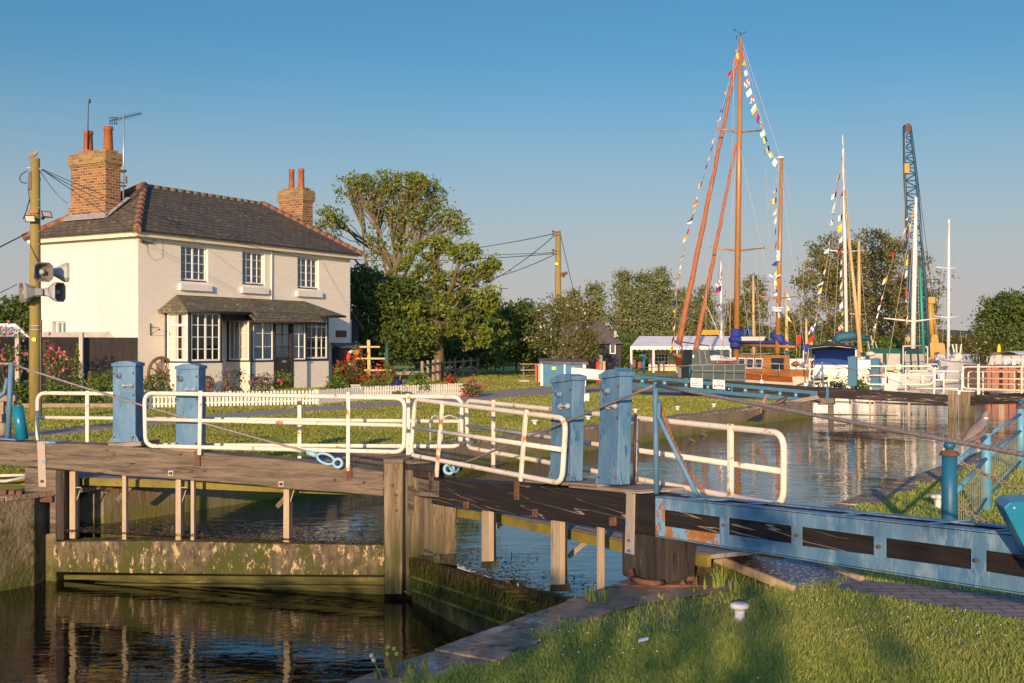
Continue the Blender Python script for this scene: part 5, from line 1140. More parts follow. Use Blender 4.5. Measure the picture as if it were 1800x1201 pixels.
# small things on the wall
def ont(name, label, cat, org): return thing(name, org, label, cat)
b = MB(); t0, z1 = hpx(590, 581); t1, z0 = hpx(608, 593); b.prism([HX(t0, .001, z0), HX(t1, .001, z0), HX(t1, .001, z1), HX(t0, .001, z1)], HN*.04); o = b.build('plaque', 'plaque', org=HX(t0, 0, z0)); tag(o, 'dark red plaque on the white wall right of the bay', 'plaque')
t = thing('hanging_bracket', HX(*[hpx(264, 590)[0], 0, hpx(264, 590)[1]]), 'black iron hanging bracket on the wall left of the bay', 'bracket'); b = MB(); tb, zb_ = hpx(264, 590); b.bar(HX(tb, .02, zb_), HX(tb, .02, zb_+.42), .03, .02, up=HN); b.tube([HX(tb, .03, zb_+.30), HX(tb+.03, .42, zb_+.26)], .010, 5); b.tube([HX(tb, .03, zb_+.02), HX(tb+.03, .40, zb_+.22)], .010, 5); b.blob(HX(tb+.03, .42, zb_+.20), .03); b.build('bracket_iron', 'iron', t)
b = MB(); tc_ = hpx(243, 424)[0]; zc_ = hpx(243, 424)[1]; b.bar(HX(.05, .05, zc_), HX(.6, .06, zc_-.02), .03, .03); b.blob(HX(.12, .07, zc_), (.06, .06, .06)); b.tube([HX(.6, .06, zc_), HX(.62, .1, zc_+.12)], .012, 5); b.tube([HX(.35, .02, zc_), HX(.42, .02, zc_-.4), HX(.7, .02, zc_-.62), HX(1.05, .02, zc_-.5), HX(1.1, .02, zc_+.3)], .004, 4); b.build('cable_bracket', 'iron', house)
# side extension behind the right end
t = thing('lean_to', HX(11.8, -1, 0), 'dark boarded lean to at the right end of the cottage', 'outhouse')
b = MB(); b.prism([HX(HL+.02, -1.0, 0), HX(13.4, -1.0, 0), HX(13.4, -1.0, 2.5), HX(12.4, -1.0, 3.35), HX(HL+.02, -1.0, 3.9)], -HN*2.5); b.build('wall', 'shed_black', t)
b = MB(); b.prism([HX(HL+.02, -.9, 3.95), HX(12.5, -.9, 3.40), HX(13.6, -.9, 2.45), HX(13.6, -3.6, 2.45), HX(12.5, -3.6, 3.40), HX(HL+.02, -3.6, 3.95)][:3]+[HX(13.6, -.9, 2.38), HX(12.5, -.9, 3.33), HX(HL+.02, -.9, 3.88)], -HN*2.7); b.build('roof', 'felt', t)
sash(HX(11.95, -.96, 1.75), HF, HN, .85, 1.05, 2, 2, inner='dark_room', parent=t)
# store under life ring
t = thing('store_box', HX(9.6, .4, 0), 'black lean to store with a small grey roof below the red plaque', 'store')
b = MB(); tq0 = hpx(588, 640)[0]; b.prism([HX(tq0-.2, .02, 0), HX(tq0+1.4, .02, 0), HX(tq0+1.4, .02, 1.55), HX(tq0-.2, .02, 1.55)], HN*.4); b.build('wall', 'black_wood', t)
b = MB(); b.prism([HX(tq0-.3, .02, 1.72), HX(tq0+1.6, .02, 1.72), HX(tq0+1.6, .55, 1.55), HX(tq0-.3, .55, 1.55)], V3(0, 0, .05)); b.build('roof', 'felt', t)
lr = thing('lifebuoy', HX(tq0+.45, .46, 1.1), 'red and white lifebuoy hanging on the black store', 'lifebuoy')
for k in range(4):
    b = MB(); c = HX(tq0+.55, .50, 1.14); b.torus(c, .27, .075, axis=HN, n=8, a0=math.pi/4+k*math.pi/2+.01, a1=math.pi/4+(k+1)*math.pi/2-.01); b.build('ring_segment', 'life_white' if k in (0, 2) else 'life_red', lr)
# cartwheels leaning on the wall
def cartwheel(c, R_, label, axis):
    t = thing('cartwheel', c-V3(0, 0, R_), label, 'cartwheel', 'old wooden cartwheels against the wall')
    b = MB(); b.torus(c, R_, .055, axis=axis, n=32, k=8); b.build('rim', 'brown_wheel', t)
    b = MB(); ax = Vector(axis).normalized(); u = V3(0, 0, 1).cross(ax).normalized(); w = ax.cross(u)
    for k in range(12): an = k*math.pi/6; b.tube([c, c+(u*math.cos(an)+w*math.sin(an))*R_], [.035, .022], 6)
    b.build('spokes', 'brown_wheel', t); b = MB(); b.lathe(c-ax*.1, [(.08, 0), (.12, .04), (.12, .16), (.07, .2)], 14, axis=ax); b.build('hub', 'rust', t)
wt, wz = hpx(284, 670, .2); cartwheel(HX(wt, .25, .62), .62, 'large wooden cartwheel leaning on the wall between the left boxes', HN+V3(0, 0, .12))
wt2, _ = hpx(362, 690, 1.5); cartwheel(HX(wt2, 1.6, .30), .27, 'small wooden wheel half behind the second box', HN+V3(0, 0, .12))
# ================================================================ dark close boarded fence, sheds at far left
fa = HX(-.02, .0, 0); fb = P(60, 600, 36.2); fb.z = 0; fc = P(-80, 600, 33.5); fc.z = 0
t = thing('board_fence', (fa+fb)/2, 'dark close boarded garden fence left of the cottage', 'fence')
for a, c in ((fa, P(144, 600, 37.5)), (P(141, 600, 37.4), P(52, 600, 36)), (P(50, 600, 36), fc)):
    a = Vector((a.x, a.y, 0)); c = Vector((c.x, c.y, 0)); b = MB(); n = int((c-a).length/.11); d = (c-a)/n; nn = d.cross(V3(0, 0, 1)).normalized()
    for i in range(n): p = a+d*i; b.prism([p, p+d*1.04, p+d*1.04+nn*.012, p+nn*.028], V3(0, 0, 1.93))
    b.build('boards', 'fence_dark', t)
b = MB()
for px, Y in ((143, 37.4), (31, 35.6)): q = P(px, 600, Y-.08); q.z = 0; b.prism([q+V3(-.06, -.06, 0), q+V3(.06, -.06, 0), q+V3(.06, .06, 0), q+V3(-.06, .06, 0)], V3(0, 0, 2.1))
b.build('fence_post', 'concrete_post', t)
t = thing('flat_roof', P(130, 588, 39.5), 'pale grey flat roof edge showing above the dark fence', 'outbuilding'); b = MB(); b.prism([P(75, 594, 39), P(188, 594, 39.5), P(188, 584, 39.5), P(75, 584, 39)], V3(-.5, 1.5, 0)); b.prism([P(188, 594, 39.5), P(200, 593, 39.4), P(189, 582, 39.5)], V3(0, .2, 0)); b.build('roof', 'grey_board', t)
b = MB(); q0 = P(75, 594, 39.1); q1 = P(186, 594, 39.6); b.prism([Vector((q0.x, q0.y, 0)), Vector((q1.x, q1.y, 0)), q1, q0], V3(-.5, 1.4, 0)); b.build('wall', 'fence_dark', t)
t = thing('greenhouse', P(10, 590, 44), 'greenhouse roof with white ridge behind the roses at the left edge', 'greenhouse')
b = MB(); g = [P(-80, 573, 44), P(28, 573, 44), P(49, 592, 43), P(-80, 592, 43)]; b.prism(g, V3(0, .05, .02)); b.prism([P(-80, 592, 43.2), P(46, 592, 43.2), P(46, 642, 43.2), P(-80, 642, 43.2)], V3(0, 1, 0)); b.build('roof', 'galv', t)
b = MB(); b.bar(P(-80, 572, 44), P(28, 572, 44), .1, .12); b.bar(P(28, 572, 43.9), P(50, 593, 42.9), .06, .08); b.build('ridge', 'paint_white', t)
# ================================================================ picket fence
def ground_pt(px, Y): return V3((px-CX)/F*Y, Y, 0)
pf = [ground_pt(240, 29.6), ground_pt(560, 31.6), ground_pt(640, 33.8), ground_pt(842, 37.2)]
t = thing('picket_fence', pf[1], 'low white picket fence in front of the cottage garden', 'fence')
for a, c in zip(pf[:-1], pf[1:]):
    b = MB(); n = int((c-a).length/.098); d = (c-a)/n; u = d.normalized(); nn = u.cross(V3(0, 0, 1))
    for i in range(n):
        p = a+d*(i+.5)+V3(0, 0, random.uniform(-.008, .008)); h = .41+.05*math.sin((p.x+9.7)*.1)+random.uniform(-.012, .012); w = .031
        lean = u*random.uniform(-.008, .008)
        b.prism([p-u*w+V3(0, 0, .03), p+u*w+V3(0, 0, .03), p+u*w+V3(0, 0, h-.03)+lean, p+u*w*.55+V3(0, 0, h-.006)+lean, p+V3(0, 0, h)+lean, p-u*w*.55+V3(0, 0, h-.006)+lean, p-u*w+V3(0, 0, h-.03)+lean], -nn*.016)
    b.build('pickets', 'picket', t)
    b = MB(); 
    for z in (.13, .30): b.bar(a+V3(0, 0, z)-nn*.035, c+V3(0, 0, z)-nn*.035, .03, .04)
    k = max(1, int((c-a).length/1.7))
    for i in range(k+1): p = a.lerp(c, i/k)-nn*.065; b.prism([p-u*.035, p+u*.035, p+u*.035-nn*.06, p-u*.035-nn*.06], V3(0, 0, .43))
    b.build('rails', 'picket', t)
# ================================================================ garden
def pxb(px, py, Y, rx, rz, k, ry=None):
    c = P(px, py, Y); s = Y/F; return (tuple(c), (rx*s, (ry or rx)*s*.9, rz*s), k)
def gb(px, py, Y, rx, rz, label, mat='leaf_mid', n=30, leaf=.10, per=26, flowers=None, name='bush', group='garden plants round the cottage', sig=.09, cat='plant'):
    c = P(px, py, Y); s = Y/F; return bush(name, c, (rx*s, rx*s*.8, rz*s), label, cat, mat, leaf, n, per, sig, group, flowers)
pk = ('petal_pink', .075, 46, 'blossoms'); rd = ('petal_red', .055, 190, 'blossoms'); mg = ('petal_magenta', .06, 60, 'blossoms')
gb(18, 615, 33, 48, 46, 'pink flowering rose arching up at the left edge', 'leaf_mid', 26, .09, flowers=[('petal_pink', .08, 60, 'blossoms')], name='rose_bush', sig=.12)
gb(95, 660, 33, 34, 40, 'pink rose bush right of the left telegraph pole', 'leaf_mid', 26, .09, flowers=[('petal_pink', .075, 60, 'blossoms')], name='rose_bush', sig=.12)
gb(88, 618, 33, 16, 22, 'rose spray climbing above the bush beside the pole', 'leaf_mid', 6, .07, flowers=[('petal_magenta', .07, 26, 'blossoms')], name='rose_bush', sig=.1)
for px, py, w, h, m, lab in ((20, 700, 40, 28, 'leaf_mid', 'green shrub at the left edge behind the leaning post'), (95, 695, 30, 24, 'leaf_mid', 'leafy clump at the foot of the pole'), (190, 675, 26, 26, 'leaf_lime', 'bright green bush left of the leftmost blue box'), (268, 685, 32, 30, 'leaf_dark', 'dark green bush in front of the big cartwheel'), (150, 700, 22, 18, 'leaf_mid', 'low green plants under the dark fence'), (40, 690, 26, 26, 'leaf_dark', 'dark foliage left of the pole foot'), (225, 700, 20, 14, 'leaf_mid', 'low plants behind the leftmost box')):
    gb(px, py, 31.5, w, h, lab, m, int(w*.9), .10)
def spike(px, y0, y1, Y, wpx, label, mat='leaf_lime', fl=None, name='hollyhock'):
    base = P(px, y1, Y); base.z = 0; top = P(px, y0, Y); t = thing(name, base, label, 'plant', 'tall garden stems'); n = 240; s = Y/F*wpx
    u = NR.uniform(0, 1, n); C = np.array(base)[None]*(1-u)[:, None]+np.array(top)[None]*u[:, None]; r = s*(1.1-u)[:, None]*NR.uniform(.3, 1, (n, 1)); d = NR.normal(size=(n, 3)); d[:, 2] *= .2; d /= np.linalg.norm(d, axis=1)[:, None]; C = C+d*r
    V, Fc, T = leaf_arrays(C, .11, NR.uniform(0, 1, n), asp=.55); np_mesh('foliage', V, Fc, mat, parent=t, tone=T)
    b = MB(); b.tube([base, base.lerp(top, .5)+V3(.02, 0, 0), top], [.018, .012, .006], 5); b.build('stem', 'stem', t)
    if fl:
        n = 60; u = NR.uniform(.55, 1, n); C = np.array(base)[None]*(1-u)[:, None]+np.array(top)[None]*u[:, None]+NR.normal(size=(n, 3))*.03; V, Fc, T = leaf_arrays(C, .05, NR.uniform(0, 1, n), asp=.8); np_mesh('blossoms', V, Fc, fl, parent=t, tone=T)
spike(136, 606, 715, 32, 18, 'tall pale hollyhock in front of the concrete fence post')
spike(174, 640, 700, 33, 7, 'purple foxglove spike in front of the dark fence', 'leaf_mid', 'petal_purple', 'foxglove')
spike(158, 655, 705, 32, 7, 'small pink foxglove left of the purple one', 'leaf_mid', 'petal_pink', 'foxglove')
gb(408, 668, 35.5, 22, 26, 'wispy lavender clump with pale spikes under the porch window', 'leaf_elder', 34, .06, flowers=[('petal_purple', .04, 70, 'blossoms'), ('petal_pink', .05, 20, 'lower_blossoms')])
gb(465, 675, 35.5, 24, 20, 'grey green bush with magenta blooms left of the door', 'leaf_elder', 34, .07, flowers=[('petal_magenta', .08, 22, 'blossoms')])
gb(494, 670, 36, 14, 14, 'small lime green bush in front of the door', 'leaf_lime', 16, .10)
gb(595, 680, 36, 22, 18, 'leafy bush at the left end of the red flower bed', 'leaf_mid', 30, .10)
gb(622, 655, 37, 32, 30, 'bed of bright red flowers below the lifebuoy', 'leaf_mid', 46, .09, flowers=[('petal_red', .05, 230, 'blossoms')])
gb(668, 665, 37, 24, 24, 'red and crimson flowers right of the trellis', 'leaf_mid', 34, .09, flowers=[('petal_magenta', .06, 50, 'blossoms'), ('petal_red', .05, 90, 'red_blossoms')])
gb(655, 683, 35.5, 20, 14, 'pale leafed bush below the trellis', 'leaf_lime', 26, .11)
gb(700, 690, 34.8, 20, 10, 'low green plants along the picket fence', 'leaf_mid', 20, .09)
gb(736, 672, 35.6, 13, 24, 'tall bright shrub standing behind the fence near its bend', 'leaf_lime', 30, .12)
spike(683, 640, 700, 36, 12, 'pale leafy stem right of the red flowers')
spike(592, 645, 700, 36, 12, 'pale leafy stem left of the lifebuoy')
gb(828, 684, 36.4, 16, 16, 'red valerian spilling through the end of the picket fence', 'leaf_mid', 26, .09, flowers=[('petal_magenta', .05, 80, 'blossoms')])
gb(795, 668, 38.5, 8, 9, 'small red flower clump behind the picket fence', 'leaf_mid', 8, .08, flowers=[('petal_red', .07, 40, 'blossoms')])
# trellis
t = thing('trellis', P(650, 690, 37), 'pale timber post with three crossbars above the flowers', 'trellis'); q = P(650, 690, 37)
b = MB(); b.bar(V3(q.x, q.y, 0), P(648, 598, 37), .10, .10); b.build('post', 'raw_wood', t, bevel=.006)
b = MB()
for x0, x1, y in ((632, 668, 610), (625, 677, 630.5), (640, 688, 651)): b.bar(P(x0, y, 36.92), P(x1, y, 36.92), .05, .055)
b.build('crossbar', 'raw_wood', t, bevel=.006)
t = thing('hanging_basket', P(628, 618, 37.4), 'orange hanging basket left of the trellis', 'basket'); b = MB(); b.blob(P(628, 619, 37.4), (.09, .09, .10), 10); b.build('pot', 'f_orange', t)
C = np.array(P(628, 614, 37.4))[None]+NR.normal(size=(80, 3))*.08; V, Fc, T = leaf_arrays(C, .08, NR.uniform(0, 1, 80)); np_mesh('foliage', V, Fc, 'leaf_lime', parent=t, tone=T)
b = MB(); b.tube([P(628, 614, 37.4), P(633, 600, 37.4)], .006, 4); b.build('hook', 'iron', t)
t = thing('notice_board', P(626, 684, 34.6), 'small tilted grey notice board above the picket fence', 'sign'); b = MB(); b.prism([P(620, 690, 34.6), P(636, 690, 34.6), P(633, 676, 34.6), P(616, 676, 34.6)], V3(0, .03, 0)); b.build('panel', 'grey_board', t); b = MB(); b.bar(P(628, 712, 34.7), P(627, 686, 34.7), .04, .04); b.build('post', 'old_wood', t)
b = MB()
for r_ in range(3):
    for k in range(5): x = 620.5+k*2.6+r_*.3; b.prism([P(x, 680+r_*2.8, 34.58), P(x+1.7, 680+r_*2.8, 34.58), P(x+1.7, 679.2+r_*2.8, 34.58), P(x, 679.2+r_*2.8, 34.58)], V3(0, .004, 0))
b.build('lettering', 'iron', t)
# garden clutter: barrow, blue tubs, bench
t = thing('blue_tub', ground_pt(696, 38), 'dark blue half barrel among the flowers', 'tub'); b = MB(); b.lathe(ground_pt(695, 38), [(.2, 0), (.24, .2), (.23, .5), (.2, .5)], 14); b.build('body', 'f_blue', t)
t = thing('garden_bench', ground_pt(722, 39), 'weathered wooden garden bench behind the fence', 'bench'); q = ground_pt(722, 39); b = MB(); b.bar(q+V3(-.55, 0, .38), q+V3(.45, 0, .38), .35, .05); b.build('seat', 'old_wood', t); b = MB(); b.bar(q+V3(-.55, .2, .7), q+V3(.45, .2, .72), .04, .12); b.build('backrest', 'old_wood', t)
for s in (-.5, .4):
    b = MB(); b.bar(q+V3(s, 0, 0), q+V3(s, 0, .38), .06, .3); b.build('leg', 'old_wood', t)
t = thing('log_branch', ground_pt(708, 40), 'curved bare branch sticking up beside the bench', 'branch'); b = MB(); b.tube([ground_pt(700, 40), P(705, 656, 40), P(717, 648, 40)], [.03, .03, .015], 6); b.build('wood', 'rust_orange', t)
t = thing('parasol', ground_pt(680, 41), 'closed green garden parasol behind the trellis', 'parasol'); q = ground_pt(680, 41); b = MB(); b.lathe(q+V3(0, 0, .7), [(.05, 0), (.10, .1), (.07, .7), (.02, 1.1)], 10); b.build('canopy', 'canvas_green', t); b = MB(); b.tube([q, q+V3(0, 0, .8)], .02, 6); b.build('pole', 'old_wood', t)
# bed edging
t = tag(MB().bar(ground_pt(40, 30.2)+V3(0, 0, .05), ground_pt(235, 30.2)+V3(0, 0, .05), .1, .14).build('bed_edging', 'old_wood', org=ground_pt(140, 30.2)), 'low wooden edging of the flower bed at the left', 'edging')
# ladder hoops on the far lawn
t = thing('ladder_hoops', G(790, 800), 'pair of bent steel ladder hoops above the chamber wall', 'ladder'); 
b = MB()
for x0, x1, xm in ((757, 773, 765), (778, 806, 790)):
    Y = 19.6; pts = [P(x0, 800, Y), P(x0-1, 745, Y), P(x0+3, 733, Y), P(xm, 730, Y), P(x1-3, 734, Y+.1), P(x1, 746, Y+.1), P(x1+1, 830, Y+.1)]; b.tube(pts, .016, 8)
b.build('hoop', 'galv', t)
# ================================================================ trees
TG = 'trees behind the cottage'
tree('tree', V3(-7.2, 57, 0), 'large open crowned ash tree rising right of the cottage, bare limbs showing', 'tree',
     [pxb(612, 335, 56, 26, 26, 26), pxb(665, 325, 57, 38, 24, 60), pxb(715, 328, 57, 42, 26, 80), pxb(760, 345, 58, 30, 34, 54), pxb(745, 385, 57, 42, 28, 70), pxb(795, 385, 57, 22, 26, 34), pxb(812, 400, 57, 14, 16, 16), pxb(575, 372, 56, 14, 16, 12), pxb(628, 318, 56, 24, 12, 24), pxb(735, 318, 57, 30, 14, 34), pxb(690, 372, 57, 36, 26, 36), pxb(590, 392, 56, 22, 22, 26), pxb(570, 400, 56, 16, 18, 18), pxb(655, 430, 56.5, 20, 40, 24), pxb(700, 420, 57, 24, 26, 26), pxb(650, 350, 56, 40, 30, 22)],
     'leaf_oak', leaf=.21, per=11, sig=.17, trunk_r=.30, fork=.48, twigs=.55, bark='bark_pale', group=TG, shell=.35, asp=.42, limb=.7)
tree('tree', V3(-3.6, 55, 0), 'dense leafy walnut tree with bright sunlit sprays, right of the ash', 'tree',
     [pxb(765, 435, 55, 40, 20, 60), pxb(815, 445, 54, 30, 16, 44), pxb(862, 465, 54, 20, 14, 26), pxb(835, 485, 55, 30, 20, 44), pxb(735, 470, 55, 36, 30, 60), pxb(790, 505, 55, 46, 30, 100), pxb(855, 525, 54, 24, 26, 46), pxb(760, 560, 54, 60, 40, 110), pxb(840, 575, 55, 44, 36, 70), pxb(700, 540, 56, 40, 50, 70)],
     'leaf_oak', leaf=.23, per=26, sig=.16, trunk_r=.28, fork=.45, group=TG, asp=.42, shell=.55, dens=.66)
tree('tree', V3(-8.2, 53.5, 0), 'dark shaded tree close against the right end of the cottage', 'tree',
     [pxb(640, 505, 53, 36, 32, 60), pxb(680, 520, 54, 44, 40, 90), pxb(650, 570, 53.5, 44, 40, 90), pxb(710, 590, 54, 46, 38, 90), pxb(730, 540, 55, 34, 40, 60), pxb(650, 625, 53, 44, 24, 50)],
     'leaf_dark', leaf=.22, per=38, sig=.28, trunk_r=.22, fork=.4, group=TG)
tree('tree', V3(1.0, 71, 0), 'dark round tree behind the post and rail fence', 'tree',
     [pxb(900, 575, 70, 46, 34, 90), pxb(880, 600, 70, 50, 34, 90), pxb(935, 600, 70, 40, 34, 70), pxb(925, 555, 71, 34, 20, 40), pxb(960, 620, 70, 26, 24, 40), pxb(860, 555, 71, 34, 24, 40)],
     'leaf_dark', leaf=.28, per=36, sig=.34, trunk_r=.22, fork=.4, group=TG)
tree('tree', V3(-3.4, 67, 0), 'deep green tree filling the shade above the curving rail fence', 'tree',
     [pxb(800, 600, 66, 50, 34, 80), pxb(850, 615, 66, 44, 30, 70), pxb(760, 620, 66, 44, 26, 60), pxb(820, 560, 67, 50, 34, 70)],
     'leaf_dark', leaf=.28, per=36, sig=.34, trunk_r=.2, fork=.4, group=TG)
tree('tree', P(45, 640, 60)*1.0-V3(0, 0, P(45, 640, 60).z), 'green tree behind the greenhouse at the far left', 'tree',
     [pxb(30, 560, 60, 36, 34, 60), pxb(70, 590, 60, 34, 34, 60), pxb(0, 580, 60, 40, 40, 60), pxb(-40, 560, 60, 40, 50, 60), pxb(40, 530, 60, 16, 14, 14)], 'leaf_dark', leaf=.24, per=34, sig=.3, trunk_r=.2, fork=.4)
# elder in front of the middle pole
tree('tree', V3((972-CX)/F*50, 50, 0), 'thin pale elder bush around the foot of the middle telegraph pole', 'tree',
     [pxb(955, 570, 50, 26, 34, 34), pxb(1015, 580, 50.5, 34, 34, 50), pxb(975, 540, 51, 24, 20, 22), pxb(1030, 600, 50, 22, 24, 30), pxb(950, 600, 49.5, 22, 18, 24), pxb(1000, 550, 51, 28, 16, 22), pxb(1010, 620, 50, 34, 14, 24)],
     'leaf_elder', leaf=.13, per=26, sig=.2, trunk_r=.10, fork=.28, twigs=.5, bark='bark_pale')
# poplars and willows along the back
PGp = 'row of poplars behind the white marquee'
k_ = 0
for px, top, w, Y, lab in ((1005, 520, 26, 96, 'shortest poplar, behind the middle telegraph pole'), (1045, 512, 30, 98, 'rounded poplar right of the middle pole'), (1098, 487, 26, 100, 'pointed poplar above the black shed roof'), (1128, 490, 28, 101, 'poplar left of the orange furled sail tops'), (1165, 482, 30, 102, 'tallest poplar of the row, above the marquee'), (1205, 520, 26, 102, 'poplar between the two orange furled sails'), (1240, 512, 28, 104, 'poplar just left of the tall wooden mast')):
    bt = 655; n = int((bt-top)/34)+1; bl = []
    for i in range(n+1):
        y = top+14+(bt-30-top)*i/n; bl.append(pxb(px+random.uniform(-5, 5), y, Y, w*(.42+.6*min(1, (i+.4)/n*1.4)), 26, int(26+w*1.1)))
    tree('poplar', V3((px-CX)/F*Y, Y, 0), lab, 'tree', bl, 'leaf_poplar', leaf=.26, per=24, sig=.32, trunk_r=.22, fork=.5, group=PGp, twigs=.1)
for px, top, w, Y, lab in ((1322, 497, 34, 108, 'feathery tree between the two wooden masts'), (1292, 540, 26, 108, 'small tree at the foot of the tall wooden mast'), (1385, 560, 26, 108, 'low tree right of the shorter wooden mast')):
    bl = []; n = 4
    for i in range(n+1): bl.append(pxb(px+random.uniform(-5, 5), top+14+(610-top)*i/n, Y, w*(.4+.7*min(1, (i+.4)/n*1.5)), 26, 50))
    tree('tree', V3((px-CX)/F*Y, Y, 0), lab, 'tree', bl, 'leaf_willow', leaf=.27, per=24, sig=.34, trunk_r=.2, fork=.45, group='trees beyond the moored boats', twigs=.1)
tree('willow', V3(33.5, 112, 0), 'huge bronze green willow behind the white yacht mast', 'tree',
     [pxb(1470, 450, 112, 50, 34, 90), pxb(1530, 435, 112, 50, 32, 90), pxb(1440, 500, 111, 42, 44, 90), pxb(1500, 500, 111, 60, 48, 130), pxb(1570, 470, 112, 50, 44, 110), pxb(1600, 540, 111, 50, 50, 110), pxb(1540, 560, 110, 60, 50, 120), pxb(1440, 570, 110, 44, 44, 80), pxb(1480, 600, 110, 50, 40, 80), pxb(1630, 500, 112, 30, 50, 40), pxb(1620, 590, 110, 40, 34, 60), pxb(1570, 610, 110, 60, 30, 80)],
     'leaf_willow', leaf=.30, per=30, sig=.40, trunk_r=.6, fork=.45, twigs=.12, group='trees beyond the moored boats')
tree('tree', V3(44, 103, 0), 'broad dark green tree at the right edge', 'tree',
     [pxb(1775, 545, 103, 40, 30, 110), pxb(1745, 580, 103, 30, 34, 80), pxb(1810, 560, 103, 60, 44, 140), pxb(1770, 605, 102, 50, 28, 100), pxb(1850, 600, 103, 50, 50, 80)],
     'leaf_dark', leaf=.34, per=40, sig=.36, trunk_r=.4, fork=.4, group='trees beyond the moored boats', twigs=.1)
tree('shrub', V3((1700-CX)/F*96, 96, 0), 'straw coloured reeds and blossom shrubs left of the right hand tree', 'shrub',
     [pxb(1680, 610, 96, 26, 22, 60), pxb(1715, 612, 96, 26, 20, 60), pxb(1650, 612, 97, 24, 20, 50), pxb(1745, 622, 95, 26, 14, 50)], 'leaf_elder', leaf=.26, per=34, sig=.3, trunk_r=.1, fork=.3, twigs=.1)
tree('hedge', V3((1100-CX)/F*82, 82, 0), 'bright green clipped hedge between the black shed and the marquee', 'hedge',
     [pxb(1100, 620, 82, 34, 28, 90), pxb(1135, 622, 83, 30, 26, 80), pxb(1075, 605, 84, 24, 24, 50)], 'leaf_mid', leaf=.24, per=36, sig=.28, trunk_r=.1, fork=.3, twigs=.1)
tree('hedge', V3((1450-CX)/F*99, 99, 0), 'low green thicket with white blossom behind the moored boats', 'hedge',
     [pxb(x, 612, 99, 34, 22, 60) for x in (1300, 1350, 1400, 1450, 1500, 1550)], 'leaf_mid', leaf=.28, per=34, sig=.34, trunk_r=.1, fork=.3, twigs=.1)
tree('hedge', V3((750-CX)/F*95, 95, 0), 'distant dark hedge seen between the trees', 'hedge', [pxb(x, 622, 95, 40, 20, 50) for x in (640, 700, 760, 820, 880, 940, 1000, 1050)], 'leaf_dark', leaf=.3, per=34, sig=.36, trunk_r=.1, fork=.3, twigs=.05)
tree('hedge', V3((60-CX)/F*80, 80, 0), 'far hedge closing the view at the left edge', 'hedge', [pxb(x, 618, 80, 40, 24, 50) for x in (-60, 0, 60)], 'leaf_dark', leaf=.3, per=34, sig=.36, trunk_r=.1, fork=.3, twigs=.05)
# planting near the far quay
for px, py, lab in ((1448, 672, 'leafy weeds below the far white railing'), (1520, 676, 'green reeds between the two far teal boxes'), (1490, 680, 'weeds behind the far black beam')):
    gb(px, py, 40, 22, 11, lab, 'leaf_mid', 18, .10, name='weeds', group='weeds along the far quay')
# ---- unseen leaf screens added behind the camera to cast the foreground shade
def caster(x0, x1, h, y, name, label, n, leaf=.14, per=60, sig=.10):
    b = MB(); c = ((x0+x1)/2, y, h/2); w = (x1-x0)/2
    pts = NR.uniform(-1, 1, size=(n*per, 3))*np.array([w, .35, h/2])+np.array(c)
    pts[:, 2] += np.where(pts[:, 2] > h*.8, np.sin(pts[:, 0]*9)*.07, 0)
    V, Fc, T = leaf_arrays(pts, leaf, NR.uniform(0, 1, n*per), asp=.6); t = thing(name, (c[0], y, 0), label, 'hedge', 'added shade casters behind the camera')
    np_mesh('foliage', V, Fc, 'leaf_dark', parent=t, tone=T)
    b = MB()
    for i in range(3): b.tube([V3(c[0]+random.uniform(-w, w)*.6, y, 0), V3(c[0]+random.uniform(-w, w)*.6, y, h*.8)], [.03, .012], 6)
    b.build('stem', 'bark', t)
YC = -6.0
caster(-7.5, -1.28, 2.7, YC, 'hedge', 'long unseen leaf screen added behind the camera to shade the left foreground', 120)
caster(-1.16, -.88, 3.3, YC, 'hedge', 'slender unseen leaf column added to cast a shadow like a standing figure', 9)  # added column, its shadow stands in for that of a person
caster(-.60, -.14, 3.4, YC, 'hedge', 'upright leaf screen added behind the camera to cast shade, right of the slender one', 8, per=26)
caster(.35, .6, 2.6, YC-1, 'hedge', 'loose unseen leaf screen added farther right to dapple the foreground', 4, per=20)
caster(-1.1, 1.6, 1.15, YC, 'hedge', 'knee high unseen hedge added to link the shade casting screens', 20)
M('white_rusty', (.80,.74,.62), (.76,.70,.58), 4, .5, c3=(.55,.28,.05), thr=.64, s3=2.5)
M('f_magenta', (.6,.03,.15), rough=.6)
M('f_orange_roof', (.45,.28,.04), rough=.9)
M('galv_green', (.16,.19,.17), rough=.5)
M('sail_blue_lt', (.02,.07,.30), rough=.7)
# ================================================================ far lock gates
FL = Plane((9.45, 34.9), (13.2, 33.3)); FR = Plane((13.2, 33.3), (16.3, 29.6))
gF = thing('lock_gate', FL(1560, 735, .1), 'left leaf of the far lock gates with a long teal cased beam', 'lock gate', 'leaves of the far lock gates')
b = MB(); slab(b, FL, [(1435, 680), (1560, 688), (1666, 695), (1666, 711), (1560, 705), (1435, 699)], 0, .3); slab(b, FL, [(1090, 657.5), (1435, 681), (1435, 699), (1090, 673)], .02, .26); b.build('balance_beam', 'timber_dark', gF, bevel=.01)
b = MB()
def fT(px): return 655+(px-1085)*(688.5-664)/(1435-1215) if False else 656+(px-1085)*.091
def fB(px): return fT(px)+20.5
hs = [(1095, 1125), (1133, 1164), (1172, 1203), (1209, 1217), (1236, 1242), (1247, 1256), (1276, 1285), (1288, 1307), (1314, 1335), (1343, 1368), (1374, 1396), (1402, 1424)]
ed = [1085]+[x for h in hs for x in h]+[1437]
for i in range(0, len(ed), 2): slab(b, FL, [(ed[i], fT(ed[i])), (ed[i+1], fT(ed[i+1])), (ed[i+1], fB(ed[i+1])), (ed[i], fB(ed[i]))], -.02, .02)
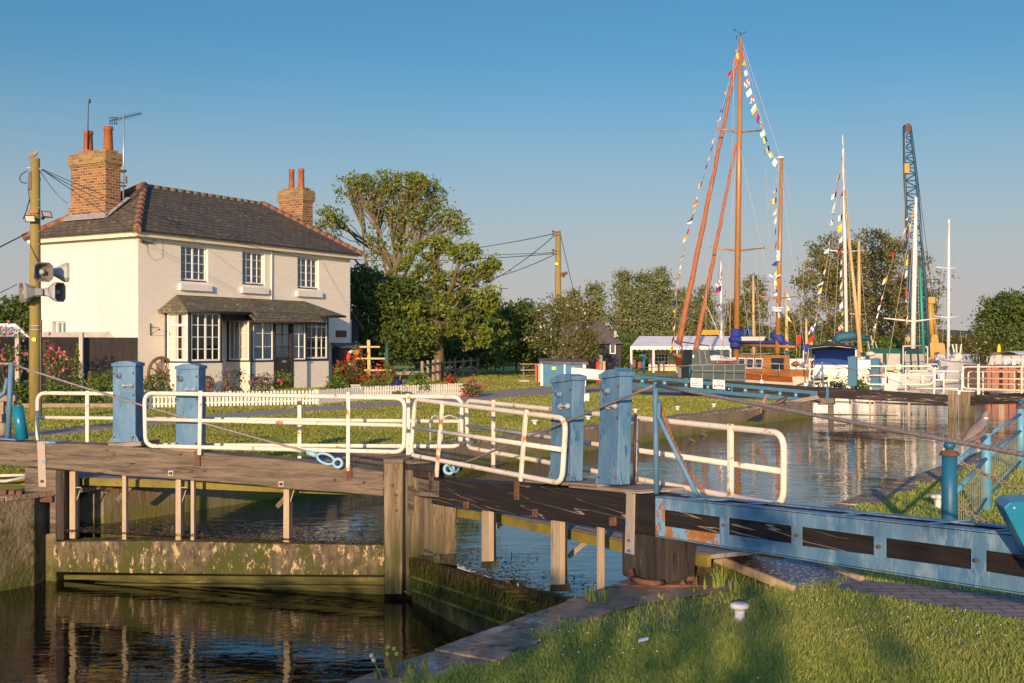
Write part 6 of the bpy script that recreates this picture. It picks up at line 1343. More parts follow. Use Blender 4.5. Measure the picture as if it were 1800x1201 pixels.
for x0, x1 in hs:
    slab(b, FL, [(x0, fT(x0)), (x1, fT(x1)), (x1, fT(x1)+6), (x0, fT(x0)+6)], -.02, .02); slab(b, FL, [(x0, fB(x0)-6.5), (x1, fB(x1)-6.5), (x1, fB(x1)), (x0, fB(x0))], -.02, .02)
b.build('steel_casing', 'teal', gF)
for x in (1129, 1168, 1206, 1244, 1281.5, 1310, 1339, 1371, 1399): b = MB(); b.lathe(FL(x, fT(x)+10, -.022), [(.028, 0), (.02, .02)], 8, axis=-FL.n); b.build('bolt', 'white', gF)
b = MB(); slab(b, FL, [(1004, 646), (1089, 654), (1089, 671), (1070, 669), (1004, 665)], -.03, .36); b.build('beam_end', 'white_rusty', gF, bevel=.02)
b = MB(); slab(b, FL, [(1437, 698), (1466, 700), (1466, 712), (1437, 712)], .02, .3); slab(b, FL, [(1455, 712), (1464, 712), (1464, 733), (1455, 733)], 0, .2); b.build('heel_post', 'timber', gF, bevel=.01)
b = MB(); slab(b, FL, [(1452, 679), (1457, 679.5), (1457, 706), (1452, 706)], -.03, .03); b.build('steel_strap', 'teal', gF)
b = MB(); slab(b, FL, [(1666, 686), (1684, 687), (1684, 735), (1666, 735)], -.03, .3); b.build('mitre_post', 'timber_v', gF, bevel=.015)
b = MB(); slab(b, FL, [(1437, 727.5), (1560, 731), (1684, 735), (1684, 745), (1560, 741), (1437, 738)], -.03, .3); b.build('cill_beam', 'mossboard', gF)
b = MB(); slab(b, FL, [(1437, 706), (1666, 712), (1666, 714), (1437, 708)], .6, .6); b.build('walkway', 'rod', gF)
for x, w in ((1497, 2.6), (1529, 3), (1537, 3), (1598, 4)):
    b = MB(); slab(b, FL, [(x-w/2, 699), (x+w/2, 699), (x+w/2, 737), (x-w/2, 737)], .05, .06); b.build('paddle_rod', 'rod', gF)
gG = thing('lock_gate', FR(1750, 735, .1), 'right leaf of the far lock gates with a black beam', 'lock gate', 'leaves of the far lock gates')
b = MB(); slab(b, FR, [(1700, 696), (1800, 690), (1990, 678), (1990, 700), (1800, 709.5), (1700, 712)], 0, .3); b.build('balance_beam', 'timber_dark', gG, bevel=.01)
b = MB(); slab(b, FR, [(1685.5, 688), (1705, 689), (1705, 736), (1685.5, 735)], -.02, .28); b.build('mitre_post', 'timber_v', gG, bevel=.015)
b = MB(); slab(b, FR, [(1666, 685), (1706, 687), (1706, 689), (1666, 687.5)], -.08, .45); slab(b, FR, [(1683, 686), (1688, 686), (1687, 694), (1684, 694)], -.09, .03); b.build('post_cap', 'white', gG)
b = MB(); slab(b, FR, [(1685, 735), (1800, 743), (1990, 758), (1990, 770), (1800, 752), (1685, 745)], -.03, .3); b.build('cill_beam', 'mossboard', gG)
b = MB(); slab(b, FR, [(1756, 709), (1764, 709), (1764, 742), (1756, 742)], .05, .06); b.build('paddle_rod', 'rod', gG)
for px0, px1, y0, y1, lab in ((1490, 1506, 629, 679, 'tall teal winding box on the far gate'), (1530, 1546, 632, 681, 'teal winding box behind the far white rails')):
    t = thing('winding_box', FL(px0, y1, .15), lab, 'winding box', 'teal winding boxes on the far gates'); b = MB(); slab(b, FL, [(px0, y0), (px1, y0), (px1, y1), (px0, y1)], .12, .26); b.build('body', 'teal', t, bevel=.01); b = MB(); slab(b, FL, [(px0-.6, y0+1), (px0-.6, y0-1), ((px0+px1)/2, y0-3), (px1+.6, y0-1), (px1+.6, y0+1)], .10, .30); b.build('lid', 'teal', t)
RF = 'white handrails on the far gates'
railframe(FL, -.02, [(1521, 644), (1642, 644), (1642, 676), (1521, 676)], [(1521, 660), (1642, 660)], [(1557, 642, 1557, 684, .05), (1592, 650, 1592, 688, .04)], 'white handrail left of the white yacht', r=.03, rad=.2, group=RF, pm='rail_white')
railframe(FL, .5, [(1423, 648), (1530, 648), (1530, 664), (1423, 672)], [(1423, 661), (1530, 663)], [(1457, 646, 1457, 680, .05)], 'white handrail around the far teal boxes', r=.026, rad=.15, group=RF, pm='rail_white')
railframe(FL, .45, [(1595, 652), (1690, 653), (1690, 684), (1595, 682)], [(1595, 667), (1690, 669)], [(1644, 645, 1642, 694, .06), (1659, 655, 1659, 692, .05)], 'white handrail in front of the bow of the yacht', r=.026, rad=.15, group=RF, pm='rail_white')
railframe(FR, .0, [(1693, 645), (1900, 645), (1900, 690), (1693, 683)], [(1693, 665), (1900, 668)], [(1693, 643, 1691, 688, .06), (1720, 640, 1720, 694, .08), (1796, 645, 1796, 692, .06)], 'white handrail in front of the orange boat', r=.026, rad=.12, group=RF, pm='rail_white')
railframe(FR, .5, [(1702, 653), (1900, 655), (1900, 690), (1702, 685)], [(1702, 675), (1900, 677)], [(1728, 650, 1728, 694, .05), (1784, 655, 1784, 694, .05)], 'back white handrail in front of the orange boat', r=.024, rad=.1, group=RF, pm='rail_white')
rope([FL(1445, 636, .1), FL(1447, 681, .1)], .03, 'blue_box', 'stay_post', 'thin blue stay post on the far gate beam', 'stay post', 'blue posts on the far beam'); rope([FL(1447, 645, .1), FL(1420, 680, .1)], .03, 'blue_box', 'strut', 'slanting blue strut on the far gate beam', 'strut')
rope([FL(1213, 640, .1), FL(1212, 665, .1)], .03, 'teal', 'stay_post', 'thin teal post against the green cabin', 'stay post', 'blue posts on the far beam')
rope([FL(1146, 623, .1), FL(1146, 656, .1)], .02, 'teal', 'stay_post', 'thin teal post in front of the marquee', 'stay post', 'blue posts on the far beam')
t = thing('beam_windlass', FL(1132, 656, .1), 'teal handwheel pedestal standing on the far beam', 'windlass'); b = MB(); b.tube([FL(1132, 657, .1), FL(1132, 626, .1)], .05, 8); b.bar(FL(1127, 625, .1), FL(1135, 625, .1), .08, .08); b.build('pedestal', 'teal', t); b = MB(); b.bar(FL(1080, 648, .1), FL(1112, 651, .1), .1, .09); b.build('handle', 'teal', t)
rope([FL(1120, 647, .0), FL(1213, 643, .0), FL(1312, 640, .0), FL(1447, 640, .1)], .012, 'steel_rope', 'wire_rope', 'thin wire stretched above the teal beam', group='thin wires over the far gates')
rope([FL(1447, 638, .1), FL(1530, 655, .05), FL(1634, 692, 0)], .012, 'steel_rope', 'wire_rope', 'thin wire running down the far left leaf', group='thin wires over the far gates')
for x0, x1, red, lab in ((1214, 1235, True, 'warning sign with a solid red band, left of the pair on the teal beam'), (1253, 1274, False, 'warning sign with broken red lettering, right of the pair on the teal beam')):
    y = 664.5+(x0-1214)*.075; t = thing('warning_sign', FL(x0, y+10, -.04), lab, 'sign', 'red and white signs on the far beam')
    b = MB(); slab(b, FL, [(x0, y), (x1, y+1.2), (x1, y+17), (x0, y+15.5)], -.05, .02); b.build('panel', 'sign_white', t)
    b = MB(); xm = (x0+x1)/2; b.torus(FL(xm, y+5, -.055), .058, .008, axis=FL.n, n=16, k=4); c = FL(xm, y+5, -.055); b.bar(c+FL.d*-.04+V3(0, 0, .04), c+FL.d*.04+V3(0, 0, -.04), .008, .012, up=FL.n); b.build('symbol', 'sign_red', t)
    b = MB()
    if red:
        slab(b, FL, [(x0+1.5, y+9.2), (x1-1.5, y+10.2), (x1-1.5, y+11.3), (x0+1.5, y+10.4)], -.056, .006); slab(b, FL, [(x0+1.5, y+12.6), (x1-1.5, y+13.4), (x1-1.5, y+14.5), (x0+1.5, y+13.8)], -.056, .006); slab(b, FL, [(x0+1.5, y+10.4), (x0+2.5, y+10.4), (x0+2.5, y+12.6), (x0+1.5, y+12.6)], -.056, .006)
    else:
        for k in range(6):
            xx = x0+2+k*2.9; hgt = 4.4 if k in (0, 5) else 2.2; slab(b, FL, [(xx, y+9.5), (xx+2.3, y+9.6), (xx+2.3, y+9.6+hgt), (xx, y+9.5+hgt)], -.056, .006)
    b.build('lettering', 'sign_red', t)
t = thing('gangplank', G(1420, 700), 'pair of pale planks laid from the quay to the far gate', 'plank'); b = MB(); b.bar(P(1375, 708.5, 33.8), P(1436, 696.5, 34.2), .12, .04); b.bar(P(1388, 709, 33.3), P(1438, 699.5, 33.8), .12, .04); b.build('plank', 'rod', t)
# ================================================================ things round the middle pole
t = thing('storage_locker', ground_pt(990, 46.5), 'blue storage locker with white corner posts and a flat felt roof', 'locker'); Y = 46.5
def vb(x0, x1, y0, y1, Yv, th, m, parent, name, bev=0): b = MB(); b.prism([P(x0, y1, Yv), P(x1, y1, Yv), P(x1, y0, Yv), P(x0, y0, Yv)], V3(0, th, 0)); return b.build(name, m, parent, bevel=bev)
vb(952, 1029, 638, 679, Y, 1.2, 'box_blue', t, 'body'); vb(950, 954.5, 638, 680, Y-.03, .1, 'white', t, 'corner_post'); vb(991, 994, 638, 678, Y-.03, .05, 'white', t, 'centre_post'); vb(1026, 1030, 638, 680, Y-.03, .1, 'white', t, 'corner_post')
b = MB(); b.prism([P(948, 639, Y-.12), P(1034, 641, Y-.12), P(1034, 637, Y-.12), P(948, 635.5, Y-.12)], V3(0, 1.5, .12)); b.build('roof', 'felt', t)
b = MB(); b.prism([P(970, 650, Y-.02), P(977, 650, Y-.02), P(977, 645, Y-.02), P(970, 645, Y-.02)], V3(0, .015, 0)); b.build('emblem', 'yellow_tag', t)
b = MB(); b.blob(P(992, 660, Y-.06), (.05, .03, .07), 8); b.build('padlock', 'galv', t)
vb(942, 951, 640, 672, Y+.6, .8, 'concrete_post', t, 'side_wall'); vb(941, 943.5, 640, 671, Y+.3, .3, 'life_red', t, 'red_post')
t = thing('lifebuoy', P(1013, 672, 39), 'pale blue lifebuoy on a post in front of the blue locker', 'lifebuoy'); b = MB(); b.torus(P(1013, 670, 39), .25, .055, axis=(0, 1, 0), n=24, k=8); b.build('ring', 'shackle_blue', t); b = MB(); b.tube([ground_pt(1027, 39), P(1026, 640, 39)], .035, 8); b.build('post', 'white', t)
b = MB(); b.bar(P(1005, 666, 39.05), P(1013, 662, 39.05), .03, .06); b.bar(P(1013, 662, 39.05), P(1022, 667, 39.05), .03, .06); b.build('rope_holder', 'white', t)
t = thing('stone_block', G(1029, 705), 'small white painted stone between the battered blue boxes', 'stone'); b = MB(); q = G(1029, 706); b.prism([q+V3(-.12, 0, -.02), q+V3(.12, 0, -.02), q+V3(.12, 0, .24), q+V3(-.02, 0, .24), q+V3(-.12, 0, .12)], V3(0, .2, 0)); b.build('block', 'white_worn', t, bevel=.02)
for px, y0, y1, m, lab in ((1050, 636, 652, 'life_red', 'short red post in front of the black shed'), (1056, 624, 652, 'old_wood', 'thick weathered timber post in front of the black shed'), (1062, 635, 652, 'raw_wood', 'short ochre post in front of the black shed')):
    q = P(px, y1, 50); b = MB(); b.tube([V3(q.x, q.y, 0), P(px, y0, 50)], .06 if 'thick' not in lab else .10, 10); o = b.build('short_post', m, org=V3(q.x, q.y, 0)); tag(o, lab, 'post')
tp2, tt2 = telegraph(ground_pt(981, 52), P(980, 406, 52).z, .15, 'tall yellow lichened telegraph pole in the middle of the picture', 'pole')
for y in (408, 413, 441, 446): b = MB(); b.bar(P(971, y, 51.9), P(984, y+1, 51.9), .05, .05); b.blob(P(972, y-1, 51.9), .06, 6); b.build('insulator', 'rust', tp2)
b = MB(); b.prism([P(985, 486, 51.8), P(993, 488, 51.8), P(993, 478, 51.8), P(985, 480, 51.8)], V3(0, .1, 0)); b.tube([P(990, 483, 51.75), P(997, 479, 51.7)], .07, 6); b.build('lamp', 'rust', tp2)
b = MB(); b.prism([P(976, 466, 51.8), P(981, 466, 51.8), P(981, 462, 51.8), P(976, 462, 51.8)], V3(0, .03, 0)); b.build('plate', 'yellow_tag', tp2)
WG = 'overhead wires'
def wire(a, c, sag, r, label): rope(smooth_pts([a, c], sag, 14), r, 'cable', 'overhead_wire', label, 'wire', WG, 5)
wire(P(974, 411, 52), P(640, 440, 90), .5, .018, 'top wire running left from the middle pole behind the trees')
wire(P(974, 415, 52), P(800, 520, 70), .4, .018, 'steep wire dropping left from the middle pole into the trees')
wire(P(974, 446, 52), P(560, 452, 80), .3, .018, 'level wire running left from the middle pole')
wire(P(974, 448, 52), P(800, 498, 70), .3, .018, 'lower wire slanting left from the middle pole')
wire(P(974, 444, 52), P(560, 438, 90), .3, .014, 'faint upper level wire left of the middle pole')
wire(P(985, 412, 52), P(1010, 520, 54), .0, .014, 'stay wire dropping right from the middle pole')
wire(P(72, 297, 25), HX(.3, .1, 5.2), .0, .009, 'service wire from the left pole to the cottage corner')
wire(P(72, 298, 25), P(340, 400, 44), .25, .009, 'wire from the left pole passing over the slate roof')
wire(P(70, 300, 25), P(120, 358, 40), .1, .008, 'thin wire slanting down behind the left chimney')
wire(P(72, 297, 25), HX(hpx(560, 458)[0], .1, hpx(560, 458)[1]), .3, .008, 'wire from the left pole to the right bedroom window')
wire(P(48, 410, 25), P(-60, 465, 22), .0, .014, 'wire leaving the picture at the left edge'); wire(P(30, 500, 60), P(-60, 545, 50), .0, .02, 'wire sagging over the left hand tree')
# shed
t = thing('shed', ground_pt(1060, 60), 'black boarded shed with a hipped dark roof', 'shed'); vb(985, 1092, 603, 664, 60, 4, 'shed_black', t, 'wall')
b = MB(); r_ = [P(975, 604, 59.7), P(1096, 605, 59.7)]; b.add([P(975, 604, 59.7), P(1097, 605, 59.7), P(1056, 566, 62), P(1000, 562, 62), P(1094, 607, 64.5), P(975, 607, 64.5)], [(0, 1, 2, 3), (1, 4, 2), (4, 5, 3, 2), (5, 0, 3)]); b.build('roof', 'felt', t)
wn = vb(1072, 1082, 600.5, 622, 59.95, .06, 'paint_white', t, 'window'); vb(1073.5, 1080.5, 602, 620.5, 59.93, .02, 'boat_glass', wn, 'pane')
vb(1063.5, 1065, 604, 664, 59.93, .05, 'iron', t, 'door_edge'); b = MB(); b.tube([P(1082, 592, 60), P(1081.5, 582, 60)], .09, 8); b.bar(P(1079, 592, 60), P(1086, 590, 60), .1, .1); b.build('vent_pipe', 'galv', t)
# marquee
t = thing('marquee', ground_pt(1195, 70), 'white marquee with a scalloped valance on the far lawn', 'marquee'); Y = 70
b = MB(); n = 12
pt = lambda x, y, Yq: P(x, y, Yq)
b.add([pt(1108, 609, Y), pt(1286, 609, Y), pt(1286, 591, Y+3), pt(1124, 591, Y+3), pt(1286, 609.5, Y+6), pt(1108, 609.5, Y+6)], [(0, 1, 2, 3), (0, 3, 5), (2, 4, 5, 3)])
for i in range(22):
    x0 = 1108+i*8.1; b.add([pt(x0, 609, Y-.02), pt(x0+8.1, 609, Y-.02), pt(x0+8.1, 613.6, Y-.02), pt(x0+6, 615.2, Y-.02), pt(x0+2, 615.2, Y-.02), pt(x0, 613.6, Y-.02)], [(0, 1, 2, 3, 4, 5)])
b.build('canopy', 'tent', t)
for x in (1109.5, 1148.5, 1190, 1235, 1284):
    b = MB(); b.bar(ground_pt(x, Y), P(x, 610, Y), .12 if x < 1150 else .08, .12); b.build('leg', 'tent', t)
b = MB(); b.prism([ground_pt(1140, Y+5), ground_pt(1286, Y+5), P(1286, 612, Y+5), P(1140, 612, Y+5)], V3(0, .05, 0)); b.build('side_wall', 'tent_side', t)
b = MB(); b.prism([P(1151, 642, Y+4.9), P(1174, 642, Y+4.9), P(1174, 623, Y+4.9), P(1151, 623, Y+4.9)], V3(0, .03, 0)); wn = b.build('window', 'boat_glass', t)
b = MB(); [b.bar(P(x, 642, Y+4.85), P(x, 623, Y+4.85), .05, .04) for x in (1151, 1156.7, 1162.5, 1168.3, 1174)]; [b.bar(P(1151, y, Y+4.84), P(1174, y, Y+4.84), .05, .05) for y in (623, 629, 635.5, 642)]; b.build('lattice', 'paint_white', wn)
b = MB(); b.prism([P(1112, 646, Y+4), P(1130, 646, Y+4), P(1130, 633, Y+4), P(1112, 633, Y+4)], V3(0, .1, 0)); o = b.build('wooden_screen', 'hiptile', org=P(1112, 646, Y+4)); tag(o, 'orange brown screen standing under the marquee', 'screen')
t = thing('barbecue', ground_pt(1163, 68), 'black barbecue standing in front of the marquee window', 'barbecue'); b = MB(); q = ground_pt(1163, 68); b.box(q+V3(0, 0, .62), .36, .3, .1); b.build('firebox', 'iron', t)
for s in (-.14, .14): b = MB(); b.bar(q+V3(s, 0, 0), q+V3(s, 0, .6), .06, .2); b.build('leg', 'iron', t)
t = thing('garden_chair', ground_pt(1200, 66), 'magenta topped stool beside the marquee', 'stool'); b = MB(); q = ground_pt(1200, 66); b.box(q+V3(0, 0, .45), .3, .3, .08); b.build('seat', 'f_magenta', t)
for s in (-.11, .11): b = MB(); b.bar(q+V3(s, 0, 0), q+V3(s, 0, .42), .04, .04); b.build('leg', 'iron', t)
t = thing('thatched_roof', ground_pt(1230, 92), 'ochre roofed hut peeping over the marquee', 'hut'); b = MB(); b.prism([P(1232, 589, 92), P(1268, 589, 92), P(1266, 580, 92), P(1236, 580, 92)], V3(0, 3, 0)); b.build('roof', 'f_orange_roof', t); vb(1236, 1266, 586, 640, 93, 2, 'shed_black', t, 'wall')
# green cabin
t = thing('green_cabin', ground_pt(1262, 37.6), 'dark green panelled steel cabin with a raised sloping front', 'cabin'); Y = 37.6
vb(1215, 1311, 640, 697, Y, 2.2, 'green_steel', t, 'body'); b = MB(); b.prism([P(1216, 640.5, Y+.1), P(1251, 640.5, Y+.1), P(1247, 616, Y+.1), P(1217, 615, Y+.1)], V3(0, 1.9, 0)); b.build('cab', 'green_steel', t)
b = MB(); [b.bar(P(x, 697, Y-.01), P(x, 641, Y-.01), .03, .03) for x in (1216, 1235, 1254, 1274, 1290, 1310)]; [b.bar(P(1215, y, Y-.01), P(1311, y, Y-.01), .03, .025) for y in (641, 652, 668)]; b.bar(P(1231, 640, Y+.08), P(1229, 616, Y+.08), .03, .03); b.bar(P(1243, 640, Y+.08), P(1238, 616, Y+.08), .03, .03); b.build('seams', 'galv_green', t)
b = MB(); b.prism([P(1308, 676, Y-.03), P(1311, 676, Y-.03), P(1311, 671, Y-.03), P(1308, 671, Y-.03)], V3(0, .02, 0)); b.build('marker_light', 'life_red', t)
b = MB(); b.prism([P(1217.5, 629, Y+.09), P(1220, 629, Y+.09), P(1220, 624, Y+.09), P(1217.5, 624, Y+.09)], V3(0, .02, 0)); b.build('cab_vent', 'white', t)
# rail fence and picnic table
t = thing('rail_fence', ground_pt(850, 62), 'post and rail fence curving along the shaded far lawn', 'fence')
fpts = [ground_pt(742, 48), ground_pt(770, 54), ground_pt(800, 59), ground_pt(840, 65), ground_pt(885, 70), ground_pt(950, 74)]
b = MB()
for a, c in zip(fpts[:-1], fpts[1:]):
    for z in (.42, .82): b.bar(a+V3(0, 0, z), c+V3(0, 0, z), .05, .09)
b.build('rail', 'old_wood', t)
for a, c in zip(fpts[:-1], fpts[1:]):
    for k in range(3): p = a.lerp(c, k/3); b = MB(); b.bar(p, p+V3(0, 0, 1.0), .11, .11); b.build('post', 'old_wood', t)
t = thing('picnic_table', ground_pt(932, 58), 'wooden picnic table at the edge of the shaded lawn', 'picnic table'); q = ground_pt(934, 58); b = MB(); b.box(q+V3(0, 0, .72), 1.1, .75, .05); b.build('tabletop', 'old_wood', t)
for s in (-.6, .6): b = MB(); b.box(q+V3(0, s, .42), 1.1, .25, .05); b.build('seat', 'old_wood', t)
for s in (-.4, .4): b = MB(); b.bar(q+V3(s, -.6, 0), q+V3(s, .15, .7), .06, .08); b.bar(q+V3(s, .6, 0), q+V3(s, -.15, .7), .06, .08); b.bar(q+V3(s, -.7, .4), q+V3(s, .7, .4), .05, .08); b.build('leg', 'old_wood', t)
b = MB(); q = G(922, 672); b.blob(q+V3(0, 0, .05), (.35, .2, .08), 10, jit=.2); tag(b.build('stone', 'concrete_post', org=q), 'flat pale stone lying on the lawn by the path', 'stone')

# ================================================================ boats
class Boat:
    def __init__(s, name, stern, bow, beam, fs, fb, label, hull='hull_white', cat='boat', group='boats moored beyond the far gates', flare=1.0, stripe=None, transom=.75):
        s.o = Vector(stern); s.o.z = ZW; bw = Vector(bow); bw.z = ZW; s.L = (bw-s.o).length; s.d = (bw-s.o).normalized(); s.n = V3(-s.d.y, s.d.x); s.beam = beam; s.fs = fs; s.fb = fb
        s.t = thing(name, s.o, label, cat, group); b = MB(); N_ = 14; rows = []
        for i in range(N_+1):
            u = i/N_; w = beam/2*min(1, (1-u**3.2))*(transom+(1-transom)*min(1, u*3)); w = max(w, .01); f = s.sheer(u); x = u*s.L-(.0 if u < 1 else 0)
            rk = .35*f*(u**4)
            rows.append([(x+rk, w*.98, f), (x+rk*.6, w*.93, f*.5), (x, w*.82, .02), (x, w*.45, -.3), (x, 0, -.45), (x, -w*.45, -.3), (x, -w*.82, .02), (x+rk*.6, -w*.93, f*.5), (x+rk, -w*.98, f)])
        vs = [s.q(*p) for r in rows for p in r]; m = 9; fs_ = []; mi = []
        for i in range(N_):
            for k in range(m-1): fs_.append((i*m+k, i*m+k+1, (i+1)*m+k+1, (i+1)*m+k)); mi.append(1 if 2 <= k <= 5 else 0)
        b.add(vs, fs_, 0, True); b.m = mi; b.add([s.q(*p) for p in rows[0]], [tuple(range(m))], 0)
        b.build('hull', [hull, 'antifoul'], s.t)
        b = MB(); dk = []; [dk.extend([s.q(r[0][0], r[0][1]*.97, r[0][2]-.03), s.q(r[8][0], r[8][1]*.97, r[8][2]-.03)]) for r in rows]; b.add(dk, [(2*i, 2*i+1, 2*i+3, 2*i+2) for i in range(N_)]); b.build('deck', 'hull_cream', s.t)
        for sd in (0, 8): b = MB(); b.tube([s.q(*r[sd]) for r in rows], .03, 6); b.build('rubbing_strake', stripe or 'varnish', s.t)
        s.rows = rows
    def sheer(s, u): return s.fs+(s.fb-s.fs)*u**1.8
    def q(s, x, y, z): return s.o+s.d*x+s.n*y+V3(0, 0, z)
    def cabin(s, x0, x1, w, z0, z1, mat, name='cabin', rake0=.0, rake1=.2, tw=.85, roof=None, wins=0, wmat='boat_glass', arch=0.05):
        b = MB(); a = [(x0, -w/2, z0), (x1, -w/2, z0), (x1, w/2, z0), (x0, w/2, z0)]; c = [(x0+rake0, -w*tw/2, z1), (x1-rake1, -w*tw/2, z1), (x1-rake1, w*tw/2, z1), (x0+rake0, w*tw/2, z1)]
        b.add([s.q(*p) for p in a+c], [(0, 1, 5, 4), (1, 2, 6, 5), (2, 3, 7, 6), (3, 0, 4, 7), (4, 5, 6, 7)]); cb = b.build(name, mat, s.t, bevel=.02)
        if roof:
            b = MB(); e = .06; r = []
            for j in range(7):
                v = j/6*2-1; zz = z1+.03+arch*(1-v*v); r += [s.q(x0+rake0-e, v*(w*tw/2+e), zz), s.q(x1-rake1+e, v*(w*tw/2+e), zz)]
            b.add(r, [(2*j, 2*j+1, 2*j+3, 2*j+2) for j in range(6)]); b.build('cabin_roof', roof, s.t)
        for sd in (-1, 1):
            for k in range(wins):
                l = (x1-rake1-x0-rake0)/wins; xa = x0+rake0+l*(k+.15); xb = x0+rake0+l*(k+.85); h = z1-z0
                def pp(x, f, e): ww = w/2*(1+(tw-1)*f)+e; return s.q(x, sd*ww, z0+h*f)
                b = MB(); P4 = [pp(xa-.04, .34, .012), pp(xb+.04, .34, .012), pp(xb+.04, .86, .012), pp(xa-.04, .86, .012)]; b.prism(P4, s.n*sd*.012); wn = b.build('window', 'paint_white', s.t)
                b = MB(); P4 = [pp(xa, .40, .026), pp(xb, .40, .026), pp(xb, .80, .026), pp(xa, .80, .026)]; b.prism(P4, s.n*sd*.006); b.build('pane', wmat, wn)
        return cb
    def rails(s, u0, u1, h, mat='grey_metal', k=6):
        for sd in (1, -1):
            b = MB(); pts = []
            for i in range(k+1):
                u = u0+(u1-u0)*i/k; w = s.beam/2*min(1, (1-u**3.2))*.93; z = s.sheer(u); x = u*s.L+.3*z*u**4; p = s.q(x, sd*w, z); pts.append(p+V3(0, 0, h)); b.tube([p, p+V3(0, 0, h)], .013, 5)
            b.tube(pts, .013, 5); b.tube([p-V3(0, 0, h*.5) for p in pts], .008, 4); b.build('guard_rail', mat, s.t)
def mast(parent, base, top, r, mat, name='mast', spreaders=(), stays=(), sm=None, rr=.012):
    b = MB(); b.tube([base, base.lerp(top, .6), top], [r, r*.9, r*.6], 10); m = b.build(name, mat, parent)
    for z, w in spreaders:
        p = base.lerp(top, z); b = MB(); b.tube([p+V3(-w, -.3, .10*w), p, p+V3(w, .3, .12*w)], [r*.2, r*.4, r*.2], 6); b.build('spreader', sm or mat, m)
    if stays:
        b = MB()
        for a, c in stays: b.tube([a, c], rr, 4, cap=False)
        b.build('rigging', 'rope', m)
    return m
KET = Boat('ketch', V3(12.95, 49, 0), V3(8.6, 58, 0), 3.0, .78, 1.55, 'big varnished wooden ketch dressed overall with signal flags', 'hull_cream', stripe='varnish')
# varnished topside band
b = MB(); N_ = len(KET.rows)
for sd, k in ((0, 1), (8, 7)):
    vs = []
    for r in KET.rows: a = Vector(r[sd]); c = Vector(r[k]); e = .012*(1 if sd == 0 else -1); m_ = a.lerp(c, .62); vs += [KET.q(a.x, a.y+e, a.z), KET.q(m_.x, m_.y+e*1.5, m_.z)]
    b.add(vs, [(2*i, 2*i+1, 2*i+3, 2*i+2) for i in range(N_-1)], 0, True)
b.build('topside_planking', 'varnish', KET.t)
KET.cabin(2.4, 4.5, 1.6, .75, 1.68, 'varnish_lt', 'wheelhouse', rake1=.25, roof='hull_cream', wins=3, tw=.9)
KET.cabin(4.6, 7.2, 1.6, .85, 1.35, 'varnish_lt', 'coachroof', roof='hull_cream', wins=2)
KET.cabin(.5, 2.0, 1.7, .7, 1.05, 'varnish_lt', 'cockpit_coaming', rake1=0); KET.rails(.05, .98, .55)
b = MB(); b.tube([KET.q(9.6, 0, 1.5), KET.q(11.3, 0, 1.75)], [.10, .06], 8); b.build('bowsprit', 'varnish_lt', KET.t)
b = MB(); b.tube([KET.q(8.6, -.9, 1.4), KET.q(8.7, -.8, 2.1), KET.q(10.6, 0, 2.35), KET.q(8.7, .8, 2.1), KET.q(8.6, .9, 1.4)], .03, 6); b.build('pulpit', 'iron', KET.t)
Ym = 54.0; MB0 = P(1294, 650, Ym); MT = P(1302, 66, Ym)
MZ0 = P(1366, 655, 51.4); MZT = P(1374, 278, 51.4)
mast(KET.t, MB0, MT, .145, 'mast_wood', 'main_mast', [(.715, 1.15), (.358, 1.35)], sm='mast_wood')
b = MB(); b.tube([MT, MT+V3(0, 0, .25)], .02, 5); b.tube([MT+V3(-.3, 0, .35), MT+V3(0, 0, .15), MT+V3(.3, 0, .28)], .012, 4); b.blob(MT+V3(-.3, 0, .38), .05, 6); b.tube([MT+V3(-.2, 0, -.1), MT+V3(-.2, 0, .1)], .015, 4); b.build('masthead_gear', 'iron', KET.t)
mast(KET.t, MZ0, MZT, .11, 'mast_wood', 'mizzen_mast', [(.345, .95)], sm='mast_wood')
b = MB(); b.lathe(P(1372, 278, 51.3), [(.02, -.05), (.17, 0), (.17, .05), (.02, .07)], 10); b.build('radar_cap', 'hull_white', KET.t)
b = MB(); b.lathe(P(1368, 450, 51.2), [(.05, -.25), (.09, -.2), (.1, .2), (.04, .26)], 10); b.build('radar_reflector', 'hull_white', KET.t)
b = MB(); b.lathe(P(1366, 546, 51.2), [(.02, -.08), (.22, -.05), (.24, .03), (.1, .08)], 14); b.bar(P(1357, 541, 51.2), P(1376, 541, 51.2), .05, .04); b.build('radar', 'hull_white', KET.t)
b = MB(); c = P(1362, 489, 51); b.tube([P(1362, 515, 51), c], .02, 5); [b.prism([c, c+V3(math.cos(a)*.32, 0, math.sin(a)*.32), c+V3(math.cos(a+.35)*.26, 0, math.sin(a+.35)*.26)], V3(0, .02, 0)) for a in (.4, 2.5, 4.6)]; b.build('wind_generator', 'hull_white', KET.t)
# furled sails: tapered rolls with wraps
def furled(a, c, r0, r1, label=None):
    b = MB(); n = 26; pts = []; rs = []
    for i in range(n+1): t = i/n; pts.append(Vector(a).lerp(Vector(c), t)+V3(math.sin(i*1.3)*.012, 0, 0)); rs.append((r0+(r1-r0)*t)*(1+.10*math.sin(i*2.4)))
    b.tube(pts, rs, 10); sp = []
    for i in range(120): t = i/119; p = Vector(a).lerp(Vector(c), t); rr = (r0+(r1-r0)*t)*1.04; sp.append(p+V3(math.cos(t*70)*rr, math.sin(t*70)*rr, 0))
    o = b.build('furled_sail', 'sail_orange', KET.t); b = MB(); b.tube(sp, .014, 4, cap=False); b.build('furling_line', 'varnish', o)
furled(P(1193, 605, 57.4), P(1296, 104, 54), .145, .07); furled(P(1222, 618, 56), P(1294, 252, 54), .125, .055)
